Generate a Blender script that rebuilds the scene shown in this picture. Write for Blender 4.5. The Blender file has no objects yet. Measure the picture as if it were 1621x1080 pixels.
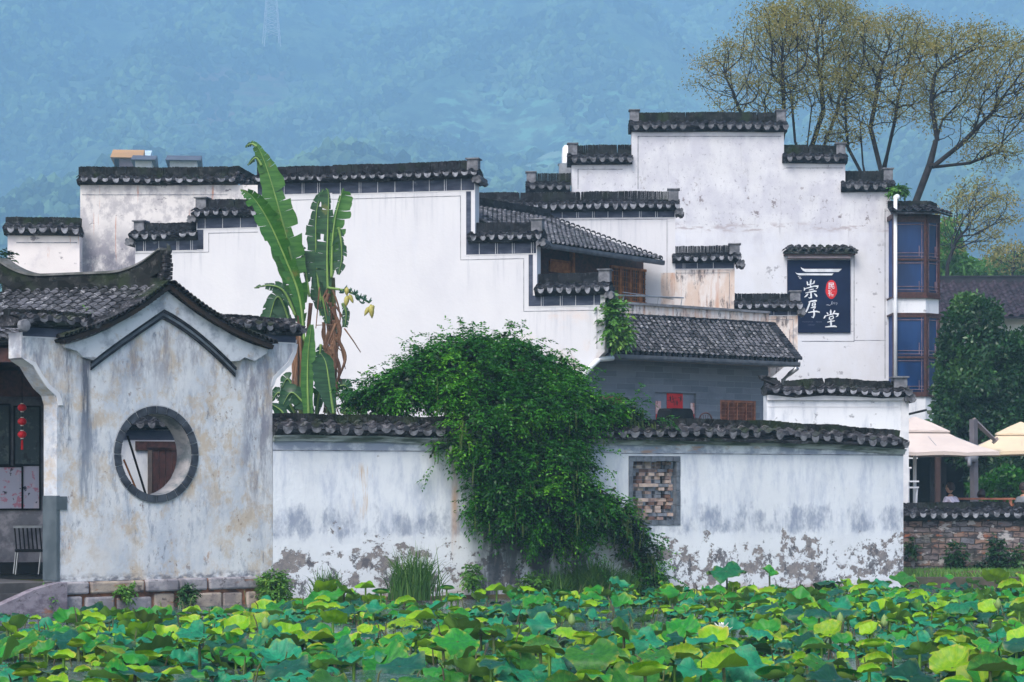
import bpy, bmesh, math, random
import numpy as np
from math import sin, cos, pi, radians, sqrt, atan2
from mathutils import Vector, Matrix, noise as mnoise
from mathutils.geometry import tessellate_polygon
C = bpy.context.scene.collection
SC = bpy.context.scene

# ------------------------------------------------------------------ camera
FPX, CX, HY, CAMZ = 3600.0, 810.5, 770.0, 1.95      # focal length, centre and eye-level row measured on the photograph
cam_d = bpy.data.cameras.new("camera"); cam = bpy.data.objects.new("camera", cam_d); C.objects.link(cam)
cam.location = (0, 0, CAMZ); cam.rotation_euler = (radians(90), 0, 0)
cam_d.lens = 36 * FPX / 1621; cam_d.sensor_width = 36
cam_d.shift_y = (HY - 540) / 1621
cam_d.clip_start = 0.5; cam_d.clip_end = 6000
SC.camera = cam
# ------------------------------------------------------------------ world, sun, exposure
SUN_EL, SUN_ROT = radians(52), radians(205)
w = bpy.data.worlds.new("World"); SC.world = w; w.use_nodes = True
nt = w.node_tree; nt.nodes.clear()
sky = nt.nodes.new("ShaderNodeTexSky"); sky.sky_type = 'NISHITA'; sky.sun_disc = False
sky.sun_elevation = SUN_EL; sky.sun_rotation = SUN_ROT
sky.air_density = 1.0; sky.dust_density = 3.0; sky.ozone_density = 1.0
bg = nt.nodes.new("ShaderNodeBackground"); bg.inputs[1].default_value = 0.15
wo = nt.nodes.new("ShaderNodeOutputWorld")
nt.links.new(sky.outputs[0], bg.inputs[0]); nt.links.new(bg.outputs[0], wo.inputs[0])
sd = bpy.data.lights.new("sun", 'SUN'); sd.energy = 1.5; sd.angle = radians(25); sd.color = (1.0, .97, .93)
sun = bpy.data.objects.new("sun", sd); C.objects.link(sun)
sun_dir = Vector((sin(SUN_ROT) * cos(SUN_EL), cos(SUN_ROT) * cos(SUN_EL), sin(SUN_EL)))
sun.rotation_euler = sun_dir.to_track_quat('Z', 'Y').to_euler(); sun.location = (0, 0, 60)
SC.view_settings.view_transform = 'Standard'; SC.view_settings.look = 'None'
SC.view_settings.exposure = 0.85; SC.view_settings.gamma = 1.0
try:
    SC.cycles.use_denoising = True; SC.cycles.denoiser = 'OPENIMAGEDENOISE'
    SC.cycles.max_bounces = 8; SC.cycles.volume_bounces = 6; SC.cycles.transparent_max_bounces = 8
    SC.cycles.sample_clamp_indirect = 8
except Exception: pass

# ------------------------------------------------------------------ helpers
def tag(o, label=None, cat=None, group=None, kind=None):
    if label: o["label"] = label
    if cat: o["category"] = cat
    if group: o["group"] = group
    if kind: o["kind"] = kind
    return o
def P(px, py, D):
    return Vector(((px - CX) * D / FPX, D, CAMZ + (HY - py) * D / FPX))
class Fr:
    """A vertical reference plane standing in the world: local x runs along it, local y away from the viewer."""
    def __init__(s, px, D, a=0.0):
        s.a = radians(a); s.o = Vector(((px - CX) * D / FPX, D, 0)); s.c = cos(s.a); s.s = sin(s.a)
    def _t(s, px, y):
        k = (px - CX) / FPX
        return k, (y - s.s * s.o.x + s.c * s.o.y) / (-s.s * k + s.c)
    def u(s, px, y=0.0):
        k, t = s._t(px, y); return s.c * (k * t - s.o.x) + s.s * (t - s.o.y)
    def z(s, px, py, y=0.0):
        k, t = s._t(px, y); return CAMZ + (HY - py) * t / FPX
    def uz(s, px, py, y=0.0): return (s.u(px, y), s.z(px, py, y))
    def w2l(s, p):
        dx, dy = p[0] - s.o.x, p[1] - s.o.y
        return Vector((s.c * dx + s.s * dy, -s.s * dx + s.c * dy, p[2]))
def empty(name, fr=None, loc=None, rz=0.0):
    o = bpy.data.objects.new(name, None); C.objects.link(o)
    if fr is not None: o.location = fr.o; o.rotation_euler = (0, 0, fr.a)
    if loc is not None: o.location = loc; o.rotation_euler = (0, 0, rz)
    return o
class MB:
    def __init__(s): s.v = []; s.f = []; s.m = []
    def add(s, vs, fs, mi=0):
        n = len(s.v); s.v.extend([tuple(v) for v in vs])
        for f in fs: s.f.append(tuple(n + i for i in f)); s.m.append(mi)
    def box(s, x0, x1, y0, y1, z0, z1, mi=0, M=None, dx=0.0):
        vs = [Vector((x, y, z)) for z in (z0, z1) for y in (y0, y1) for x in (x0 + (dx if z == z1 else 0), x1 + (dx if z == z1 else 0))]
        if M is not None: vs = [M @ v for v in vs]
        s.add(vs, [(0, 2, 3, 1), (4, 5, 7, 6), (0, 1, 5, 4), (2, 6, 7, 3), (0, 4, 6, 2), (1, 3, 7, 5)], mi)
    def prism(s, loops, y0, y1, mi=0, M=None):
        lp = [[Vector((p[0], p[1], 0)) for p in L] for L in loops]
        tri = tessellate_polygon(lp); flat = [p for L in lp for p in L]; n = len(flat)
        vs = [Vector((p.x, y0, p.y)) for p in flat] + [Vector((p.x, y1, p.y)) for p in flat]
        fs = []
        for a, b, c in tri:
            pa, pb, pc = flat[a], flat[b], flat[c]
            if (pb - pa).cross(pc - pa).z < 0: b, c = c, b
            fs.append((a, b, c)); fs.append((n + a, n + c, n + b))
        k = 0
        for L in lp:
            m = len(L)
            for i in range(m):
                j = (i + 1) % m; fs.append((k + i, n + k + i, n + k + j, k + j))
            k += m
        if M is not None: vs = [M @ v for v in vs]
        s.add(vs, fs, mi)
    def tube(s, pts, rad, n=6, mi=0, cap=True):
        pts = [Vector(p) for p in pts]
        if not hasattr(rad, '__len__'): rad = [rad] * len(pts)
        vs = []; fs = []
        for i, p in enumerate(pts):
            d = (pts[min(i + 1, len(pts) - 1)] - pts[max(i - 1, 0)])
            d = d.normalized() if d.length > 1e-9 else Vector((0, 0, 1))
            a = d.cross(Vector((.31, .17, .93)) if abs(d.z) < .9 else Vector((1, .1, 0))).normalized(); b = d.cross(a)
            for k in range(n):
                t = 2 * pi * k / n; vs.append(p + (a * cos(t) + b * sin(t)) * rad[i])
        for i in range(len(pts) - 1):
            for k in range(n):
                fs.append((i * n + k, i * n + (k + 1) % n, (i + 1) * n + (k + 1) % n, (i + 1) * n + k))
        if cap: fs.append(tuple(range(n))[::-1]); fs.append(tuple((len(pts) - 1) * n + k for k in range(n)))
        s.add(vs, fs, mi)
    def lathe(s, prof, n=16, mi=0, c=(0, 0, 0)):
        vs = [(c[0] + r * cos(2 * pi * k / n), c[1] + r * sin(2 * pi * k / n), c[2] + z) for r, z in prof for k in range(n)]
        fs = [(i * n + k, i * n + (k + 1) % n, (i + 1) * n + (k + 1) % n, (i + 1) * n + k) for i in range(len(prof) - 1) for k in range(n)]
        s.add(vs, fs, mi)
    def build(s, name, mats, parent=None, label=None, smooth=False):
        me = bpy.data.meshes.new(name); me.from_pydata(s.v, [], s.f)
        if not isinstance(mats, (list, tuple)): mats = [mats]
        for m in mats: me.materials.append(m)
        if len(mats) > 1: me.polygons.foreach_set('material_index', s.m)
        if smooth: me.polygons.foreach_set('use_smooth', [True] * len(me.polygons))
        me.update()
        o = bpy.data.objects.new(name, me); C.objects.link(o)
        if parent is not None: o.parent = parent
        if label: o["label"] = label
        return o
def quads_mesh(name, V, mat, parent=None, rnd=None, nv=4, smooth=False):
    """V: (N, nv, 3) array, one polygon each; rnd: (N,) natural per-leaf variation."""
    N = len(V); me = bpy.data.meshes.new(name)
    me.vertices.add(N * nv); me.vertices.foreach_set('co', V.reshape(-1).astype(np.float32))
    me.loops.add(N * nv); me.loops.foreach_set('vertex_index', np.arange(N * nv, dtype=np.int32))
    me.polygons.add(N); me.polygons.foreach_set('loop_start', np.arange(0, N * nv, nv, dtype=np.int32))
    me.polygons.foreach_set('loop_total', np.full(N, nv, dtype=np.int32))
    if rnd is not None:
        at = me.attributes.new('rnd', 'FLOAT', 'FACE'); at.data.foreach_set('value', rnd.astype(np.float32))
    me.materials.append(mat); me.update(calc_edges=True)
    o = bpy.data.objects.new(name, me); C.objects.link(o)
    if parent is not None: o.parent = parent
    return o
def copy_tree(o, parent=None):
    c = o.copy(); C.objects.link(c); c.parent = parent
    for ch in list(o.children): copy_tree(ch, c)
    return c

# ------------------------------------------------------------------ materials
class NT:
    def __init__(s, name, rough=.8, spec=.3):
        s.mat = bpy.data.materials.new(name); s.mat.use_nodes = True; s.t = s.mat.node_tree
        s.b = s.t.nodes['Principled BSDF']; s.b.inputs['Roughness'].default_value = rough
        s.b.inputs['Specular IOR Level'].default_value = spec
        s._o = None
    def n(s, typ): return s.t.nodes.new(typ)
    def l(s, a, b): s.t.links.new(a, b)
    def obj(s):
        if s._o is None: s._o = s.n('ShaderNodeTexCoord').outputs['Object']
        return s._o
    def xyz(s):
        if not hasattr(s, '_x'):
            q = s.n('ShaderNodeSeparateXYZ'); s.l(s.obj(), q.inputs[0]); s._x = q.outputs
        return s._x
    def mapv(s, sc, off=(0, 0, 0)):
        m = s.n('ShaderNodeMapping'); s.l(s.obj(), m.inputs[0]); m.inputs['Scale'].default_value = sc; m.inputs['Location'].default_value = off
        return m.outputs[0]
    def noise(s, sc, detail=4, rough=.55, off=(0, 0, 0), dist=0.0):
        if not hasattr(sc, '__len__'): sc = (sc, sc, sc)
        q = s.n('ShaderNodeTexNoise'); q.inputs['Scale'].default_value = 1.0; q.inputs['Detail'].default_value = detail
        q.inputs['Roughness'].default_value = rough; q.inputs['Distortion'].default_value = dist
        s.l(s.mapv(sc, off), q.inputs['Vector']); return q.outputs['Fac']
    def voro(s, sc, feat='F1'):
        if not hasattr(sc, '__len__'): sc = (sc, sc, sc)
        q = s.n('ShaderNodeTexVoronoi'); q.feature = feat; q.inputs['Scale'].default_value = 1.0; s.l(s.mapv(sc), q.inputs['Vector']); return q
    def rng(s, v, a, b, c=0.0, d=1.0, smooth=True):
        q = s.n('ShaderNodeMapRange'); q.interpolation_type = 'SMOOTHSTEP' if smooth else 'LINEAR'
        s.l(v, q.inputs[0])
        for i, x in enumerate((a, b, c, d)): q.inputs[i + 1].default_value = x
        return q.outputs[0]
    def m(s, op, a, b=None):
        q = s.n('ShaderNodeMath'); q.operation = op
        for i, x in enumerate((a, b)):
            if x is None: continue
            if isinstance(x, (int, float)): q.inputs[i].default_value = x
            else: s.l(x, q.inputs[i])
        return q.outputs[0]
    def win(s, v, a, b, c, d):     # trapezoid window
        return s.m('MULTIPLY', s.rng(v, a, b), s.rng(v, c, d, 1.0, 0.0))
    def mix(s, f, a, b, mode='MIX'):
        q = s.n('ShaderNodeMix'); q.data_type = 'RGBA'; q.blend_type = mode
        for i, x in ((0, f), (6, a), (7, b)):
            if isinstance(x, (int, float)): q.inputs[i].default_value = x
            elif isinstance(x, tuple): q.inputs[i].default_value = (*x[:3], 1)
            else: s.l(x, q.inputs[i])
        return q.outputs[2]
    def attr(s, name='rnd'):
        q = s.n('ShaderNodeAttribute'); q.attribute_name = name; return q.outputs['Fac']
    def col(s, c):
        if isinstance(c, tuple): s.b.inputs['Base Color'].default_value = (*c[:3], 1)
        else: s.l(c, s.b.inputs['Base Color'])
    def bump(s, h, strength=.4, dist=.02):
        q = s.n('ShaderNodeBump'); q.inputs['Strength'].default_value = strength; q.inputs['Distance'].default_value = dist
        s.l(h, q.inputs['Height']); s.l(q.outputs[0], s.b.inputs['Normal'])

def plaster(name, base, layers, bump=.35, base2=None):
    """layers: dict(c=colour, s=scale xyz, lo, hi, z=(a,b,c,d), x=(a,b,c,d), amt, det, off)"""
    N = NT(name, .9, .15); c = N.mix(N.rng(N.noise(.9, 5), .3, .7), base, base2 or tuple(x * .9 for x in base))
    h = N.noise((9, 9, 9), 8, .65)
    for i, L in enumerate(layers):
        nz_ = N.noise(L['s'], L.get('det', 6), L.get('r', .62), L.get('off', (i * 7.3, 3.1 * i, i * 1.7)), L.get('dist', 0))
        if 'nat' in L:      # the window shifts the threshold, so patches end in ragged edges
            if 'z' in L: nz_ = N.m('SUBTRACT', nz_, N.m('MULTIPLY', N.m('SUBTRACT', 1.0, N.win(N.xyz()[2], *L['z'])), L['nat']))
            if 'x' in L: nz_ = N.m('SUBTRACT', nz_, N.m('MULTIPLY', N.m('SUBTRACT', 1.0, N.win(N.xyz()[0], *L['x'])), L['nat']))
            f = N.rng(nz_, L['lo'], L['hi'])
        else:
            f = N.rng(nz_, L['lo'], L['hi'])
            if 'z' in L: f = N.m('MULTIPLY', f, N.win(N.xyz()[2], *L['z']))
            if 'x' in L: f = N.m('MULTIPLY', f, N.win(N.xyz()[0], *L['x']))
        if 'lf' in L: f = N.m('MULTIPLY', f, N.rng(N.noise(L['lf'][0], 3, .5, (i * 3.3 + 9, 2, i)), L['lf'][1], L['lf'][2]))
        f = N.m('MULTIPLY', f, float(L.get('amt', 1)))
        cc = L['c']
        if 'c2' in L: cc = N.mix(N.rng(N.noise((9, 9, 9), 8, .75), .4, .6), L['c'], L['c2'])
        c = N.mix(f, c, cc)
        if L.get('peel'): h = N.m('SUBTRACT', h, N.m('MULTIPLY', f, 1.2))
    N.col(c); N.bump(h, bump, .02)
    return N.mat
def simple(name, c1, c2=None, sc=4.0, rough=.7, bump=.2, spec=.3, metal=0.0, lo=.35, hi=.65, det=5):
    N = NT(name, rough, spec); f = N.noise(sc, det)
    N.col(N.mix(N.rng(f, lo, hi), c1, c2 or tuple(x * .75 for x in c1)))
    if bump: N.bump(f, bump, .01)
    N.b.inputs['Metallic'].default_value = metal
    return N.mat
def leafmat(name, c1, c2, c3=None, trans=.25, rough=.45, spec=.4):
    N = NT(name, rough, spec); r = N.attr()
    c = N.mix(N.rng(r, 0, .65, smooth=False), c1, c2)
    if c3: c = N.mix(N.rng(r, .72, 1.0, smooth=False), c, c3)
    N.col(c)
    tr = N.n('ShaderNodeBsdfTranslucent'); N.l(N.mix(1.0, c, (1.0, 1.0, .55), 'MULTIPLY'), tr.inputs[0])
    mx = N.n('ShaderNodeMixShader'); mx.inputs[0].default_value = trans
    N.l(N.b.outputs[0], mx.inputs[1]); N.l(tr.outputs[0], mx.inputs[2])
    N.l(mx.outputs[0], N.t.nodes['Material Output'].inputs[0])
    return N.mat
def tilemat(name, lo, mid, hi, moss=0.0):
    N = NT(name, .8, .12)
    v = N.voro((4.5, 4.5, 9)); q = N.n('ShaderNodeSeparateColor'); N.l(v.outputs['Color'], q.inputs[0])
    c = N.mix(N.rng(q.outputs[0], .1, .9), lo, mid)
    c = N.mix(N.rng(N.noise((7, 7, 7), 6, .7), .52, .7), c, hi)
    if moss: c = N.mix(N.m('MULTIPLY', N.rng(N.noise(1.7, 5), .5, .66), moss), c, (.03, .05, .015))
    N.col(c); N.bump(N.noise(24, 4), .4, .006)
    return N.mat
M = {}
GREY = (.13, .14, .17)
M['tile'] = tilemat('clay_tile', (.01, .011, .015), (.036, .038, .047), (.12, .125, .145))
M['tile_old'] = tilemat('weathered_clay_tile', (.012, .012, .014), (.05, .05, .058), (.2, .195, .21), .45)
M['tile_roof'] = tilemat('frosted_clay_tile', (.035, .037, .044), (.115, .118, .138), (.34, .345, .375), .08)
M['ridge'] = tilemat('stacked_ridge_tile', (.009, .01, .013), (.022, .024, .03), (.06, .062, .072), .2)
M['ridge_old'] = tilemat('mossy_ridge_tile', (.008, .009, .009), (.022, .024, .025), (.07, .07, .07), .5)
M['drip'] = simple('drip_tile_clay', (.16, .165, .185), (.05, .052, .06), 9, .8, .3)
M['drip_white'] = simple('limewashed_drip_tile', (.3, .31, .35), (.07, .075, .09), 7, .8, .3)
M['stone'] = simple('finial_stone', (.2, .205, .23), (.1, .105, .12), 7, .85, .4)
def band_mat():
    N = NT('blue_grey_painted_band', .9, .08)
    c = N.mix(N.rng(N.noise((1.5, 1, 5), 5), .3, .75), (.035, .042, .07), (.1, .115, .16))
    c = N.mix(N.m('MULTIPLY', N.rng(N.noise((2.5, 1, 2.5), 7, .7, (5, 2, 1)), .58, .75), .8), c, (.5, .52, .58))
    N.col(c); return N.mat
M['pan'] = simple('shade_dark_pan_tile', (.02, .021, .024), (.009, .01, .011), 8, .9, .3, .1)  # pan tiles and bed darkened: shade between cover rows put into the colour
M['band'] = band_mat()
M['line'] = simple('thin_painted_line', (.09, .1, .13), (.3, .31, .34), 5, .9, 0)
M['whitetrim'] = simple('white_lime_trim', (.68, .68, .7), (.54, .55, .59), 3, .9, .1)
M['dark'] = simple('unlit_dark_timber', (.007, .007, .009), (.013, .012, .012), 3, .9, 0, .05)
M['darkwood'] = simple('dark_red_brown_wood', (.075, .028, .025), (.035, .016, .016), (14), .6, .2)
M['wood'] = simple('orange_brown_wood', (.38, .15, .05), (.2, .075, .025), 6, .6, .2, .15)
M['redwood'] = simple('red_brown_lattice_wood', (.34, .13, .07), (.2, .07, .04), 6, .55, .2)
M['metal'] = simple('grey_steel', (.35, .37, .4), (.25, .26, .28), 5, .35, 0, .5, .7)
M['pipe'] = simple('white_plastic_pipe', (.78, .8, .83), (.66, .68, .72), 3, .35, 0, .5)
M['gutter'] = simple('slate_grey_gutter', (.05, .058, .075), (.09, .1, .12), 5, .5, 0, .4)
M['white'] = simple('white_paint', (.8, .8, .82), (.72, .72, .75), 2, .7, .05)
M['black'] = simple('matt_black', (.006, .006, .007), (.012, .012, .014), 3, .8, 0, .05)
M['red'] = simple('red_paper', (.62, .012, .015), (.5, .008, .012), 4, .6, 0)
M['ink'] = simple('black_ink', (.02, .01, .01), None, 3, .7, 0)
M['gold'] = simple('gold_foil', (.7, .5, .2), (.5, .33, .1), 9, .4, 0)
M['pier'] = simple('smooth_grey_cement_render', (.1, .125, .145), (.06, .08, .095), 2.2, .7, .2)

# ------------------------------------------------------------------ roof tiles and wall copings
def roof_tiles(mb, RL, RR, EL, ER, pitch, expo, rad, rng, mi=0, sag=0.0, lift=.035, slab_mi=None, zoff=None, lastrow_up=0.0, ang=78, pan_mi=None):
    RL, RR, EL, ER = map(Vector, (RL, RR, EL, ER))
    L = ((RR - RL).length + (ER - EL).length) / 2; S = ((EL - RL).length + (ER - RR).length) / 2
    nc = max(1, round(L / pitch)); nr = max(1, round(S / expo))
    nrm = (EL - RL).cross(RR - RL).normalized()
    if nrm.z < 0: nrm = -nrm
    def Q(a, b):
        p = (RL.lerp(RR, a)).lerp(EL.lerp(ER, a), b)
        if sag: p = p - nrm * sag * sin(pi * min(1, max(0, b)))
        if zoff: p = p + Vector((0, 0, zoff(p.x)))
        return p
    for i in range(nc * 2):
        cover = i % 2 == 0; a = (i / 2 + .25) / nc
        up = (RR - RL).normalized()
        for j in range(nr):
            b1 = (j + 1) / nr; b0 = max(0, b1 - 1.45 / nr)
            jit = rng.uniform(-.12, .12) * rad; jz = rng.uniform(-.006, .006)
            p1, p0 = Q(a, b1) + up * jit, Q(a, b0) + up * (jit + rng.uniform(-.1, .1) * rad)
            h1 = lift + jz + (lastrow_up if j == nr - 1 else 0); h0 = 0.002
            r1 = rad * rng.uniform(.95, 1.06); r0 = r1 * .86
            vs = []
            K = 5
            for (p, h, r) in ((p1, h1, r1), (p0, h0, r0)):
                for k in range(K):
                    t = radians(-ang + 2 * ang * k / (K - 1))
                    if cover: off = up * (sin(t) * r) + nrm * (cos(t) * r + h)
                    else: off = up * (sin(t) * r) + nrm * (-cos(t) * r * .55 + r * .5 + h)
                    vs.append(p + off)
            th = .014
            for k in range(K): vs.append(vs[k] - nrm * th - (Q(a, 1) - Q(a, 0)).normalized() * .002)
            fs = [(k, k + 1, K + k + 1, K + k) for k in range(K - 1)] + [(k, 2 * K + k, 2 * K + k + 1, k + 1) for k in range(K - 1)]
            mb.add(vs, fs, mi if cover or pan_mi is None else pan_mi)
    # bed under the tiles
    o = nrm * -.03
    n = 6
    for j in range(n):
        a0, a1 = Q(0, j / n) + o * .2, Q(1, j / n) + o * .2; b0, b1 = Q(0, (j + 1) / n) + o * .2, Q(1, (j + 1) / n) + o * .2
        d = nrm * -.05
        mb.add([a0, a1, b1, b0, a0 + d, a1 + d, b1 + d, b0 + d], [(0, 1, 2, 3), (4, 7, 6, 5), (0, 3, 7, 4), (1, 5, 6, 2), (0, 4, 5, 1), (3, 2, 6, 7)], mi if slab_mi is None else slab_mi)

_cr = random.Random(77)
def coping(par, u0, u1, zt, zr, zs, t=.4, pitch=.235, finL=False, finR=True, over=.2, zoff=None, mats=('tile', 'ridge', 'drip'), white=True, back=True, brk=True, name='coping', ridge_in=0.0, lean=.2, label=None):
    """one length of tiled wall cap; the standing ridge tiles, drip tiles and end blocks are its sub-parts"""
    rng = _cr; yc = t / 2; rad = pitch * .27
    ze = zs + (zr - zs) * .42
    if zoff is None:
        ph_ = rng.uniform(0, 6); zoff = lambda u: .009 * sin(u * 1.9 + ph_) + .006 * sin(u * 5.3 + ph_)
    zf = zoff
    mb = MB()
    yr = -over
    roof_tiles(mb, (u0, yc - .07, zr - .03), (u1, yc - .07, zr - .03), (u0, yr, ze), (u1, yr, ze), pitch, (zr - ze + .2) / 2.4, rad, rng, zoff=zoff, lift=.02)
    if back: roof_tiles(mb, (u1, yc + .07, zr - .03), (u0, yc + .07, zr - .03), (u1, t + over, ze), (u0, t + over, ze), pitch, (zr - ze + .2) / 2.4, rad, rng, zoff=zoff, lift=.02)
    # solid core
    n = max(1, int((u1 - u0) / .5))
    for i in range(n):
        a, b = u0 + (u1 - u0) * i / n, u0 + (u1 - u0) * (i + 1) / n; za, zb = zf(a), zf(b)
        prof = [(yr + .05, ze - .055), (yc - .05, zr - .02), (yc + .05, zr - .02), (t + over - .05, ze - .055), (t + .05, zs - .02), (-.05, zs - .02)]
        vs = [(a, y, z + za) for y, z in prof] + [(b, y, z + zb) for y, z in prof]; k = len(prof)
        mb.add(vs, [tuple(range(k)), tuple(range(2 * k - 1, k - 1, -1))] + [(q, k + q, k + (q + 1) % k, (q + 1) % k) for q in range(k)])
    co = mb.build(name, M[mats[0]], par, label)
    # standing ridge tiles
    rb = MB(); x = u0 + ridge_in + (.28 if finL else 0); xe = u1 - ridge_in - (.28 if finR else 0); dx = .034
    gl = rng.uniform(-.01, .01)
    while x < xe:
        if rng.random() < .06: gl = rng.uniform(-lean, lean) * .12
        z = zf(x); hj = rng.uniform(-.012, .004)
        rb.box(x, x + dx * .86, yc - .095 + rng.uniform(-.006, .006), yc + .095, zr - .04 + z, zt + hj + z, dx=gl + rng.uniform(-.004, .004))
        x += dx
    rb.box(u0 + ridge_in, u1 - ridge_in, yc - .075, yc + .075, zr - .05 + min(0, zf(u0)), zr + .02 + min(zf(u0), zf(u1)))
    rb.build('ridge_cap', M[mats[1]], co)
    # drip tiles: a rounded tongue between two covers, a pale disc ending the cover
    db = MB(); nc = max(1, round((u1 - u0) / pitch)); p = (u1 - u0) / nc
    for i in range(nc * 2):
        u = u0 + (i / 2 + .25) * p; z = zf(u); zz = ze + z
        if rng.random() < .03: continue
        zz += rng.uniform(-.012, .008)
        if i % 2 == 1:
            r = p * .34 * rng.uniform(.82, 1.1); hh = (ze - zs) * rng.uniform(.72, 1.12)
            tl = rng.uniform(-.012, .012)
            pts = [(-r, .015), (-r * .5, -.004), (0, -.012), (r * .5, -.004), (r, .015)] + [(r * cos(q) , -hh * sin(q) - .006) for q in (radians(25), radians(60), radians(90), radians(120), radians(155))]
            pts = [(u + a + tl * (b / .1), zz + b + .02) for a, b in pts]
            db.prism([pts[::-1]], yr - .035 + rng.uniform(-.008, .008), yr - .02)
        else:
            r = rad * 1.02
            pts = [(u + r * cos(radians(q)), zz + .01 + r * .95 * sin(radians(q))) for q in range(-20, 201, 20)]
            db.prism([pts], yr - .03, yr - .012, 1)
    db.build('drip_tiles', [M['drip_white'] if white else M[mats[2]], M['tile']], co)
    for flag, ue, sg in ((finL, u0, 1), (finR, u1, -1)):
        if not flag: continue
        fb = MB(); z = zf(ue); a, b = sorted((ue + sg * .03, ue + sg * .3))
        hz = zt + .03 + z
        fb.box(a, b, yc - .15, yc + .15, zr - .03 + z, hz)
        fb.box(a - .035, b + .035, yc - .19, yc + .19, hz, hz + .03)
        fb.box(a + .02, b - .02, yc - .153, yc - .149, zr + .03 + z, hz - .04)
        fb.build('finial_block', M['stone'], co)
        if brk:
            fb = MB()
            s2 = -sg
            pr = [(0, 0), (.07, .03), (.12, -.02), (.11, -.1), (.15, -.13), (.1, -.2), (.02, -.22), (-.05, -.16), (-.12, -.2), (-.17, -.1), (-.1, 0), (-.04, .05)]
            pr = [(ue + s2 * x0 * .8, zs + .03 + z + y0 * .8) for x0, y0 in pr]
            if s2 < 0: pr = pr[::-1]
            fb.prism([pr[::-1]], -over + .02, t + over - .02)
            fb.build('scroll_bracket', M['drip'], co)
    return co
def band(par, u0, u1, z0, z1, rng=None, y=-.004, ticks=True, name='painted_band'):
    rng = rng or random.Random(int(u0 * 100))
    b = MB(); b.box(u0, u1, y, .02, z0, z1)
    if ticks:
        x = u0 + .2
        while x < u1 - .1:
            b.box(x, x + .012, y - .003, .01, z0 + .003, z1 - .003, 1)
            if rng.random() < .5: b.box(x + .05, x + .058, y - .003, .01, z0 + .003, z1 - .003, 1)
            x += rng.uniform(.36, .5)
    b.box(u0, u1, y - .004, .01, z0 - .022, z0 - .002, 1)
    return b.build(name, [M['band'], M['whitetrim']], par)
def path_line(mb, pts, w=.014, y0=-.006, y1=.01, mi=0):
    for (a, b) in zip(pts, pts[1:]):
        if abs(a[0] - b[0]) > abs(a[1] - b[1]): mb.box(min(a[0], b[0]) - w / 2, max(a[0], b[0]) + w / 2, y0, y1, (a[1] + b[1]) / 2 - w / 2, (a[1] + b[1]) / 2 + w / 2, mi)
        else: mb.box((a[0] + b[0]) / 2 - w / 2, (a[0] + b[0]) / 2 + w / 2, y0 - .001, y1 + .001, min(a[1], b[1]) + w / 2, max(a[1], b[1]) - w / 2, mi)
def Fr2(px1, D1, px2, D2):
    a = P(px1, HY, D1); b = P(px2, HY, D2)
    return Fr(px1, D1, math.degrees(atan2(b.y - a.y, b.x - a.x)))
V = Fr(432, 38.0, 40.0)
# ------------------------------------------------------------------ plaster recipes
G0 = Fr(958, 54.5, -12.0)
def rain(xa, xb, pxm, py, amt=.5, c=(.4, .42, .48)):      # rain streaks hanging below one coping
    z = G0.z(pxm, py); return dict(c=c, s=(8, 1, .45), lo=.5, hi=.7, x=(G0.u(xa) - .1, G0.u(xa), G0.u(xb), G0.u(xb) + .1), z=(z - 1.3, z - .2, z + .1, z + .3), amt=amt, det=8, r=.68)
M['pl_clean'] = plaster('clean_white_limewash', (.64, .642, .67), [
    dict(c=(.54, .545, .59), s=(.8, 1, .35), lo=.45, hi=.75, amt=.6, det=8, r=.66),
    rain(215, 320, 300, 396), rain(322, 408, 400, 360), rain(408, 735, 600, 304), rain(740, 838, 850, 401), rain(840, 950, 955, 484), dict(c=(.3, .3, .33), s=(9, 1, 9), lo=.69, hi=.72, amt=.5, det=9, r=.75),
    dict(c=(.7, .52, .42), s=(1.1, 1, 1.6), lo=.5, hi=.7, x=(-3.4, -2.2, -.6, -.1), z=(4.9, 5.4, 6.0, 6.4), amt=.35),
    dict(c=(.5, .44, .42), s=(2.5, 1, 1.2), lo=.48, hi=.62, z=(4.4, 4.9, 5.35, 5.6), x=(-2.6, -2.2, 1, 2), amt=.8),
    dict(c=(.6, .62, .68), s=(3, 1, .25), lo=.56, hi=.72, amt=.35)], .3, (.615, .617, .655))
M['pl_tall'] = plaster('speckled_old_white_limewash', (.66, .665, .7), [
    dict(c=(.46, .46, .53), s=(1.3, 1, 1.0), lo=.38, hi=.64, z=(7.9, 9.65, 20, 21), amt=.7),
    dict(c=(.22, .22, .27), s=(11, 1, 9), lo=.57, hi=.68, z=(9.62, 9.66, 12.0, 12.8), amt=.75, r=.7, det=8),
    dict(c=(.2, .17, .18), s=(3, 1, 2.6), lo=.59, hi=.64, z=(9.62, 9.8, 10.4, 11.8), amt=.85, r=.72, det=9),
    dict(c=(.3, .3, .34), s=(7, 1, .6), lo=.6, hi=.72, z=(8.6, 9.6, 12, 13), amt=.5),
    dict(c=(.4, .36, .38), s=(2.5, 1, 9), lo=.48, hi=.62, z=(9.5, 9.62, 9.72, 9.9), amt=.9),
    dict(c=(.66, .68, .74), s=(2, 1, .7), lo=.4, hi=.6, z=(0, 1, 9.5, 9.6), amt=.5),
    dict(c=(.25, .25, .28), s=(4.5, 1, 4.5), lo=.62, hi=.67, z=(4, 5, 9.0, 9.4), amt=.7)], .35)
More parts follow.
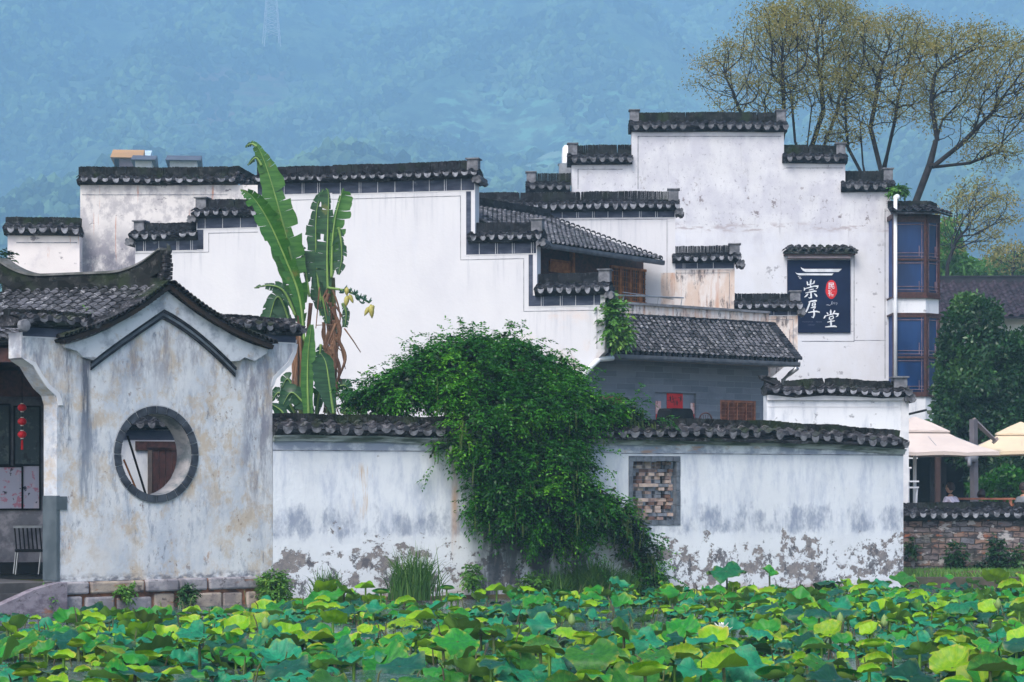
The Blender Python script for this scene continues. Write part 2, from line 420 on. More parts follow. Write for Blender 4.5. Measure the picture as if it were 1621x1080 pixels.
M['pl_grimy'] = plaster('grimy_rust_streaked_plaster', (.72, .69, .68), [
    dict(c=(.17, .17, .21), s=(1.6, 1, 1.3), lo=.36, hi=.56, z=(5.5, 6.0, 8.0, 9.3), x=(-.3, .3, 6, 7), amt=.97, r=.7, det=9),
    dict(c=(.3, .29, .33), s=(2.6, 1, 2), lo=.44, hi=.62, amt=.65, r=.72),
    dict(c=(.45, .14, .04), s=(9, 1, .35), lo=.62, hi=.68, z=(7.2, 8.2, 9.8, 10.1), amt=.75),
    dict(c=(.14, .13, .15), s=(2.6, 1, 5), lo=.64, hi=.69, amt=.8)], .4)
M['pl_stained'] = plaster('orange_stained_plaster', (.62, .5, .43), [
    dict(c=(.68, .65, .64), s=(2.5, 1, .8), lo=.4, hi=.56, amt=.85, det=8),
    dict(c=(.42, .17, .07), s=(6, 1, .6), lo=.52, hi=.68, amt=.55),
    dict(c=(.1, .09, .1), s=(5, 1, 1.6), lo=.53, hi=.63, amt=.85, r=.74, det=9),
    dict(c=(.2, .19, .22), s=(3, 1, 3), lo=.55, hi=.7, amt=.6)], .4)
M['pl_pav'] = plaster('weathered_pavilion_plaster', (.69, .7, .715), [
    dict(c=(.42, .47, .55), s=(1.3, 1, .8), lo=.42, hi=.66, amt=.8, det=9, r=.7),
    dict(c=(.25, .29, .37), s=(6.5, 1, 2.0), lo=.47, hi=.63, amt=.8, det=11, r=.76, lf=(.9, .42, .6)),
    dict(c=(.5, .39, .27), s=(2.2, 1, 1.7), lo=.47, hi=.62, amt=.75, r=.76, det=11, lf=(.7, .34, .52)),
    dict(c=(.13, .15, .2), s=(13, 1, 4), lo=.54, hi=.66, amt=.8, r=.78, det=11, lf=(1.1, .48, .6)),
    dict(c=(.17, .11, .09), s=(8, 1, 5.5), lo=.585, hi=.64, amt=.7, r=.76, det=10, lf=(.8, .42, .58)),
    dict(c=(.42, .24, .13), s=(3.4, 1, 2.2), lo=.6, hi=.69, z=(.4, .6, 2.0, 2.6), amt=.7, r=.74, det=10),
    dict(c=(.07, .085, .12), s=(9, 1, 1.1), lo=.33, hi=.55, x=(V.u(126), V.u(132), V.u(138), V.u(147)), z=(2.2, 3.0, 4.1, 4.2), amt=.92, r=.72, det=9),
    dict(c=(.16, .19, .25), s=(9, 1, 1.1), lo=.38, hi=.6, x=(V.u(120), V.u(130), V.u(145), V.u(160)), z=(1.4, 1.9, 3.0, 3.2), amt=.75, r=.72, det=9),
    dict(c=(.11, .13, .17), s=(12, 1, 1.5), lo=.44, hi=.6, x=(V.u(98), V.u(104), V.u(110), V.u(118)), z=(2.2, 2.9, 4.1, 4.3), amt=.8, r=.72, det=9),
    dict(c=(.17, .17, .22), s=(6, 1, 1.4), lo=.4, hi=.6, x=(V.u(375), V.u(395), V.u(418), V.u(445)), z=(1.2, 2.2, 3.9, 4.2), amt=.75, r=.74, det=10),
    dict(c=(.2, .2, .25), s=(5, 1, 1.2), lo=.44, hi=.6, z=(3.3, 3.9, 5, 6), amt=.6, r=.74, det=10),
    dict(c=(.13, .14, .17), s=(6, 1, 10), lo=.4, hi=.6, z=(.3, .42, .49, .6), amt=.85)], .5, (.62, .63, .65))
M['pl_wall'] = plaster('peeling_courtyard_wall_plaster', (.68, .715, .765), [
    dict(c=(.4, .45, .56), s=(3.2, 1, .9), lo=.43, hi=.66, z=(.9, 1.2, 2.5, 2.6), amt=.75, det=10, r=.74),
    dict(c=(.14, .18, .28), s=(2.6, 1, 1.3), lo=.42, hi=.62, z=(.9, 1.2, 1.35, 1.95), nat=.2, amt=.7, r=.7, det=10),
    dict(c=(.17, .21, .31), s=(2.0, 1, 3), lo=.38, hi=.58, z=(2.5, 2.57, 2.9, 3.0), amt=.75),
    dict(c=(.42, .27, .18), s=(2, 1, 6), lo=.55, hi=.66, z=(2.5, 2.57, 2.9, 3.0), x=(6, 7, 10, 11), amt=.8),
    dict(c=(.25, .22, .21), c2=(.15, .14, .15), s=(2.8, 1, 3.2), lo=.515, hi=.535, z=(.0, .3, .7, 1.5), nat=.17, amt=.95, r=.72, det=11, peel=1),
    dict(c=(.1, .1, .115), s=(5, 1, 3.5), lo=.53, hi=.57, z=(-.1, .0, .55, 1.3), nat=.14, amt=.9, r=.74, det=10),
    dict(c=(.48, .25, .09), s=(4, 1, .6), lo=.3, hi=.6, x=(3.2, 3.3, 3.32, 3.42), z=(.5, 1.2, 2.5, 2.6), amt=.75),
    dict(c=(.5, .35, .22), s=(9, 1, .9), lo=.5, hi=.64, x=(1.3, 1.5, 1.8, 2.0), z=(1.3, 1.6, 2.2, 2.4), amt=.7),
    dict(c=(.06, .07, .085), s=(3.5, 1, .7), lo=.34, hi=.56, x=(3.5, 3.95, 5.4, 6.3), z=(-.5, 0, 1.8, 2.9), amt=.92, r=.66, det=8),  # dark patch below the shrub: stain, with the shrub's shade painted in
    dict(c=(.25, .15, .12), s=(1.4, 1, 5), lo=.45, hi=.6, z=(-.3, -.2, .05, .25), amt=.7)], .5)
M['pl_side'] = plaster('grey_streaked_limewash', (.72, .74, .78), [
    dict(c=(.4, .44, .52), s=(4, 1, 1), lo=.5, hi=.7, amt=.7), dict(c=(.1, .1, .12), s=(5, 1, 7), lo=.62, hi=.7, amt=.6)], .25)
WOB = .03
def brick_mat(name, c1, c2, mort, w, h, msize=.012, extra=None, rough=.85, bias=0.0):
    N = NT(name, rough, .25)
    q = N.n('ShaderNodeTexBrick'); cb = N.n('ShaderNodeCombineXYZ'); x = N.xyz()
    wob = N.m('MULTIPLY', N.m('SUBTRACT', N.noise(2.3, 3), .5), WOB)
    N.l(N.m('ADD', x[0], wob), cb.inputs[0]); N.l(N.m('ADD', x[2], wob), cb.inputs[1]); N.l(cb.outputs[0], q.inputs['Vector'])
    q.inputs['Scale'].default_value = 1; q.inputs['Brick Width'].default_value = w; q.inputs['Row Height'].default_value = h
    q.inputs['Mortar Size'].default_value = msize; q.inputs['Mortar Smooth'].default_value = .2; q.inputs['Bias'].default_value = bias
    q.inputs['Color1'].default_value = (*c1, 1); q.inputs['Color2'].default_value = (*c2, 1); q.inputs['Mortar'].default_value = (*mort, 1)
    c = q.outputs['Color']
    for (cc, s, lo, hi, amt) in (extra or []):
        c = N.mix(N.m('MULTIPLY', N.rng(N.noise(s, 6, .65), lo, hi), amt), c, cc)
    N.col(c); N.bump(N.m('ADD', N.m('MULTIPLY', q.outputs['Fac'], -1.0), N.m('MULTIPLY', N.noise(12, 5), .5)), .5, .012)
    return N.mat
M['greybrick'] = brick_mat('smooth_grey_brick', (.13, .155, .195), (.18, .205, .25), (.2, .225, .265), .62, .155, .008,
                           [((.09, .11, .15), (1.2, 1, 2), .45, .7, .5)])
WOB = .13
M['oldbrick'] = brick_mat('old_rubble_brick', (.25, .15, .11), (.13, .14, .17), (.045, .04, .04), .3, .115, .013,
                          [((.035, .035, .045), (3.7, 1, 9), .47, .6, .9), ((.42, .4, .4), (2.6, 1, 6), .55, .6, .85), ((.34, .12, .06), (3.3, 1, 9), .58, .65, .8), ((.03, .035, .03), (1.2, 1, 1.4), .46, .6, .7), ((.04, .06, .025), (1.1, 1, 1.5), .58, .68, .7)])
M['ringbrick'] = simple('slate_grey_ring_brick', (.06, .07, .09), (.022, .026, .036), 5, .7, .4)
M['framebrick'] = simple('blue_grey_frame_brick', (.15, .175, .215), (.075, .09, .115), 6, .8, .35)

# ================================================================== THE LONG COURTYARD WALL
W = Fr2(432, 38.0, 1430, 43.2)
wall = tag(empty('courtyard_wall', W), 'long low peeling white wall with tiled cap and brick lattice opening, behind the lotus pond', 'wall')
UR = W.u(1430)
def wz(u): return -.05 * max(0, (u - 9.6)) ** 1.3 * (1 if u < 11.6 else 1) * .8 + .012 * sin(u * 1.7) + .01 * sin(u * 4.1)
lx0, lx1 = W.u(995), W.u(1077); lz1, lz0 = W.z(1036, 722), W.z(1036, 832)
mb = MB(); top = 2.86
ot = [(0, -.5), (UR, -.5), (UR, top), (0, top)]
hl = [(lx0, lz0), (lx0, lz1), (lx1, lz1), (lx1, lz0)]
mb.prism([ot, hl], 0, .42)
mb.build('wall_body', M['pl_wall'], wall)
mb = MB(); n = 26
for i in range(n):
    a, b = UR * i / n - .0, UR * (i + 1) / n; za, zb = wz(a), wz(b)
    for (y, z0, z1) in ((-.07, 2.735, 2.765), (-.11, 2.765, 2.80), (-.05, 2.70, 2.735)):
        mb.add([(a, y, z0 + za), (b, y, z0 + zb), (b, y, z1 + zb), (a, y, z1 + za), (a, .05, z0 + za), (b, .05, z0 + zb), (b, .05, z1 + zb), (a, .05, z1 + za)],
               [(0, 1, 2, 3), (3, 2, 6, 7), (0, 4, 5, 1), (1, 5, 6, 2), (0, 3, 7, 4)])
mb.build('cornice_moulding', simple('mossy_cornice_lime', (.38, .42, .42), (.1, .13, .11), (1.5, 1, 8), .85, .3, lo=.4, hi=.6), wall)
mb = MB(); mb.box(0, lx0 - .3, -.006, .01, 2.548, 2.562); mb.build('scored_line', M['line'], wall)
mb = MB(); mb.box(lx1 - 1.2, UR, -.006, .01, 2.535, 2.549)
mb.build('scored_line', M['line'], wall)
coping(wall, 0, UR - .03, 3.17, 3.06, 2.80, t=.42, pitch=.25, finL=False, finR=False, over=.2, zoff=wz, mats=('tile_old', 'ridge_old', 'drip'), white=False, lean=.9)
# brick lattice opening
rg = random.Random(5)
lat = MB(); fw = .095
def fbrick(mb, a, b, c, d, y0=-.012, y1=.14): mb.box(a + .004, b - .004, y0 + rg.uniform(-.004, .004), y1, c + .004, d - .004)
fr_ = MB()
nb = 7
for i in range(nb):
    a = lx0 + (lx1 - lx0) * i / nb; fbrick(fr_, a, a + (lx1 - lx0) / nb, lz1 - fw, lz1)
    fbrick(fr_, a, a + (lx1 - lx0) / nb, lz0, lz0 + fw)
for i in range(4):
    h = (lz1 - lz0 - 2 * fw) / 4; c = lz0 + fw + h * i
    fbrick(fr_, lx0, lx0 + fw * .9, c, c + h); fbrick(fr_, lx1 - fw * .9, lx1, c, c + h)
fo = fr_.build('lattice_frame', M['framebrick'], wall)
ix0, ix1, iz0, iz1 = lx0 + fw * .9, lx1 - fw * .9, lz0 + fw, lz1 - fw
lb = MB(); rows = 16; hh = (iz1 - iz0) / rows; cw = (ix1 - ix0) / 4.5
for r in range(rows):
    z0 = iz0 + r * hh; ph = (r // 2) % 2
    full = r % 4 in (1,)
    k = -1 + ph * .5 + (.25 if r % 4 >= 2 else 0)
    while k < 5:
        a = ix0 + k * cw; ww = cw * (1.02 if full else .58)
        a0, a1 = max(ix0, a), min(ix1, a + ww * rg.uniform(.92, 1.05))
        if a1 - a0 > .02:
            yy = .16 + rg.uniform(-.045, .03)
            lb.box(a0, a1, yy, yy + .13, z0 + .003, z0 + hh - .004 + rg.uniform(-.004, .002), rg.choice([0, 0, 1, 2, 3]))
        k += 1
lb.build('brick_lattice', [simple('pinkish_lattice_brick', (.32, .23, .2), (.18, .14, .14), 9), simple('grey_lattice_brick', (.2, .22, .26), (.12, .13, .16), 9), simple('pale_lattice_brick', (.52, .4, .34), (.36, .3, .28), 9), simple('brown_lattice_brick', (.17, .1, .08), (.09, .06, .06), 9)], wall)

# ================================================================== PAVILION (front left)
pav = tag(empty('pavilion', V), 'weathered white pavilion with round moon window, pointed gable and curved tiled roof', 'pavilion')
vb = .475
uL = V.u(90)
cu, cz = V.uz(247.5, 719.5); R_o = 77 * 36.3 / FPX; R_i = 65 * 36.3 / FPX
circ = [(cu + (R_i + .01) * cos(2 * pi * k / 48), cz + (R_i + .01) * sin(2 * pi * k / 48)) for k in range(48)]
def Vp(L): return [V.uz(*p) for p in L]
left = Vp([(90, 640), (86, 626), (72, 612), (60, 594), (50, 576), (34, 566), (34, 548), (34, 526)])
right = Vp([(470, 538), (468, 556), (460, 576), (446, 590), (436, 600), (431, 615)])
outl = [(0, vb - .02)] + [(uL, vb - .02)][:0]
zl = V.z(90, 526)
outl = [(uL, vb - .02), (0, vb - .02)] + right[::-1] + Vp([(418, 540), (335, 520), (259, 462), (180, 515), (120, 526)]) + left[::-1]
mb = MB(); mb.prism([outl, circ[::-1]], 0, .42)
mb.build('gable_wall', M['pl_pav'], pav)
# plain cement pier wrapping the near corner
pz1, pz0 = V.z(75, 785), vb
mb = MB(); mb.box(uL - .012, uL + .045, -.012, .432, pz0, pz1); mb.box(uL - .016, uL + .17, -.016, .3, pz1 - .22, pz1 - .01)
mb.build('corner_pier_render', M['pier'], pav)
# round window ring
rb = MB(); nv = 24; rr = random.Random(3)
for k in range(nv):
    a0 = 2 * pi * k / nv + .012; a1 = 2 * pi * (k + 1) / nv - .012; pts = []
    for q in range(5): a = a0 + (a1 - a0) * q / 4; pts.append((cu + R_o * cos(a), cz + R_o * sin(a)))
    for q in range(4, -1, -1): a = a0 + (a1 - a0) * q / 4; pts.append((cu + (R_i + .001) * cos(a), cz + (R_i + .001) * sin(a)))
    rb.prism([pts], -.022 - rr.uniform(0, .006), .1)
ring = rb.build('window_ring', M['ringbrick'], pav)
rb = MB()
for k in range(48):
    a0, a1 = 2 * pi * k / 48, 2 * pi * (k + 1) / 48
    rb.add([(cu + R_i * cos(a0) * f, y, cz + R_i * sin(a0) * f) if e == 0 else (cu + R_i * cos(a1) * f, y, cz + R_i * sin(a1) * f) for f in (1.0,) for (e, y) in ((0, .0), (1, .0), (1, .44), (0, .44))], [(0, 1, 2, 3)])
rb.build('window_reveal', plaster('reveal_plaster', (.42, .4, .41), [dict(c=(.1, .13, .15), s=(4, 2, 4), lo=.36, hi=.6, amt=.85, det=9)], .4), ring)
rb = MB(); rb.prism([[(cu + (R_o + .02) * cos(2 * pi * k / 48), cz + (R_o + .02) * sin(2 * pi * k / 48)) for k in range(48)], [(cu + (R_i + .02) * cos(2 * pi * k / 48), cz + (R_i + .02) * sin(2 * pi * k / 48)) for k in range(48)][::-1]], -.004, .05)
rb.build('ring_mortar', simple('pale_mortar', (.45, .47, .5), None, 5), ring)
# gable mouldings: white band and dark double line beneath, following the slopes
def bez(pts, n):
    out = []
    for i in range(n + 1):
        t = i / n; L = [Vector((*p, 0)) for p in pts]
        while len(L) > 1: L = [a.lerp(b, t) for a, b in zip(L, L[1:])]
        out.append((L[0].x, L[0].y))
    return out
oL = bez(Vp([(259, 457), (205, 502), (160, 532), (98, 546)]), 10); oR = bez(Vp([(259, 457), (312, 490), (345, 535), (420, 553)]), 10)
iL = bez(Vp([(256, 490), (215, 518), (175, 545), (143, 571)]), 10); iR = bez(Vp([(256, 490), (300, 512), (340, 550), (371, 582)]), 10)
def shift(L, dz): return [(a, b + dz) for a, b in L]
mb = MB()
mb.prism([oL[::-1] + oR[1:] + Vp([(418, 560), (398, 572), (383, 566), (374, 572)]) + iR[::-1][1:] + iL[1:] + Vp([(150, 566), (128, 566), (118, 556), (100, 551)])], -.085, -.001)
mb.build('gable_band', plaster('gable_band_plaster', (.6, .63, .67), [dict(c=(.2, .23, .28), s=(3, 1, 3), lo=.45, hi=.65, amt=.75), dict(c=(.35, .25, .16), s=(5, 1, 5), lo=.58, hi=.7, amt=.7)], .5), pav)
mb = MB()
for dz, w_, y, mi in ((.0, .045, -.07, 0), (-.05, .05, -.05, 1), (-.105, .045, -.04, 0)):
    for L in (iL, iR):
        a = shift(L, dz); b = shift(L, dz - w_)
        poly = a + b[::-1]
        mb.prism([poly], y, -.002, mi)
mb.build('gable_moulding', [simple('dark_moulding', (.013, .015, .02), (.04, .043, .052), 5, .9, .2, .08), simple('grey_moulding', (.15, .18, .21), (.07, .08, .1), 3, .8)], pav)
# roof: two slopes behind the gable, ridge running back
Lr = 2.6; SK = -.55
def skew(mb): mb.v = [(v[0] + SK * v[1] if v[1] > 0 else v[0], v[1], v[2]) for v in mb.v]; return mb
apx = V.uz(259, 452); footL = V.uz(92, 538); footR = V.uz(424, 548)
rt = random.Random(9)
def slope(foot, name):
    mb = MB(); RLp = (apx[0], -.14, apx[1]); ELp = (foot[0], -.14, foot[1]); RRp = (apx[0], Lr, apx[1]); ERp = (foot[0], Lr, foot[1])
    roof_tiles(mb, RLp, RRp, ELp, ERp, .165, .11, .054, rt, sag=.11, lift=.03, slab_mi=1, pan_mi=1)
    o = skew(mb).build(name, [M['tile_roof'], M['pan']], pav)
    # bare boards on the underside
    v = MB()
    # verge tiles lying crosswise over the gable
    n = 26
    dirv = Vector((foot[0] - apx[0], 0, foot[1] - apx[1])); nn = Vector((-dirv.z, 0, dirv.x)).normalized()
    if nn.z < 0: nn = -nn
    for i in range(n):
        t = (i + .5) / n; p = Vector((apx[0], 0, apx[1])) + dirv * t - nn * (.11 * sin(pi * t) - .03)
        d = dirv.normalized(); r = .06
        for yy in (-.2, .02):
            vs = []
            for k in range(5):
                q = radians(-80 + 40 * k)
                vs.append(p + Vector((0, yy - .06, 0)) + d * sin(q) * r + nn * (cos(q) * r + .01))
            vs += [x + Vector((0, .24, 0)) for x in vs[:5]]; vs += [x - nn * .018 for x in vs[:5]]
            v.add(vs, [(k, k + 1, 6 + k, 5 + k) for k in range(4)] + [(k, 10 + k, 11 + k, k + 1) for k in range(4)])
        v.box(-.5, .5, -.19, .1, -.09, -.02, 1, M=Matrix.Translation(p) @ Matrix(((d.x, 0, nn.x, 0), (0, 1, 0, 0), (d.z, 0, nn.z, 0), (0, 0, 0, 1))) @ Matrix.Diagonal((dirv.length / n, 1, 1, 1)))
    v.build('verge_tiles', [M['tile_old'], simple('verge_timber', (.025, .022, .022), (.05, .03, .02), 3, .8)], o)
slope(footL, 'roof_slope'); slope(footR, 'roof_slope')
# ridge with upswept ends
mb = MB(); n = 170; z0 = apx[1]
def rz(y): 
    a = max(0, 1 - y / .85); b = max(0, (y - Lr + .7) / .7)
    return .34 * a ** 2.2 + .24 * b ** 2.2
for i in range(n):
    y = -.06 + (Lr + .1) * i / n; y1 = y + (Lr + .1) / n * .9; r = rz(max(0, y))
    mb.box(apx[0] - .09, apx[0] + .09, y, y1, z0 - .05 + r * .75, z0 + .22 + r + rt.uniform(-.008, .008))
mb.box(apx[0] - .075, apx[0] + .075, -.04, Lr, z0 - .08, z0 + .12)
for i in range(40):
    y = -.06 + (Lr + .12) * i / 40; y1 = y + (Lr + .12) / 40; r, r1 = rz(max(0, y)), rz(max(0, y1))
    vs = [(apx[0] + dx, yy, z0 + zz + rr_) for (yy, rr_) in ((y, r), (y1, r1)) for dx, zz in ((-.12, .22), (.12, .22), (.1, .26), (-.1, .26))]
    mb.add(vs, [(0, 1, 2, 3), (4, 7, 6, 5), (0, 4, 5, 1), (1, 5, 6, 2), (2, 6, 7, 3), (3, 7, 4, 0)], 1)
rdg = skew(mb).build('roof_ridge', [M['ridge_old'], simple('pale_ridge_mortar', (.13, .13, .13), (.06, .065, .06), 5, .9, .4)], pav)
mb = MB()
for k in range(7): mb.box(apx[0] - .09 + .004 * k, apx[0] + .09 - .004 * k, -.12 - .012 * k * (1 if k < 5 else .4), .06, z0 + .02 + k * .068, z0 + .078 + k * .068)
mb.tube([(apx[0], -.1, z0 + .46), (apx[0] + .01, -.16, z0 + .55), (apx[0], -.15, z0 + .62), (apx[0], -.1, z0 + .66)], [.05, .045, .03, .012], 6)
mb.build('ridge_end_ornament', M['tile_old'], rdg)
# shoulders
sz = V.z(34, 519)
coping(pav, V.u(22), V.u(150), V.z(90, 491), V.z(90, 499), V.z(90, 517), t=.5, pitch=.24, finL=False, finR=False, over=.16, mats=('tile_old', 'ridge_old', 'drip'), white=False)
coping(pav, V.u(352), V.u(476), V.z(430, 500), V.z(430, 506), V.z(430, 527), t=.5, pitch=.22, finL=False, finR=False, over=.14, mats=('tile_old', 'tile_old', 'drip'), white=False)
mb = MB(); e = V.u(28)
mb.lathe([(0.0, 0), (.1, .01), (.11, .05), (.09, .09), (0, .1)], 10)
Mx = Matrix.Translation(Vector((e + .02, -.12, V.z(30, 516)))) @ Matrix.Rotation(radians(90), 4, 'X')
vs = [Mx @ Vector(v) for v in mb.v]; mb.v = [tuple(v) for v in vs]
mb.build('eave_end_disc', M['stone'], pav)
band(pav, V.u(36), V.u(128), V.z(80, 534), V.z(80, 520), ticks=False)
band(pav, V.u(385), V.u(468), V.z(430, 541), V.z(430, 530), ticks=False)
mb = MB()
mb.prism([Vp([(92, 642), (89, 628), (74, 614), (62, 596), (52, 579), (37, 569), (44, 569), (56, 574), (66, 592), (78, 609), (93, 622), (97, 632), (99, 642)])], -.02, .43)
mb.build('corbel_trim', M['whitetrim'], pav); mb = MB()
mb.prism([Vp([(466, 545), (463, 557), (455, 574), (442, 586), (432, 597), (429, 612), (433, 612), (437, 600), (447, 590), (461, 577), (469, 558), (471, 545)])], -.012, .43)
mb.build('corbel_trim', M['whitetrim'], pav)
# stone plinth
mb = MB(); sp = random.Random(21)
x = uL - .02
while x < .05:
    wv = sp.uniform(.5, 1.0); mb.box(x, min(.06, x + wv - sp.uniform(.02, .05)), -.1 + sp.uniform(-.02, .015), .5, .26, vb + sp.uniform(-.03, -.012), sp.choice([0, 0, 1]))
    x += wv
x = uL + .1
while x < .05:
    wv = sp.uniform(.35, .85); mb.box(x, min(.08, x + wv - sp.uniform(.03, .08)), -.08 + sp.uniform(-.03, .02), .5, -.15, .22 + sp.uniform(-.04, .02), sp.choice([0, 1, 1]))
    x += wv
mb.box(uL + .02, .03, -.03, .45, -.3, vb - .03, 2)
def stonem(n, a, b): return plaster(n, a, [dict(c=b, s=(3, 3, 4), lo=.42, hi=.6, amt=.9, r=.7), dict(c=(.06, .05, .055), s=(5, 5, 7), lo=.56, hi=.66, amt=.8, r=.7), dict(c=(.3, .12, .05), s=(2, 2, 6), lo=.6, hi=.68, amt=.7)], .9)
stA, stB = stonem('grey_plinth_stone', (.36, .34, .36), (.2, .19, .215)), stonem('buff_plinth_stone', (.42, .35, .29), (.24, .2, .19))
po = mb.build('stone_plinth', [stA, stB, simple('red_brown_mortar', (.3, .13, .07), (.09, .05, .04), 7, .9, .8)], pav)
bv = po.modifiers.new('bevel', 'BEVEL'); bv.width = .03; bv.segments = 2
# stair cheek stone going down to the left
mb = MB(); mb.prism([[(uL - 1.5, -.2), (uL + .06, -.2), (uL + .06, vb - .015), (uL - .15, vb - .03), (uL - .5, .36), (uL - 1.5, -.02)]], -.22, .0)
mb.build('stair_cheek', stonem('purple_grey_stone', (.27, .24, .28), (.13, .11, .14)), pav)
mb = MB(); mb.box(uL - 2.6, uL - .02, .1, 5.0, -.2, vb - .02); mb.box(uL - 2.6, uL - .02, .02, .1, -.2, .3); mb.box(uL - 2.6, uL - .02, -.2, .02, -.2, .1)
mb.build('floor_slab', simple('worn_threshold_stone', (.1, .095, .095), (.05, .048, .05), 3, .8, .3), pav)
# rear structure of the pavilion: posts, beam, dark ceiling
mb = MB(); dT = footL[1] - .1
mb.box(footL[0] + .1, footL[0] + .26, .5, Lr, dT - .22, dT)
mb.box(footR[0] - .26, footR[0] - .1, .5, Lr, dT - .22, dT)
mb.prism([[(footL[0] + .1, dT), (footR[0] - .1, dT), (apx[0], apx[1] - .12)]], Lr - .12, Lr - .04)
skew(mb).build('timber_frame', M['darkwood'], pav)

# fern on the pavilion roof etc. come with the plants
# ================================================================== INTERIOR SEEN AT THE FAR LEFT: side hall with pictures
I = Fr(75, 41.5, 8.0)
hall = tag(empty('side_hall', I), 'dim open side hall with dark timber beams and dirty lower wall, left of the pavilion', 'hall')
iz = lambda y: I.z(30, y)
mb = MB(); mb.prism([[(-3.2, -.2), (.9, -.2), (.9, iz(560)), (-3.2, iz(560))]], 0, .2)
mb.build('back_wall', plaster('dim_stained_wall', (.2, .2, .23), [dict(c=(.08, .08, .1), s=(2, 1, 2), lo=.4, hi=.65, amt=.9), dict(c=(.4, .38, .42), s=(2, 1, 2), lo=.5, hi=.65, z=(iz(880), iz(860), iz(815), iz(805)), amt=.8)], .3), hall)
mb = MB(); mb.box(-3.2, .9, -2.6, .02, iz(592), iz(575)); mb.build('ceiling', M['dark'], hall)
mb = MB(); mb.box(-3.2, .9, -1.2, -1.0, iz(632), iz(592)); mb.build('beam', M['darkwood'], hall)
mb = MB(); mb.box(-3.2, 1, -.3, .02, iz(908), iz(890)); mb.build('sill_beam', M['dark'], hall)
mb = MB(); roof_tiles(mb, (-3.6, -.4, iz(485)), (-.62, -.4, iz(485)), (-3.6, -3.2, iz(566)), (-.62, -3.2, iz(566)), .2, .14, .065, rt, sag=.1, lift=.02)
mb.build('roof_slope', M['tile_old'], hall)
def poster_mat(name, base, blot):
    N = NT(name, .5, .3); c = N.mix(N.rng(N.noise((5, 1, 6), 5, .6), .55, .6), base, blot[0])
    c = N.mix(N.rng(N.noise((7, 1, 5), 5, .6, (5, 0, 9)), .6, .64), c, blot[1]); c = N.mix(N.rng(N.noise((3.2, 1, 3), 3, .6, (1, 0, 4)), .58, .62), c, blot[2]); N.col(c); return N.mat
pk = poster_mat('blossom_print', (.42, .42, .54), [(.45, .2, .28), (.04, .04, .07), (.5, .45, .55)])
dk = poster_mat('dim_scroll_print', (.03, .05, .06), [(.07, .1, .1), (.015, .02, .03), (.09, .12, .13)])
for (a, b, c, d, m_, lab) in ((-30, 34, 740, 805, pk, 'wide pinkish blossom picture in dark frame on side hall wall'), (37, 62, 738, 805, pk, 'narrow pale picture with red figure, beside the wide blossom picture'),
                              (-30, 14, 642, 735, dk, 'dark hanging picture above the wide blossom picture'), (24, 62, 645, 735, dk, 'dark picture of leafy shapes, behind the red lantern string')):
    t_ = tag(empty('picture', I), lab, 'picture', 'pictures on the side hall wall')
    mb = MB(); x0, x1 = I.u(a), I.u(b); mb.box(x0, x1, -.02, -.004, iz(d), iz(c)); mb.build('print', m_, t_)
    mb = MB(); w_ = .03
    mb.box(x0 - w_, x0, -.035, -.003, iz(d) - w_, iz(c) + w_); mb.box(x1, x1 + w_, -.035, -.003, iz(d) - w_, iz(c) + w_); mb.box(x0, x1, -.035, -.003, iz(c), iz(c) + w_); mb.box(x0, x1, -.035, -.003, iz(d) - w_, iz(d))
    mb.build('frame', M['dark'], t_)
# lantern string
lp = P(35, 640, 37.3); lo = tag(empty('lantern_string', loc=(lp.x, lp.y, 0)), 'string of three small red round lanterns with tassel hanging in the doorway', 'lantern')
s_ = 37.3 / FPX
mb = MB(); mb.tube([(0, 0, CAMZ + (HY - 705) * s_), (0, 0, CAMZ + (HY - 590) * s_)], .005, 4); mb.build('cord', M['dark'], lo)
for k, yy in enumerate((645.5, 667.5, 688)):
    z = CAMZ + (HY - yy) * s_; r = .075
    mb = MB(); pr = [(r * sin(q) * (1.0), -r * .82 * cos(q)) for q in [pi * i / 10 for i in range(11)]]; mb.lathe([(max(.001, a), b) for a, b in pr], 18, 0, (0, 0, z))
    lan = mb.build('lantern', simple('red_silk', (.7, .01, .02), (.5, .005, .01), 5, .5, 0), lo, smooth=True)
    mb = MB()
    for sg in (-1, 1): mb.lathe([(.001, sg * .058), (.028, sg * .058), (.028, sg * .075), (.001, sg * .075)], 10, 0, (0, 0, z))
    mb.build('lantern_cap', simple('pale_lantern_cap', (.7, .6, .55), None, 5, .4, 0), lan)
mb = MB()
for k in range(7): mb.tube([(.012 * cos(k), .012 * sin(k), CAMZ + (HY - 697) * s_), (.016 * cos(k), .016 * sin(k), CAMZ + (HY - 712) * s_)], .005, 4)
mb.build('tassel', M['red'], lo)
# slatted metal chair behind the pier
cp = P(42, 905, 39.0); ch = tag(empty('metal_chair', loc=(cp.x, cp.y, vb - .02), rz=.25), 'dark slatted metal chair with pale top rail, in the doorway beside the grey pier', 'chair')
mb = MB(); mb.box(-.22, .26, -.03, .03, .78, .82); mb.build('top_rail', M['metal'], ch)
mb = MB()
for k in range(7): x = -.2 + .07 * k; mb.tube([(x, 0, .78), (x + .03, -.05, .42)], .013, 4)
mb.build('backrest_slats', M['dark'], ch)
mb = MB(); mb.box(-.2, .26, -.5, -.04, .38, .42); mb.build('seat', M['dark'], ch)
for x, y in ((-.18, -.06), (.24, -.06), (-.16, -.47), (.22, -.47)):
    mb = MB(); mb.tube([(x, y, .38), (x - .04, y, .0)], .014, 5); mb.build('leg', M['metal'], ch)
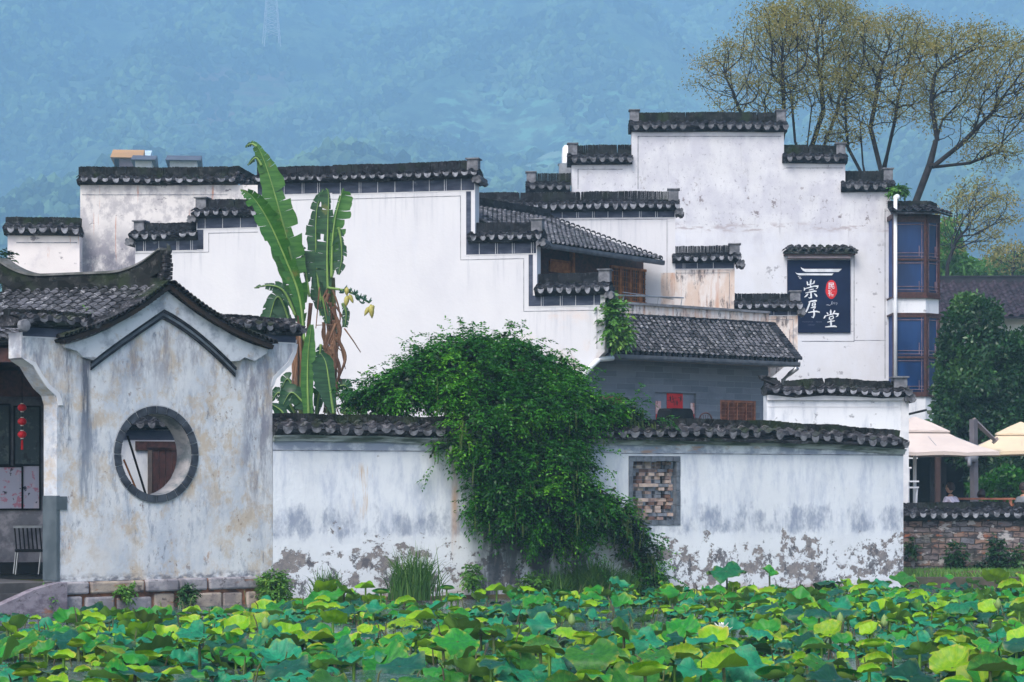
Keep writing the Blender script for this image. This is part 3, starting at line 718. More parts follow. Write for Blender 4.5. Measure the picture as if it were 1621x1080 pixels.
# courtyard wall with door, seen through the round window and beyond
J = Fr(300, 44.5, 20.0)
cw_ = tag(empty('inner_courtyard_wall', J), 'white inner wall with tiled cap and plank door, seen through the round window', 'wall')
jz = lambda y: J.z(250, y)
x0, x1 = J.u(150), J.u(330)
mb = MB(); mb.box(x0, x1, 0, .3, -.1, jz(680)); mb.build('wall_body', M['pl_side'], cw_)
band(cw_, x0, x1, jz(697), jz(681), ticks=False)
coping(cw_, x0, x1, jz(650), jz(662), jz(679), t=.3, pitch=.22, finR=False, white=False)
mb = MB(); mb.box(J.u(214), J.u(300), -.05, .02, jz(713), jz(699)); mb.box(J.u(232), J.u(268), -.08, -.05, jz(709), jz(704))
dl = mb.build('door_lintel', M['darkwood'], cw_)
mb = MB(); a = J.u(241)
for k in range(8): mb.box(a + k * .13, a + k * .13 + .122, -.03, .02, .3, jz(713))
d_ = mb.build('plank_door', M['darkwood'], cw_)
mb = MB(); mb.box(a - .09, a - .01, -.05, .02, .3, jz(713)); mb.build('door_post', simple('grey_brown_post', (.13, .1, .09), (.07, .06, .06), 6), cw_)
for (a, b, rad, mt, lab) in (((202, 690), (236, 800), .022, 'dark', 'thin dark pole leaning across the round window opening'), ((196, 728), (222, 790), .018, 'wood', 'short tan bamboo pole leaning low behind the round window')):
    mb = MB(); mb.tube([P(a[0], a[1], 39.5), P(b[0], b[1], 39.2)], rad, 6); tag(mb.build('leaning_pole', M[mt]), lab, 'pole')
# ================================================================== WHITE GABLED HOUSE (centre)
G = Fr(958, 54.5, -12.0)
gh = tag(empty('gabled_house', G), 'stepped white gable house with grey brick side and wooden upper windows, behind the banana plant', 'house')
gz = G.z
zS1, zS2, zS3a, zS3b, zS4, zS5 = gz(300, 379), gz(400, 343), gz(440, 290), gz(750, 282), gz(850, 383), gz(955, 466)
e0, e1, e2, e2b, e3, e4, e5 = G.u(214), G.u(322), G.u(408), G.u(526), G.u(752), G.u(850), G.u(958)
outl = [(e0, -.1), (G.u(905), -.1)] + [G.uz(905, 622), G.uz(912, 604), G.uz(926, 586), G.uz(944, 570), G.uz(954, 560)] + [(e5, gz(958, 556)), (e5, zS5), (e4, zS5), (e4, zS4), (e3, zS4), (e3, zS3b), (e2b, zS3b), (e2b, zS3a), (e2, zS3a), (e2, zS2), (e1 - .18, zS2), (e1 - .18, zS1), (e0, zS1)]
mb = MB(); mb.prism([outl], 0, .45); mb.build('front_gable_wall', M['pl_clean'], gh)
T = .45
def cop(fr, par, xa, xb, yt, yr, ys, xm=None, **k):
    xm = xm or xb
    k.setdefault('t', T)
    return coping(par, fr.u(xa), fr.u(xb), fr.z(xm, yt), fr.z(xm, yr), fr.z(xm, ys), **k)
cop(G, gh, 208, 313, 350, 362, 379, xm=300, finL=True, finR=False)
cop(G, gh, 306, 410, 313, 327, 343, xm=400, finL=True, finR=False)
cop(G, gh, 404, 527, 263, 277, 290, xm=440, finR=False)
cop(G, gh, 525, 757, 253, 267, 282, xm=750)
cop(G, gh, 742, 859, 349, 363, 382, xm=850)
cop(G, gh, 848, 966, 430, 445, 466, xm=955)
bw = .17
z1, z2, z3a, z3b, z4, z5 = gz(300, 396), gz(400, 360), gz(440, 308), gz(750, 301), gz(850, 401), gz(955, 483)
band(gh, e0 + .02, e1, z1, zS1); band(gh, e1 - .16, e2 - .02, z2, zS2); band(gh, e1 - .18 + .01, e1, z1 + .01, z2 - .03, ticks=False)
band(gh, e2, e2b, z3a, zS3a); band(gh, e2b, e3 - .02, z3b, zS3b)
band(gh, e3 - bw * 1.3, e3 - .1, z4 - .0, z3b - .03, ticks=False); band(gh, e3 - .1, e4 - .02, z4, zS4)
band(gh, e4 - bw * 1.2, e4 - .1, z5, z4 - .03, ticks=False); band(gh, e4 - .1, e5 - .12, z5, zS5)
mb = MB(); o_ = .13
path_line(mb, [(e0, z1 - .06), (e1 + .14, z1 - .06), (e1 + .14, z2 - .12), (e2, z2 - .12)], .012)
path_line(mb, [(e2 + .02, z3a - .15), (e2b, z3a - .15), (e3 - bw * 1.3 - .14, z3b - .14), (e3 - bw * 1.3 - .14, z4 - .12), (e4 - bw * 1.2 - .12, z4 - .12), (e4 - bw * 1.2 - .12, z5 - .12), (e5 - .2, z5 - .12), (e5 - .2, gz(950, 553))], .012)
mb.build('scored_line', M['line'], gh)
# back gable wall
H = Fr(1262, 60.2, -4.0)
hz_ = H.z
zt3, zt4, zt5 = hz_(1070, 333), hz_(1165, 415), hz_(1262, 491)
h3, h4, h5 = H.u(1069), H.u(1163), H.u(1263)
g2 = tag(empty('rear_gable', H), 'second stepped white gable with orange-stained lower steps, behind the tiled courtyard roofs', 'house')
hx0 = H.u(700)
mb = MB(); mb.prism([[(hx0, -.1), (h3, -.1), (h3, zt3), (hx0, zt3)]], 0, T); mb.build('upper_wall', M['pl_clean'], g2)
mb = MB(); mb.box(H.u(1046), h3 + .002, -.004, .1, hz_(1060, 500), hz_(1060, 432)); mb.build('stained_wall_patch', M['pl_stained'], g2)
mb = MB(); mb.prism([[(h3, -.1), (h5 - .75, -.1), (h5 - .75, hz_(1222, 600)), (h5 - .5, hz_(1240, 588)), (h5 - .2, hz_(1255, 572)), (h5, hz_(1262, 562)), (h5, zt5), (h4, zt5), (h4, zt4), (h3, zt4)]], 0, T); mb.build('stained_wall', M['pl_stained'], g2)
def cop2(a, b, yt, yr, ys, **k): return coping(g2, H.u(a), H.u(b), hz_(b, yt), hz_(b, yr), hz_(b, ys), t=T, **k)
cop2(700, 1076, 301, 315, 333); cop2(1064, 1173, 388, 400, 415); cop2(1162, 1269, 463, 474, 491)
band(g2, hx0, h3 - .02, hz_(1070, 344), zt3); band(g2, h3, h4 - .02, hz_(1165, 425), zt4); band(g2, h4, h5 - .02, hz_(1262, 499), zt5)
mb = MB(); path_line(mb, [(hx0, hz_(1070, 347)), (h3 - .22, hz_(1070, 347)), (h3 - .22, hz_(1070, 460))], .012); path_line(mb, [(h3 + .02, hz_(1165, 432)), (h4 - .14, hz_(1165, 432)), (h4 - .14, hz_(1165, 488))], .012); path_line(mb, [(h4 + .5, hz_(1262, 506)), (h5 - .12, hz_(1262, 506)), (h5 - .12, hz_(1262, 556))], .012)
mb.build('scored_line', M['line'], g2)
GW = Matrix.Translation(G.o) @ Matrix.Rotation(G.a, 4, 'Z'); GI = GW.inverted()
def gl(p): return GI @ Vector(p)          # world point to the house's frame
# upper tiled roof
RR = Vector((.97, 59.95, 9.0)); ER = P(1048, 413, 59.9); EL = P(862, 399, 55.6); EL.z = ER.z
RL = RR + EL - ER
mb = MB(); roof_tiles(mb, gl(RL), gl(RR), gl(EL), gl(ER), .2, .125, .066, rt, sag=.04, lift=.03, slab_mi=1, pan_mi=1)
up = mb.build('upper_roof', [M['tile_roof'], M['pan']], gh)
def seg_ridge(a, b, h, w_, par, name, mat, th=.034):
    d = (b - a); L = d.length; n = int(L / th); d.normalize(); s = Vector((d.y, -d.x, 0)).normalized(); mb = MB()
    for i in range(n):
        p = a + d * (i * th); q = p + d * th * .88; hh = h + rt.uniform(-.012, .005)
        vs = [p - s * w_, p + s * w_, q + s * w_, q - s * w_]; vs = vs + [v + Vector((0, 0, hh)) for v in vs]
        mb.add(vs, [(0, 3, 2, 1), (4, 5, 6, 7), (0, 1, 5, 4), (1, 2, 6, 5), (2, 3, 7, 6), (3, 0, 4, 7)])
    return mb.build(name, mat, par)
seg_ridge(gl(RL), gl(RR), .24, .09, up, 'ridge_cap', M['ridge'])
def verge(a, b, par, n=22, r=.075):
    mb = MB(); d = (b - a); s = Vector((d.y, -d.x, 0)).normalized(); dn = d.normalized(); nn = s.cross(dn); nn = nn if nn.z > 0 else -nn
    for i in range(n):
        p = a + d * ((i + .5) / n)
        vs = []
        for k in range(5):
            q = radians(-85 + 42 * k); vs.append(p + s * .13 + dn * (sin(q) * r) + nn * (cos(q) * r + .04))
        vs += [v - s * .26 for v in vs[:5]]; vs += [v - nn * .05 for v in vs[:5]]
        mb.add(vs, [(k, k + 1, 6 + k, 5 + k) for k in range(4)] + [(k, 10 + k, 11 + k, k + 1) for k in range(4)])
    mb.build('verge_tiles', M['tile'], par)
verge(gl(RR), gl(ER), up)
def gutter(a, b, par, r=.07, dz=-.05):
    mb = MB(); a = a + Vector((0, 0, dz)); b = b + Vector((0, 0, dz)); d = (b - a).normalized(); s = Vector((d.y, -d.x, 0)).normalized()
    prof = [(r, .02), (r, -.05), (r * .7, -.1), (-r * .7, -.1), (-r, -.05), (-r, .02)]
    vs = [p + s * (x + .04) + Vector((0, 0, z)) for p in (a, b) for x, z in prof]; k = len(prof)
    mb.add(vs, [(i, i + 1, k + i + 1, k + i) for i in range(k - 1)] + [tuple(range(k)), tuple(range(2 * k - 1, k - 1, -1))]); mb.build('gutter', M['gutter'], par)
gutter(gl(EL), gl(ER), gh, .05, -.02)
# wooden window wall under the upper roof
Wd = Fr2(855, 56.9, 1045, 61.0)
def sub(name, fr):
    o = empty(name); o.parent = gh; o.matrix_parent_inverse = GI.copy(); o.matrix_basis = Matrix.Translation(fr.o) @ Matrix.Rotation(fr.a, 4, 'Z'); return o
ww = sub('wooden_window_wall', Wd)
zf = lambda px, py: Wd.z(px, py)
zb_, zt_ = Wd.z(960, 482), Wd.z(960, 395)
mb = MB(); L_ = Wd.u(1045); mb.box(0, L_, .05, .15, zb_, zt_ + .1); mb.build('backing', M['darkwood'], ww)
mb = MB(); mb.box(Wd.u(871), Wd.u(903), -.0, .06, Wd.z(890, 432), Wd.z(890, 415)); 
for k in range(6): z = Wd.z(890, 430) + k * .05; mb.box(Wd.u(871), Wd.u(903), -.008, .02, z, z + .035)
mb.box(Wd.u(904), Wd.u(908), -.05, .06, zb_, zt_)
mb.build('board_panel', M['wood'], ww)
for k in range(4):
    a = Wd.u(967) + (Wd.u(1028) - Wd.u(967)) * k / 4; b = a + (Wd.u(1028) - Wd.u(967)) / 4
    mb = MB(); z0_, z1_ = zb_ + .1, Wd.z(1000, 424)
    mb.box(a, a + .05, -.02, .05, z0_, z1_); mb.box(b - .06, b - .01, -.02, .05, z0_, z1_); mb.box(a + .05, b - .06, -.02, .05, z1_ - .06, z1_); mb.box(a + .05, b - .06, -.02, .05, z0_, z0_ + .06)
    fr_o = mb.build('casement_frame', M['wood'], ww)
    mb = MB(); mb.box(a + .05, b - .06, .01, .03, z0_ + .06, z1_ - .06); mb.build('pane', simple('dark_window', (.05, .022, .014), None, 3, .3, 0), fr_o)
    mb = MB()
    for q in range(1, 7): z = z0_ + (z1_ - z0_) * q / 7; mb.box(a + .05, b - .06, -.005, .012, z, z + .014)
    for q in range(1, 4): x = a + (b - a) * q / 4; mb.box(x, x + .014, -.009, .011, z0_ + .06, z1_ - .06)
    mb.build('glazing_bars', M['wood'], fr_o)
mb = MB(); mb.box(Wd.u(1030), L_, -.03, .06, zb_, zt_ - .02); mb.build('end_pier', M['pl_stained'], ww)
mb = MB(); mb.tube([Wd.w2l(P(1048, 422, 60.6)), Wd.w2l(P(1048, 478, 60.6))], .035, 8); mb.build('downpipe', M['metal'], ww)
# terrace parapet, rail
Pp = Fr2(963, 56.4, 1217, 59.8)
pp = sub('terrace_parapet', Pp); L_ = Pp.u(1217); zc = Pp.z(963, 477)
mb = MB(); mb.box(-.4, L_, 0, .18, Pp.z(963, 505), zc - .05); mb.build('parapet_wall', M['pl_stained'], pp)
mb = MB(); mb.box(-.4, L_, -.06, .24, zc - .05, zc + .01); mb.build('parapet_cap', simple('parapet_cap_stone', (.2, .21, .24), (.12, .125, .14), 5), pp)
# metal rail on the parapet
rl = tag(empty('metal_rail', Pp), 'thin grey metal rail on bent brackets above the stained parapet', 'rail')
mb = MB(); mb.tube([Pp.uz(960, 467, .1), Pp.uz(1088, 470, .1)] if False else [(Pp.u(958), .1, zc + .17), (Pp.u(1086), .1, zc + .22)], .02, 6); mb.tube([(Pp.u(990), .1, zc + .26), (Pp.u(1070), .1, zc + .17)], .012, 6); mb.build('top_bar', M['metal'], rl)
for x in (990, 1045, 1082):
    mb = MB(); u_ = Pp.u(x); mb.tube([(u_, .1, zc + .01), (u_ + .03, .1, zc + .19)], .014, 5); mb.build('bracket', M['metal'], rl)
# lower tiled roof
EL2 = P(958, 557, 54.95); ER2 = P(1262, 569, 58.8); RR2 = P(1218, 514, 59.6); ER2.z = EL2.z; RL2 = RR2 + EL2 - ER2
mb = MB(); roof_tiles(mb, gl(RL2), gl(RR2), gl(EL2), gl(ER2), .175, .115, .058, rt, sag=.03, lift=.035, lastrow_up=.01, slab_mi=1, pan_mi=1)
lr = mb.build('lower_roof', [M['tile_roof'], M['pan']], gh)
verge(gl(RR2), gl(ER2), lr, 16, .07)
seg_ridge(gl(RL2), gl(RR2), .07, .07, lr, 'ridge_cap', M['tile'], .09)
mb = MB(); n_ = 34
db = MB()
dd = (ER2 - EL2); Ld = dd.length; nd = round(Ld / .175)
for i in range(nd):
    p = gl(EL2 + dd * ((i + .75) / nd)); ev = (gl(ER2) - gl(EL2)).normalized(); s = Vector((ev.y, -ev.x, 0)).normalized()
    vs = [p + s * .01 + ev * x + Vector((0, 0, z)) for x, z in ((-.06, .02), (-.045, -.06), (0, -.1), (.045, -.06), (.06, .02))]
    vs += [v + s * .015 for v in vs]
    db.add(vs, [(0, 1, 2, 3, 4), (5, 9, 8, 7, 6)] + [(k, 5 + k, 5 + (k + 1) % 5, (k + 1) % 5) for k in range(5)])
db.build('drip_tiles', M['tile'], lr)
gutter(gl(EL2), gl(ER2), gh, .08, -.07)
# grey brick side
Bk = Fr2(900, 55.1, 1216, 59.35)
bk = sub('brick_side', Bk); L_ = Bk.u(1216); zt_ = EL2.z + .25
wx0, wx1 = Bk.u(1140), Bk.u(1197); wz1 = Bk.z(1168, 634); lx0_, lx1_ = Bk.u(928), Bk.u(990); lz_ = Bk.z(960, 627)
dx0, dx1, dz_ = Bk.u(1037), Bk.u(1102), Bk.z(1068, 622)
mb = MB(); mb.prism([[(0, -.1), (L_, -.1), (L_, zt_), (0, zt_)], [(wx0, 1.2), (wx0, wz1), (wx1, wz1), (wx1, 1.2)], [(lx0_, 1.2), (lx0_, lz_), (lx1_, lz_), (lx1_, 1.2)], [(dx0, 0.1), (dx0, dz_), (dx1, dz_), (dx1, 0.1)]], 0, .3)
mb.build('brick_wall', M['greybrick'], bk)
mb = MB(); mb.box(-.1, L_ + .3, -.5, .1, EL2.z - .14, EL2.z - .09); mb.build('eave_soffit', simple('pinkish_soffit_plaster', (.3, .25, .26), (.2, .18, .2), 3), bk)
def lattice_window(par, x0, x1, z1, z0, cols, name='window'):
    mb = MB(); f = .06
    mb.box(x0, x1, .02, .1, z1 - f, z1); mb.box(x0, x0 + f, .02, .1, z0, z1 - f); mb.box(x1 - f, x1, .02, .1, z0, z1 - f); mb.box(x0 + f, x1 - f, .02, .1, z0, z0 + f)
    for c in range(1, cols): x = x0 + (x1 - x0) * c / cols; mb.box(x - .025, x + .025, .025, .1, z0 + f, z1 - f)
    wo_ = mb.build(name, M['redwood'], par)
    mb = MB(); mb.box(x0 + f, x1 - f, .12, .13, z0 + f, z1 - f); mb.build('backing', simple('deep_red_brown', (.07, .022, .015), None, 3, .5, 0), wo_)
    mb = MB()
    for c in range(cols):
        a = x0 + (x1 - x0) * c / cols + .04; b = x0 + (x1 - x0) * (c + 1) / cols - .04
        zz = z1 - .1; k = 0
        while zz > z0 + .1:
            mb.box(a, b, .04, .06, zz, zz + .014); zz -= .09; k += 1
        for q in range(1, 5): x = a + (b - a) * q / 5; mb.box(x, x + .012, .042, .058, z0 + .05, z1 - .05)
        zm = z1 - (z1 - z0) * .36; mb.box(a - .02, b + .02, .03, .07, zm, zm + .05)
    mb.build('lattice_bars', M['redwood'], wo_)
lattice_window(bk, wx0, wx1, wz1, 1.2, 4); lattice_window(bk, lx0_, lx1_, lz_, 1.2, 4)
mb = MB(); mb.box(dx0, dx1, .08, .14, .1, dz_); dr = mb.build('door', simple('grey_door_leaf', (.2, .23, .29), (.16, .18, .23), 3, .6), bk)
mb = MB(); mb.box(Bk.u(1054), Bk.u(1083), .02, .08, Bk.z(1068, 620), Bk.z(1068, 617.5)); mb.build('lintel_stone', M['white'], bk)
mb = MB(); px0_ = Bk.u(906.0)
pL = [P(970, 567, 54.9), P(948, 569, 54.6), P(938, 578, 54.4), P(922, 597, 54.3), P(905, 612, 54.3), P(905, 700, 54.3)]
mb.tube([gl(p) for p in pL], .065, 8); mb.build('downpipe', M['pipe'], gh, smooth=True)
mb = MB(); pL = [P(1262, 583, 58.6), P(1250, 592, 58.8), P(1240, 601, 58.9), P(1240, 660, 58.9)]
mb.tube([gl(p) for p in pL], .06, 8); mb.build('downpipe', M['metal'], gh, smooth=True)
# red paper notices on the door (separate sheets)
def sheet(px0, px1, py0, py1, mat, lab, y=.07, marks=0, cat='notice'):
    o = MB(); a, b = Bk.u(px0, y), Bk.u(px1, y); pm = (px0 + px1) / 2; z0, z1 = Bk.z(pm, py1, y), Bk.z(pm, py0, y)
    o.box(a, b, y - .008, y, z0, z1)
    if marks:
        r = random.Random(marks)
        for k in range(4):
            cx_ = a + (b - a) * (.16 + .22 * k); cz_ = (z0 + z1) / 2 + .03; s = (b - a) * .075
            for q in range(5):
                x, z = cx_ + r.uniform(-s, s), cz_ + r.uniform(-s * 2, s * 2)
                if q % 2: o.box(x - s * .9, x + s * .9, y - .012, y - .007, z, z + .014, 1)
                else: o.box(x, x + .014, y - .0125, y - .007, z - s * 1.4, z + s * 1.4, 1)
    ob = o.build('paper_notice', [mat, M['ink']]); ob.location = Bk.o; ob.rotation_euler = (0, 0, Bk.a); tag(ob, lab, cat)
sheet(1055.5, 1080.5, 623, 650, M['red'], 'square red paper with black writing, high on the grey door', marks=5)
pkp = poster_mat('faded_pink_print', (.62, .36, .36), [(.75, .6, .6), (.3, .1, .1), (.5, .25, .22)])
sheet(1037.5, 1046, 635, 655, pkp, 'narrow faded pink print on the left door edge'); sheet(1093, 1101, 638, 655, pkp, 'narrow pale pink print on the right door edge')
sheet(1038, 1046, 656, 672, M['red'], 'small plain red paper low on the left door edge'); sheet(1093, 1102, 656, 672, M['red'], 'small plain red paper low on the right door edge')
# dark stove hood / cabinet and round-backed chair in front of the door
cb = P(1069, 770, 55.5); o = tag(empty('dark_cabinet', loc=(cb.x, cb.y, .3), rz=.7), 'matt black cabinet with sloping shoulders, in front of the door with red paper', 'cabinet')
zt_ = CAMZ + (HY - 647) * 55.5 / FPX - .3
mb = MB(); mb.box(-.4, .4, -.25, .25, 0, zt_ - .25); mb.build('cabinet_body', M['black'], o)
mb = MB(); mb.prism([[(-.42, zt_ - .25), (.42, zt_ - .25), (.36, zt_ - .06), (.3, zt_), (-.3, zt_), (-.36, zt_ - .06)]], -.24, .24); mb.build('cabinet_top', M['black'], o)
cb = P(1117, 770, 56.0); o = tag(empty('round_back_chair', loc=(cb.x, cb.y, .3), rz=.2), 'dark wooden chair with round spoked back, between the cabinet and the lattice window', 'chair')
zt_ = CAMZ + (HY - 654) * 56 / FPX - .3; r = .16
mb = MB(); mb.tube([(r * cos(q), 0, zt_ - r + r * sin(q)) for q in [pi * k / 12 for k in range(13)]] + [(-r, 0, zt_ - .9)], .018, 6); mb.tube([(r, 0, zt_ - r), (r, 0, zt_ - .9)], .018, 6); mb.build('backrest_hoop', M['darkwood'], o)
mb = MB()
for k in range(5): x = -.1 + .05 * k; mb.tube([(x, 0, zt_ - .75), (x * 1.2, 0, zt_ - .05)], .008, 4)
mb.build('spokes', M['darkwood'], o)
mb = MB(); mb.box(-.22, .22, -.4, .03, zt_ - .82, zt_ - .76); mb.build('seat', M['darkwood'], o)
for x, y in ((-.18, -.36), (.18, -.36), (-.18, 0), (.18, 0)):
    mb = MB(); mb.tube([(x, y, zt_ - .8), (x, y, 0)], .018, 5); mb.build('leg', M['darkwood'], o)

# ================================================================== GRIMY HOUSE (upper left)
Lf = Fr(127, 61.0, 0.0)
gr = tag(empty('grimy_house', Lf), 'old rust-streaked plaster house with stained lower wall, behind the pavilion roof', 'house')
lz = Lf.z
mb = MB(); mb.prism([[(0, -.1), (Lf.u(420), -.1), (Lf.u(420), lz(127, 293)), (0, lz(127, 293))]], 0, .5); mb.build('main_wall', M['pl_grimy'], gr)
cop(Lf, gr, 123, 373, 263, 277, 292, finR=False, pitch=.29, mats=('tile_old', 'ridge_old', 'drip'))
mb = MB(); mb.box(Lf.u(130), Lf.u(360), -.006, .01, lz(1, 309), lz(1, 308)); mb.build('scored_line', M['line'], gr)
mb = MB(); a = Vector((Lf.u(371), .0, lz(1, 270))); b = Vector((Lf.u(412), 1.5, lz(1, 288)))
roof_tiles(mb, a + Vector((0, .25, .02)), b + Vector((0, .25, .02)), a + Vector((0, -.2, -.25)), b + Vector((0, -.2, -.25)), .28, .16, .08, rt)
hp = mb.build('hip_tiles', M['tile_old'], gr); seg_ridge(a + Vector((0, .25, 0)), b + Vector((0, .25, 0)), .17, .09, hp, 'ridge_cap', M['ridge_old'])
Lg = Fr(12, 60.4, 0.0)
g3 = tag(empty('low_side_wall', Lg), 'lower white wall with small tiled cap and orange drips, left of the grimy house', 'wall')
mb = MB(); mb.prism([[(0, -.1), (Lg.u(126), -.1), (Lg.u(126), Lg.z(1, 372)), (0, Lg.z(1, 372))]], 0, .4)
mb.build('wall_body', plaster('stained_side_plaster', (.74, .7, .7), [dict(c=(.5, .2, .08), s=(5, 1, .6), lo=.6, hi=.67, amt=.6), dict(c=(.15, .14, .17), s=(2.2, 1, 3), lo=.62, hi=.68, amt=.8), dict(c=(.4, .38, .44), s=(1.5, 1, 1.5), lo=.5, hi=.7, amt=.5)], .3), g3)
cop(Lg, g3, 7, 126, 343, 353, 372, finR=False, t=.4, pitch=.28, mats=('tile_old', 'ridge_old', 'drip'))
mb = MB(); mb.box(Lg.u(26), Lg.u(122), -.006, .01, Lg.z(1, 385), Lg.z(1, 383.6)); mb.build('scored_line', M['line'], g3)

# ================================================================== TALL WHITE HOUSE (right)
Tf = Fr(1410, 68.0, 0.0)
th = tag(empty('tall_house', Tf), 'tall white stepped gable house with blue glazed bay, largest and highest on the right', 'house')
tz = lambda y: Tf.z(1400, y)
tu = Tf.u
mb = MB(); mb.prism([[(tu(905), -.1), (0, -.1), (0, tz(303)), (tu(1338), tz(303)), (tu(1338), tz(258)), (tu(1241), tz(258)), (tu(1241), tz(207)), (tu(1000), tz(207)), (tu(1000), tz(260)), (tu(905), tz(260))]], 0, .5)
mb.build('gable_wall', M['pl_tall'], th)
mb = MB(); mb.box(tu(835), tu(905), .1, .5, -.1, tz(302)); mb.build('wing_wall', M['pl_tall'], th)
old = dict(mats=('tile', 'ridge_old', 'drip'), white=False, pitch=.28, t=.5, brk=False)
cop(Tf, th, 996, 1246, 176, 190, 208, finL=True, **old); cop(Tf, th, 898, 1001, 228, 242, 260, finL=True, finR=False, **old)
cop(Tf, th, 832, 903, 273, 286, 303, finL=True, finR=False, **old)
cop(Tf, th, 1238, 1341, 228, 241, 258, **old); cop(Tf, th, 1331, 1416, 269, 284, 303, **old)
mb = MB()
path_line(mb, [(tu(1010), tz(300)), (tu(1010), tz(216)), (tu(1236), tz(216))], .02, -.005); path_line(mb, [(tu(1245), tz(266)), (tu(1334), tz(266))], .02, -.005)
path_line(mb, [(tu(915), tz(300)), (tu(915), tz(268)), (tu(985), tz(268))], .02, -.005)
path_line(mb, [(tu(1401), tz(330)), (tu(1401), tz(600))], .02, -.005); path_line(mb, [(tu(1270), tz(540.5)), (tu(1352), tz(540.5)), (tu(1352), tz(405))], .02, -.005)
path_line(mb, [(tu(1353), tz(539)), (tu(1402), tz(539))], .015, -.004)
mb.build('scored_line', M['line'], th)
mb = MB(); mb.tube([(Tf.u(1417.5, -1.08), -1.08, tz(322)), (Tf.u(1417.5, -1.08), -1.08, tz(640))], .055, 8); mb.tube([(Tf.u(1417.5, -1.08), -1.08, tz(322)), (Tf.u(1421, -1.0), -1.0, tz(318))], .09, 8)
mb.build('downpipe', M['pipe'], th, smooth=True)
# little tiled hood over the sign
hd = MB(); a, b = tu(1236), tu(1356)
roof_tiles(hd, (a + .25, 0.0, tz(391)), (b - .25, 0.0, tz(391)), (a + .02, -.36, tz(401)), (b - .02, -.36, tz(401)), .235, .17, .1, rt, lift=.02, ang=88)
ho = hd.build('sign_hood', M['tile_old'], th)
mb = MB(); mb.box(a + .08, b - .08, -.3, 0, tz(405.5), tz(402)); mb.box(a + .2, b - .2, -.22, 0, tz(410), tz(405.5), 1)
mb.build('hood_board', [M['darkwood'], simple('pinkish_board', (.45, .36, .38), None, 4)], ho)
# bay tower: front face + angled side face, two storeys
bf = 1.0
x0b, x1b = tu(1413, -bf), tu(1466, -bf)
x2b = Fr(1410, 68, 0).u(1487, -.55)
M['blueglass'] = NT('deep_blue_curtained_glass', .25, .3)
g_ = M['blueglass']; g_.col(g_.mix(g_.rng(g_.noise((1.2, 1.2, .3), 3), .3, .7), (.004, .016, .06), (.008, .045, .16))); M['blueglass'] = g_.mat
def bz(py): return Tf.z(1440, py, -bf)
faces = [(Vector((x0b, -bf, 0)), Vector((x1b, -bf, 0))), (Vector((x1b, -bf, 0)), Vector((x2b, -.55, 0)))]
for (za, zb2) in ((bz(470), bz(345)), (bz(628), bz(496))):
    for fi, (A, B) in enumerate(faces):
        d = (B - A); Lb = d.length; ang = atan2(d.y, d.x); MM = Matrix.Translation(A) @ Matrix.Rotation(ang, 4, 'Z')
        mb = MB(); f = .07
        H_ = zb2 - za
        for (p, q, r_, s_) in ((0, f, 0, H_), (Lb - f, Lb, 0, H_), (f, Lb - f, 0, .14), (f, Lb - f, H_ - .12, H_), (f, Lb - f, H_ * .46, H_ * .46 + .06)):
            mb.box(p, q, -.03, .05, za + r_, za + s_, M=MM)
        fo = mb.build('window_frame', M['darkwood'], th)
        mb = MB(); mb.box(f, Lb - f, .02, .03, za + .14, za + H_ - .12, M=MM); mb.build('pane', M['blueglass'], fo)
        mb = MB()
        for (r0_, r1_) in ((.14, H_ * .46), (H_ * .46 + .06, H_ - .12)):
            hh = r1_ - r0_; n_ = Lb - f
            for (p, q, r_, s_) in ((f + .05, f + .062, 0, hh), (n_ - .062, n_ - .05, 0, hh), (f, n_, .06, .072), (f, n_, hh - .08, hh - .068), (f, n_, .16, .172), (n_ - .14, n_ - .128, .06, hh * .35)):
                mb.box(p, q, -.01, .015, za + r0_ + r_, za + r0_ + s_, M=MM)
        mb.build('glazing_bars', simple('pale_red_glazing_bar', (.3, .2, .24), (.16, .1, .12), 4, .5, 0), fo)
def slab(z0, z1, off=0.0, mi=0, M_=None, name='bay_wall', mat=None):
    o2 = MB(); pl = [(x0b - off * .2, -bf - off), (x1b + off * .6, -bf - off), (x2b + off, -.55 - off * .3), (x2b + off, .6), (x0b - off * .2, .6)]
    k = len(pl); o2.add([(x, y, z0) for x, y in pl] + [(x, y, z1) for x, y in pl], [tuple(range(k))[::-1], tuple(range(k, 2 * k))] + [(i, (i + 1) % k, k + (i + 1) % k, k + i) for i in range(k)])
    return o2.build(name, mat, th)
slab(bz(496), bz(470), -.02, mat=M['pl_side']); slab(bz(727), bz(628), -.02, mat=M['pl_side'])
slab(bz(472), bz(469), .05, name='sill_board', mat=M['darkwood']); slab(bz(498), bz(495.5), .04, name='head_board', mat=M['darkwood'])
slab(bz(345), bz(338), .03, name='bay_fascia', mat=M['darkwood'])
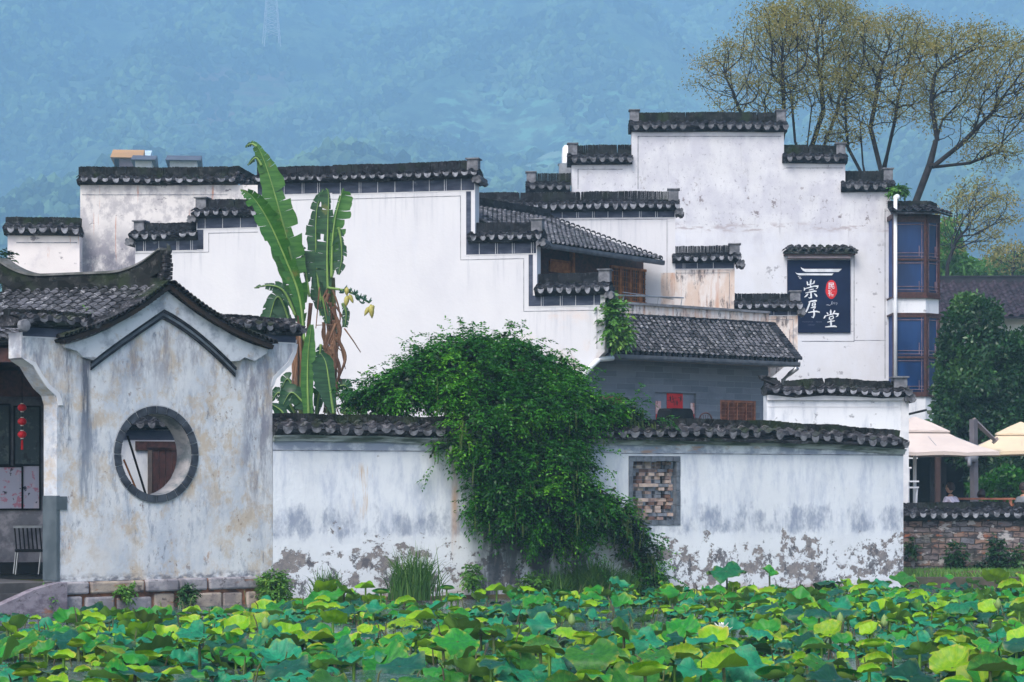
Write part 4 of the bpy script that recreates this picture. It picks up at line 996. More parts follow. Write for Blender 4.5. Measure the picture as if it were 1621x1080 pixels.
# inner dark core so that the glass does not look through
slab(bz(628), bz(496), -.25, name='bay_core', mat=simple('blue_curtain', (.02, .05, .2), (.012, .03, .12), 2, .8, 0)); slab(bz(470), bz(345), -.25, name='bay_core', mat=simple('blue_curtain_cloth', (.02, .06, .22), (.012, .03, .12), 2, .8, 0))
mb = MB(); za, zb2 = bz(338), bz(324)
roof_tiles(mb, (x0b - .05, -bf + .5, zb2), (x1b + .1, -bf + .5, zb2), (x0b - .1, -bf - .35, za), (x1b + .35, -bf - .35, za), .26, .17, .075, rt)
roof_tiles(mb, (x1b + .1, -bf + .5, zb2), (x2b - .1, .2, zb2), (x1b + .35, -bf - .35, za), (x2b + .42, -.5, za), .26, .17, .075, rt)
br = mb.build('bay_roof', M['tile'], th)
seg_ridge(Vector((x0b - .05, -bf + .52, zb2 - .03)), Vector((x1b + .15, -bf + .52, zb2 - .03)), .2, .08, br, 'ridge_cap', M['ridge_old']); seg_ridge(Vector((x1b + .15, -bf + .52, zb2 - .03)), Vector((x2b, .2, zb2 - .03)), .2, .08, br, 'ridge_cap', M['ridge_old'])
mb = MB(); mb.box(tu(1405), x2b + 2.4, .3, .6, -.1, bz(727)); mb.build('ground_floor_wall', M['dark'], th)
mb = MB(); mb.tube([P(1438, 656, 66) - Vector((Tf.o.x, Tf.o.y, 0)), P(1467, 649, 66) - Vector((Tf.o.x, Tf.o.y, 0))], .035, 6); mb.build('lamp_arm', M['dark'], th)
# the sign
sg = tag(empty('signboard', Tf), 'dark navy guesthouse signboard with white calligraphy and red seal under a tiled hood', 'sign')
sx0, sx1, szt, szb = tu(1246), tu(1346), tz(412), tz(527)
mb = MB(); mb.box(sx0, sx1, -.05, -.004, szb, szt); mb.build('board', simple('navy_sign_panel', (.006, .01, .032), (.009, .016, .05), .8, .7, 0, .08), sg)
M['signwhite'] = simple('sign_white_lettering', (.75, .78, .82), None, 3, .5, 0)
SW, SH = sx1 - sx0, szt - szb
def sp(x, y):  # sign-crop pixel (board spans 90..932 x 65..1020) to metres on the board
    return (sx0 + (x - 90) / 842 * SW, szt - (y - 65) / 955 * SH)
def stroke(mb, pts, y=-.056):
    """a brush stroke: list of (x, y, half width) in sign-crop pixels"""
    L = [Vector((*sp(p[0], p[1]), 0)) for p in pts]; W_ = [p[2] * SW / 842 for p in pts]
    Lf_, Rt = [], []
    for i, p in enumerate(L):
        d = L[min(i + 1, len(L) - 1)] - L[max(i - 1, 0)]; d = d.normalized() if d.length else Vector((1, 0, 0)); n_ = Vector((-d.y, d.x, 0))
        Lf_.append(p + n_ * W_[i]); Rt.append(p - n_ * W_[i])
    k = len(L); vs = [(v.x, y, v.y) for v in Lf_] + [(v.x, y, v.y) for v in Rt]
    e = [(v[0], y + .006, v[2]) for v in vs]
    mb.add(vs + e, [(i, i + 1, k + i + 1, k + i) for i in range(k - 1)] + [(i, 2 * k + i, 2 * k + i + 1, i + 1) for i in range(k - 1)] + [(k + i, k + i + 1, 3 * k + i + 1, 3 * k + i) for i in range(k - 1)])
def glyph(name, strokes):
    mb = MB()
    for i, s in enumerate(strokes): stroke(mb, s, -.056 - .0006 * i)
    mb.build(name, M['signwhite'], sg)
glyph('character_chong', [
    [(408, 318, 5), (402, 345, 12), (398, 378, 8)], [(352, 345, 4), (358, 368, 10), (358, 390, 9), (400, 384, 6), (440, 372, 6)], [(452, 335, 6), (444, 360, 11), (440, 378, 6)],
    [(392, 395, 5), (404, 412, 11), (400, 424, 3)], [(312, 428, 4), (322, 448, 10), (312, 470, 4)], [(322, 442, 4), (380, 428, 7), (450, 408, 8), (500, 410, 12), (492, 430, 6), (470, 445, 2)],
    [(376, 462, 4), (410, 452, 8), (440, 448, 5)], [(330, 500, 4), (390, 486, 9), (450, 474, 10), (480, 476, 4)], [(404, 486, 8), (406, 530, 11), (408, 560, 12), (384, 566, 6), (370, 556, 2)], [(366, 508, 7), (344, 535, 11), (318, 555, 4)], [(446, 505, 4), (470, 525, 12), (486, 548, 8)]])
glyph('character_hou', [
    [(372, 618, 6), (410, 606, 10), (470, 600, 11), (484, 604, 5)], [(392, 612, 6), (378, 660, 11), (358, 710, 11), (334, 755, 9), (312, 782, 3)],
    [(424, 632, 5), (422, 672, 8)], [(424, 634, 4), (460, 626, 8), (462, 650, 8), (456, 672, 5)], [(426, 652, 3), (458, 648, 4)], [(424, 672, 4), (458, 668, 5)],
    [(402, 694, 5), (440, 686, 8), (468, 682, 8), (456, 700, 5), (440, 712, 4)], [(438, 706, 5), (446, 740, 11), (448, 785, 11), (434, 822, 10), (410, 812, 3)], [(366, 756, 5), (420, 746, 8), (480, 740, 10), (522, 752, 7)]])
glyph('character_tang', [
    [(668, 718, 5), (668, 745, 12), (668, 775, 8)], [(616, 752, 5), (628, 770, 9), (632, 782, 3)], [(724, 730, 9), (708, 756, 8), (694, 776, 3)],
    [(598, 792, 5), (590, 812, 10), (576, 834, 5)], [(600, 800, 4), (660, 784, 6), (720, 768, 7), (770, 776, 14), (758, 800, 8), (736, 814, 2)],
    [(648, 814, 5), (652, 846, 9)], [(650, 814, 4), (700, 800, 8), (704, 822, 8), (692, 842, 5)], [(654, 846, 4), (694, 838, 6)],
    [(622, 882, 4), (670, 872, 9), (722, 864, 6)], [(670, 850, 7), (672, 900, 12), (674, 936, 10)], [(594, 946, 5), (660, 938, 9), (720, 934, 12), (748, 944, 6)]])
mb = MB()
for k, L in enumerate([[(268, 158), (290, 172), (318, 182), (815, 182), (772, 222), (335, 222), (300, 206), (276, 180)], [(196, 228), (222, 240), (705, 242), (684, 266), (250, 266), (216, 250)], [(228, 268), (250, 286), (275, 290), (262, 298), (242, 290)], [(244, 300), (262, 308), (285, 308), (270, 316), (250, 310)]]):
    mb.prism([[sp(*p) for p in L][::-1]], -.057, -.05)
mb.build('roof_emblem', M['signwhite'], sg)
mb = MB(); mb.prism([[sp(676 + (76 + 3 * sin(5 * t)) * cos(t), 452 + 124 * sin(t)) for t in [2 * pi * k / 28 for k in range(28)]][::-1]], -.056, -.05)
seal = mb.build('red_seal', M['red'], sg)
def text_mesh(s, cx_, cy_, size, name, mat, par, y=-.059, wx=1.0):
    cu_ = bpy.data.curves.new(name, 'FONT'); cu_.body = s; cu_.size = size; cu_.align_x = 'CENTER'; cu_.align_y = 'CENTER'; cu_.offset = size * .012
    ob = bpy.data.objects.new(name, cu_); C.objects.link(ob); bpy.context.view_layer.update()
    me = bpy.data.meshes.new_from_object(ob.evaluated_get(bpy.context.evaluated_depsgraph_get())); bpy.data.objects.remove(ob)
    o2 = bpy.data.objects.new(name, me); C.objects.link(o2); me.materials.clear(); me.materials.append(mat); o2.parent = par
    o2.rotation_euler = (radians(90), 0, 0); x, z = sp(cx_, cy_); o2.location = (x, y, z); o2.scale = (wx, 1, 1); return o2
text_mesh('民', 677, 410, .21, 'seal_character', M['signwhite'], seal); text_mesh('宿', 677, 505, .21, 'seal_character', M['signwhite'], seal)
mb = MB(); stroke(mb, [(605, 656, 2), (630, 654, 5), (658, 662, 3)]); stroke(mb, [(660, 660, 2), (680, 640, 3), (690, 608, 2), (678, 612, 2), (690, 650, 3)], -.0566); stroke(mb, [(700, 632, 2), (716, 620, 3), (708, 640, 3), (728, 640, 2)], -.0572); stroke(mb, [(730, 626, 2), (756, 630, 3), (742, 656, 2)], -.0578)
mb.build('small_flourish', simple('dim_white_print', (.4, .42, .48), None, 3), sg)
mb = MB(); r = random.Random(4)
x = 290
while x < 550:
    w_ = r.uniform(8, 18)
    if not 425 < x < 465: stroke(mb, [(x, 880 + r.uniform(-3, 3), 3), (x + w_ * .7, 876 + r.uniform(-3, 3), 4)], -.056 - (x % 7) * .0001)
    x += w_ + 3
x = 362
while x < 450:
    w_ = r.uniform(8, 14); stroke(mb, [(x, 920 + r.uniform(-3, 3), 3), (x + w_ * .7, 917 + r.uniform(-3, 3), 4)], -.056 - (x % 7) * .0001); x += w_ + 2
mb.build('small_print', simple('faint_sign_print', (.09, .1, .17), None, 3), sg)
# round white water tank behind the parapet
tp = P(900, 262, 70.5); o = tag(empty('water_tank', loc=(tp.x, tp.y, tp.z - .58)), 'round white water tank peeping over the left shoulder of the tall house', 'tank')
mb = MB(); pr = [(.001, .32), (.13, .3), (.19, .22), (.21, 0), (.21, -.3)]; mb.lathe(pr, 16, 0, (0, 0, .9)); Mx = None; mb.build('tank_drum', M['white'], o, smooth=True)
mb = MB(); mb.lathe([(.34, -.32), (.34, -.28), (.001, -.28)], 16, 0, (0, 0, .9)); mb.box(-.3, .3, -.3, .3, -.0, .58); mb.build('tank_stand', M['metal'], o)

# ================================================================== SMALL WHITE RETURN WALL
Sf = Fr(1438, 46.5, 4.0)
sw = tag(empty('return_wall', Sf), 'short white wall with mossy wavy tiled cap, between the long wall and the tall house', 'wall')
sz_ = lambda y: Sf.z(1330, y)
a, b = Sf.u(1214), 0.0
mb = MB(); mb.box(a, b, 0, .4, -.1, sz_(626)); mb.build('wall_body', M['pl_side'], sw)
mb = MB(); mb.box(a, b - .1, -.05, .1, sz_(634), sz_(626)); mb.box(a + .02, b - .2, -.006, .01, sz_(645), sz_(643.6)); mb.box(b - .16, b + .004, -.02, .41, .5, sz_(634)); mb.build('cornice_moulding', M['whitetrim'], sw)
def szf(u): return .03 * sin(u * 3) + (.06 if u < a + .3 else 0)
coping(sw, a - .02, b + .02, sz_(600), sz_(611), sz_(627), t=.4, pitch=.22, finR=True, over=.16, zoff=szf, mats=('tile_old', 'ridge_old', 'drip'), white=True, lean=1.0)
mb = MB()
for k in range(7): mb.box(a - .1 + k * .05, a + .04 + k * .05, .05, .3, sz_(606) + (6 - k) * .02 - .05, sz_(606) + (6 - k) * .025, dx=-.03)
mb.build('broken_cap_end', M['tile_old'], sw)

# ================================================================== BRICK WALL (far right) with bank
Kf = Fr(1426, 45.5, 2.0)
kw = tag(empty('brick_wall', Kf), 'low old rubble-brick wall with tiled cap, right of the white wall', 'wall')
kz = lambda y: Kf.z(1500, y); KR = Kf.u(1760)
mb = MB(); mb.box(.06, KR, 0, .35, 0, kz(819)); mb.build('wall_body', M['oldbrick'], kw)
coping(kw, .04, KR, kz(795), kz(803), kz(822), t=.35, pitch=.21, finR=False, over=.17, mats=('tile', 'ridge', 'drip'), white=True, lean=1.2)

for e in (ww, pp, bk):                       # these were only working frames: their parts belong to the house itself
    bpy.context.view_layer.update()
    for chd in list(e.children):
        mw = chd.matrix_world.copy(); chd.parent = gh; chd.matrix_parent_inverse = GI.copy(); chd.matrix_basis = mw
    C.objects.unlink(e); bpy.data.objects.remove(e)
# ================================================================== GROUND, WATER, HILLS, HAZE
def struct(o): o["kind"] = "structure"; return o
rs = np.random.default_rng(11)
# bank: one sheet from the water's edge to the hills, with the pond basin lower
def grid(name, xs, ys, zf_, mat, smooth=True):
    vs = [(x, y, zf_(x, y)) for y in ys for x in xs]; nx = len(xs)
    fs = [(j * nx + i, j * nx + i + 1, (j + 1) * nx + i + 1, (j + 1) * nx + i) for j in range(len(ys) - 1) for i in range(nx - 1)]
    m_ = MB(); m_.add(vs, fs); return m_.build(name, mat, None, smooth=smooth)
def shore(x):   # front edge of the bank
    if x < -7.2: return 34.9
    if x < -4.1: return 37.65 + (x + 4) * .84
    if x < 7.4: return 37.5 + (x + 4.1) * .455
    return 43.4
N = NT('bank_earth_and_grass', .95, .1); N.col(N.mix(N.rng(N.noise(2.5, 6), .4, .6), (.07, .1, .025), (.09, .065, .045))); N.bump(N.noise(8, 5), .6, .05)
xs = [-400, -120, -40, -20, -12] + [-10 + .5 * i for i in range(41)] + [12, 20, 40, 120, 400]
def gz_(x, d): 
    return (-.6 if d <= 0 else .02 if d <= .35 else .08 if d < .9 else .26) + (.02 * sin(x * 7 + d * 9) if 0 < d < 3 else 0) + (.0 if x < 7.3 else (.0 if d < .6 else .03))
mb = MB(); ds = [-2, 0, .35, .9, 1.8, 4, 10, 30, 80, 200, 420]
vs = [(x, shore(max(-12, min(12, x))) + d, gz_(x, d) if d < 30 else .3 + (d - 30) * .004) for d in ds for x in xs]; nx = len(xs)
mb.add(vs, [(j * nx + i, j * nx + i + 1, (j + 1) * nx + i + 1, (j + 1) * nx + i) for j in range(len(ds) - 1) for i in range(nx - 1)])
struct(mb.build('ground', N.mat, None, smooth=True))
# kerb along the bank at the right, terrace floor
mb = MB(); mb.box(7.45, 14, 43.55, 43.9, -.4, .2); struct(mb.build('pond_kerb', simple('mossy_dark_kerb', (.09, .07, .06), (.05, .055, .035), 5, .9, .5)))
mb = MB(); mb.box(7.9, 22, 46.0, 60, .2, .75); struct(mb.build('terrace', simple('terrace_paving', (.2, .19, .18), (.13, .125, .12), 2)))
# water
N = NT('murky_pond_water', .12, .5)
c = N.mix(N.rng(N.noise((3, 3, 1), 6, .65), .45, .6), (.03, .05, .055), (.1, .14, .15))
c = N.mix(N.rng(N.noise((16, 16, 1), 4, .7), .6, .64), c, (.08, .12, .03)); c = N.mix(N.rng(N.noise((21, 21, 1), 4, .7, (3, 8, 0)), .62, .66), c, (.05, .035, .025))
N.col(c); N.l(N.rng(N.noise((16, 16, 1), 4), .55, .65, .12, .8), N.b.inputs['Roughness']); N.bump(N.noise((5, 9, 1), 4), .25, .02)
struct(grid('pond_water', [-40 + 4 * i for i in range(21)], [-4 + 3 * i for i in range(18)], lambda x, y: 0.0, N.mat))
# hills
def ridge(x, y):
    return 2.4 * ridge0(x / 2.4, y / 2.4)
def ridge0(x, y):
    h = 20 + 400 * (1 / (1 + math.exp(-(y - 1050) / 210)))
    h += 34 * mnoise.noise(Vector((x / 55, y / 420, 5))) + 26 * mnoise.noise(Vector((x / 260, y / 260, 0))) + 12 * mnoise.noise(Vector((x / 90, y / 90, 3))) + 4.5 * mnoise.noise(Vector((x / 24, y / 24, 7))) + 3.0 * mnoise.noise(Vector((x / 9, y / 11, 9)))
    h += 30 * math.exp(-((x - 330) / 190) ** 2 - ((y - 620) / 160) ** 2) + 14 * math.exp(-((x + 60) / 90) ** 2 - ((y - 560) / 120) ** 2)
    t = min(1, max(0, (y - 380) / 220)); return h * t * t * (3 - 2 * t)
N = NT('wooded_hillside', .95, .05)
c = N.mix(N.rng(N.noise((.012, .012, .02), 6, .6), .4, .62), (.01, .026, .02), (.06, .12, .06))
c = N.mix(N.rng(N.noise((.025, .012, .03), 9, .75), .46, .6), c, (.13, .2, .1)); c = N.mix(N.rng(N.noise((.05, .025, .05), 7, .75, (40, 3, 9)), .5, .6), c, (.004, .012, .008))
def patch(c, x0, x1, z0, z1, colr, sc, lo, hi, amt):
    f = N.m('MULTIPLY', N.win(N.xyz()[0], x0 - 12, x0 + 8, x1 - 8, x1 + 12), N.win(N.xyz()[2], z0 - 6, z0 + 3, z1 - 3, z1 + 6))
    return N.mix(N.m('MULTIPLY', N.m('MULTIPLY', f, N.rng(N.noise(sc, 5, .6), lo, hi)), amt), c, colr)
c = patch(c, -330, -228, 330, 430, (.26, .14, .13), (.012, .012, .07), .46, .62, .7)
c = patch(c, -24, 144, 144, 264, (.34, .46, .3), (.03, .03, .12), .45, .6, .8); c = patch(c, -72, 264, 228, 384, (.18, .4, .22), (.05, .05, .08), .5, .62, .9)
c = patch(c, 72, 168, 180, 264, (.45, .15, .12), (.06, .06, .06), .56, .64, .9); c = patch(c, -528, -312, 144, 240, (.15, .32, .16), (.04, .04, .08), .5, .64, .7)
N.col(c)
struct(grid('hills', [-1300 + 14 * i for i in range(187)], [900 + 14 * i for i in range(190)], ridge, N.mat))
# the far wood on the slopes: thousands of crowns reading as one mass
rf = np.random.default_rng(5); nf = 34000
ico = bpy.data.meshes.new('tmp'); bm_ = bmesh.new(); bmesh.ops.create_icosphere(bm_, subdivisions=1, radius=1); bm_.to_mesh(ico); bm_.free()
iv = np.array([v.co[:] for v in ico.vertices]); it = np.array([p_.vertices[:] for p_ in ico.polygons]); bpy.data.meshes.remove(ico)
fy = 950 + 2150 * rf.random(nf) ** .8; fx = rf.uniform(-.27, .27, nf) * fy
keep = np.array([mnoise.noise(Vector((a / 130, b / 200, 2.0))) + .35 * mnoise.noise(Vector((a / 40, b / 60, 4.0))) > -.22 for a, b in zip(fx, fy)]); fx, fy = fx[keep], fy[keep]; nf = len(fx)
fz = np.array([ridge(a, b) for a, b in zip(fx, fy)]); fr0 = rf.uniform(2.2, 5, nf) * (1 + (fy - 1000) / 4500)
jit = 1 + rf.uniform(-.3, .3, (nf, len(iv), 1)); cv = iv[None] * jit * np.stack([fr0, fr0, fr0 * rf.uniform(.7, 1.3, nf)], 1)[:, None] + np.stack([fx, fy, fz + fr0 * .5], 1)[:, None]
tri = cv[:, it].reshape(-1, 3, 3)
N = NT('distant_tree_crowns', .95, .02); N.col(N.mix(N.rng(N.attr(), 0, 1, smooth=False), (.005, .016, .012), (.18, .3, .12)))
frst = quads_mesh('forest', tri, N.mat, None, np.repeat(np.clip(rf.random(nf) ** 1.6 + np.array([mnoise.noise(Vector((a / 90, b / 150, 9.0))) for a, b in zip(fx, fy)]) * 1.1, 0, 1), len(it)), nv=3); frst['kind'] = 'stuff'
# haze: even, pale, closed
N = NT('haze_air'); t = N.t; t.nodes.remove(N.b)
pv = t.nodes.new('ShaderNodeVolumePrincipled'); pv.inputs['Color'].default_value = (.42, .73, 1.0, 1); pv.inputs['Density'].default_value = .00062; pv.inputs['Anisotropy'].default_value = -.4
t.links.new(pv.outputs[0], t.nodes['Material Output'].inputs['Volume'])
mb = MB(); mb.box(-1700, 1700, -60, 3800, -2, 1000); hz = mb.build('haze', N.mat); hz["kind"] = "stuff"

# a wooded knoll that carries the distant houses
def knoll(x, y): return 34.2 * math.exp(-(max(0, abs(x + 36.5) - 2.5) / 6.2) ** 2 - ((y - 238) / 22) ** 2)
kn = grid('hill', [-36.5 + 1.2 * i for i in range(-18, 19)], [182 + 3.5 * i for i in range(33)], lambda x, y: knoll(x, y) + .8 * mnoise.noise(Vector((x / 3, y / 3, 1))) - .3, bpy.data.materials['distant_tree_crowns']); kn['kind'] = 'structure'
nk = 900; kx = rf.normal(-36.5, 7, nk); ky = rf.normal(238, 20, nk); kz = np.array([knoll(a, b) for a, b in zip(kx, ky)]); ok = (kz > 1.5) & (kz < 31) ; kx, ky, kz = kx[ok], ky[ok], kz[ok]; nk = len(kx); kr = rf.uniform(.8, 1.9, nk)
cvk = iv[None] * (1 + rf.uniform(-.3, .3, (nk, len(iv), 1))) * np.stack([kr, kr, kr], 1)[:, None] + np.stack([kx, ky, kz + kr * .3], 1)[:, None]
o = quads_mesh('treeline', cvk[:, it].reshape(-1, 3, 3), bpy.data.materials['distant_tree_crowns'], None, np.repeat(rf.random(nk), len(it)), nv=3); o['kind'] = 'stuff'
# distant houses on the slope and the pylon
def far_house(px0, px1, pyt, pyw, pyb, D, roofm, wallm, label, name='farmhouse', gable=True, depth=7, post=False):
    f = Fr(px0, D, 6); o = tag(empty(name, f), label, 'house'); x1 = f.u(px1); zt, zw, zb = f.z(px0, pyt, depth / 2), f.z(px0, pyw), f.z(px0, pyb)
    mb = MB(); mb.box(.4, x1 - .4, .5, depth, zw - 6, zw); mb.build('wall', wallm, o)
    mb = MB(); mb.prism([[(-.5, zw), (depth + .5, zw), (depth / 2, zt + .2)]], 0, 1)
    Mx = Matrix.Rotation(radians(90), 4, 'Z'); mb.v = [((v[1]) * (x1), v[0], v[2]) for v in mb.v]; mb.build('roof', roofm, o)
    if post:
        mb = MB(); mb.box(.35, .8, .3, .49, zb - 4, zw); mb.build('post', M['dark'], o)
    mb = MB(); mb.box(.9, 2.4, .46, .5, zw - 3.2, zw - .8); mb.build('window', M['dark'], o)
yel = simple('yellow_tin_roof', (.55, .3, .12), (.45, .25, .1), .3, .6, 0); greyr = simple('blue_grey_far_roof', (.1, .11, .15), None, 1, .8, 0); wf = simple('far_white_wall', (.8, .8, .82), None, 1)
far_house(175, 226, 240, 250, 262, 230, yel, simple('mauve_wall', (.3, .22, .27), None, 1), 'distant small house with yellow tin roof, above the tiled wall cap', post=True)
far_house(214, 238, 241, 249, 262, 246, simple('pale_blue_sheet_roof', (.6, .75, .85), None, 1), wf, 'distant hut with pale blue roof, beside the yellow roof')
far_house(207, 246, 249, 253.5, 262, 224, greyr, wf, 'distant white house with short dark roof, below the yellow roof')
far_house(262, 318, 249, 254, 264, 228, greyr, wf, 'distant long white house with dark roof, rightmost of the distant houses')
def pylon(px, pyb, pyt, D):
    a = P(px, pyb, D); h = (pyb - pyt) * D / FPX; o = tag(empty('pylon', loc=(a.x, a.y, a.z)), 'pale lattice power pylon on the misty hill', 'pylon')
    s = lambda z: 13 * D / FPX * (1 - .55 * z / h)
    mb = MB(); n = 9
    for sx in (-1, 1):
        for sy in (-1, 1): mb.tube([(sx * s(0), sy * s(0), -8), (sx * s(h), sy * s(h), h)], .34, 4)
    mb.build('tower_legs', wf, o)
    mb = MB()
    for i in range(n):
        z0, z1 = h * i / n, h * (i + 1) / n
        for sy in (-1, 1):
            mb.tube([(-s(z0), sy * s(z0), z0), (s(z1), sy * s(z1), z1)], .2, 3); mb.tube([(s(z0), sy * s(z0), z0), (-s(z1), sy * s(z1), z1)], .2, 3); mb.tube([(-s(z1), sy * s(z1), z1), (s(z1), sy * s(z1), z1)], .2, 3)
            mb.tube([(sy * s(z0), -s(z0), z0), (sy * s(z1), s(z1), z1)], .2, 3)
    mb.build('lattice_bracing', wf, o)
    mb = MB()
    for z in (h * .8, h * .93): mb.tube([(-s(0) * 2.2, 0, z), (s(0) * 2.2, 0, z)], .3, 4)
    mb.build('cross_arms', wf, o)
pylon(430, 56, -30, 1900)
# low house with dark tiled roof behind the green tree
Q = Fr(1480, 92, -2); qh = tag(empty('courtyard_house', Q), 'low house with long purplish tiled roof, behind the dark green tree', 'house')
mb = MB(); x1 = Q.u(1800); mb.box(-2, x1, 1.2, 8, -.1, Q.z(1600, 497)); mb.build('wall', wf, qh)
mb = MB(); roof_tiles(mb, (-3, 4.2, Q.z(1550, 446, 4.2)), (x1, 4.2, Q.z(1550, 446, 4.2)), (-3, 0.2, Q.z(1550, 502)), (x1, 0.2, Q.z(1550, 502)), .42, .4, .12, rt)
qr = mb.build('roof', simple('purplish_roof_tile', (.06, .045, .06), (.03, .025, .034), 2, .85, .2, .1), qh)
mb = MB(); mb.box(-3.2, x1, 4.0, 4.5, Q.z(1550, 448, 4), Q.z(1550, 437, 4)); mb.box(-3.2, x1, 3.95, 4.55, Q.z(1550, 438.5, 4), Q.z(1550, 436.5, 4)); mb.build('roof_ridge', simple('dark_roof_ridge', (.025, .025, .034), None, 1), qr)

# ================================================================== UMBRELLAS, TERRACE, PEOPLE
def umbrella(px, D, pyt, pyb, halfpx, mat, label, pole_px=None, rot=0.3):
    a = P(px, HY, D); fl = .75; o = tag(empty('parasol', loc=(a.x, a.y, fl), rz=rot), label, 'parasol', 'parasols on the terrace')
    zt = CAMZ + (HY - pyt) * D / FPX - fl; zb = CAMZ + (HY - pyb) * D / FPX - fl; R = halfpx * D / FPX
    def ringpts(r, z, n=8, sag=0): 
        out = []
        for k in range(n * 4):
            t = 2 * pi * k / (n * 4); f = 1 - .07 * (1 - abs(cos(t * n / 2))) ** 1 ; sq = min(1 / max(abs(cos(t)), 1e-6), 1 / max(abs(sin(t)), 1e-6)); rr = r * (1 + (sq - 1) * .8)
            out.append((rr * cos(t), rr * sin(t), z + sag * (1 - abs(cos(t * n / 2)))))
        return out
    def shell(rings, m_, name):
        mb = MB(); k = len(rings[0]); vs = [p for r_ in rings for p in r_]
        fs = [(i * k + j, i * k + (j + 1) % k, (i + 1) * k + (j + 1) % k, (i + 1) * k + j) for i in range(len(rings) - 1) for j in range(k)]
        mb.add(vs, fs); return mb.build(name, m_, o)
    H_ = zt - zb
    can = shell([ringpts(R * .3, zb + H_ * .66), ringpts(R * .5, zb + H_ * .43), ringpts(R * .75, zb + H_ * .2), ringpts(R, zb + .03, sag=-.03), ringpts(R * 1.0, zb - .05, sag=-.02)], mat, 'canopy')
    v = shell([ringpts(.02, zt), ringpts(R * .2, zb + H_ * .84), ringpts(R * .42, zb + H_ * .6, sag=.02), ringpts(R * .42, zb + H_ * .56)], mat, 'vent_canopy')
    for k in range(8):
        t = 2 * pi * k / 8; sq = 1 / max(abs(cos(t)), abs(sin(t))); rr = R * (1 + (sq - 1) * .8) * .97
        mb = MB(); mb.tube([(0, 0, zt - .1), (rr * cos(t), rr * sin(t), zb - .01)], .014, 4); mb.build('rib', M['metal'], o)
    return o, zt, zb, R
cream = simple('pinkish_cream_canvas', (.6, .51, .46), (.53, .45, .41), 1.5, .85, .1); cream2 = simple('yellow_cream_canvas', (.64, .52, .36), (.58, .46, .33), 1.5, .85, .1)
u1 = umbrella(1448, 50.0, 660, 718, 104, cream, 'pinkish cream square parasol, partly behind the small white wall', rot=.25)
u2 = umbrella(1616, 54.0, 668, 717, 96, cream2, 'yellow-cream square parasol beside the grey post at the frame edge', rot=-.2)
for (o, zt, zb, R), px, side in ((u1, None, 0), (u2, 1541, 1)):
    if side:
        D = 52.0; a = P(1543, 770, D); inv = (Matrix.Translation(o.location) @ Matrix.Rotation(o.rotation_euler.z, 4, 'Z')).inverted(); s_ = D / FPX
        def pt(px, py, D=D): return inv @ P(px, py, D)
        mb = MB(); mb.tube([inv @ Vector((a.x, D, .75)), pt(1541, 664)], .095, 4); mb.build('mast', simple('grey_brown_mast', (.14, .13, .15), None, 3, .5, 0), o)
        mb = MB(); mb.tube([pt(1541, 665), pt(1576, 698, 52.6)], [.07, .05], 4); mb.tube([pt(1574, 696, 52.6), pt(1577, 699, 52.6)], .09, 6); mb.build('arm', simple('tan_arm', (.25, .2, .19), None, 3, .5, 0), o)
        mb = MB(); mb.lathe([(.001, 0), (.16, .02), (.2, .12), (.15, .25), (.001, .3)], 12); vv = pt(1538, 732, 51.9); mb.v = [tuple(Vector((v[0] * .8, v[1] * .6, v[2])) + vv) for v in mb.v]; mb.tube([pt(1535, 725, 51.8), pt(1534, 738, 51.7)], .05, 5); mb.build('crank_housing', simple('grey_crank', (.2, .21, .24), None, 3, .5, 0), o, smooth=True)
    else:
        mb = MB(); mb.tube([(0, .0, 0), (0, .0, zt - .05)], .04, 8); mb.build('mast', M['white'], o)
# porch of the tall house: posts and doors under the bay
Dk = Fr(1420, 60.0, 0); o = tag(empty('porch', Dk), 'dark timber porch with grey double door, below the glazed bay behind the parasols', 'porch')
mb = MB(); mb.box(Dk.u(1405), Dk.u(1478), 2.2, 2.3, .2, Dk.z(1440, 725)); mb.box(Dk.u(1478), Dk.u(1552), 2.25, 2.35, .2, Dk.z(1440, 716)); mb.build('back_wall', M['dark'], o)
mb = MB(); mb.box(Dk.u(1481), Dk.u(1489), .0, .15, .2, Dk.z(1440, 714)); mb.build('post', simple('brown_post', (.045, .024, .022), None, 3), o)
mb = MB(); mb.box(Dk.u(1494), Dk.u(1520), 1.9, 2.0, .75, Dk.z(1500, 722)); d_ = mb.build('door', simple('dark_grey_door', (.045, .045, .055), (.035, .035, .045), 3), o)
mb = MB(); mb.box(Dk.u(1499), Dk.u(1501), 1.86, 1.9, Dk.z(1500, 771), Dk.z(1500, 766)); mb.box(Dk.u(1514), Dk.u(1516), 1.86, 1.9, Dk.z(1500, 771), Dk.z(1500, 766)); mb.build('handle', M['black'], d_)
mb = MB(); mb.box(Dk.u(1400), Dk.u(1560), 0, 2.4, Dk.z(1440, 714), Dk.z(1440, 710)); mb.build('canopy_board', M['dark'], o)
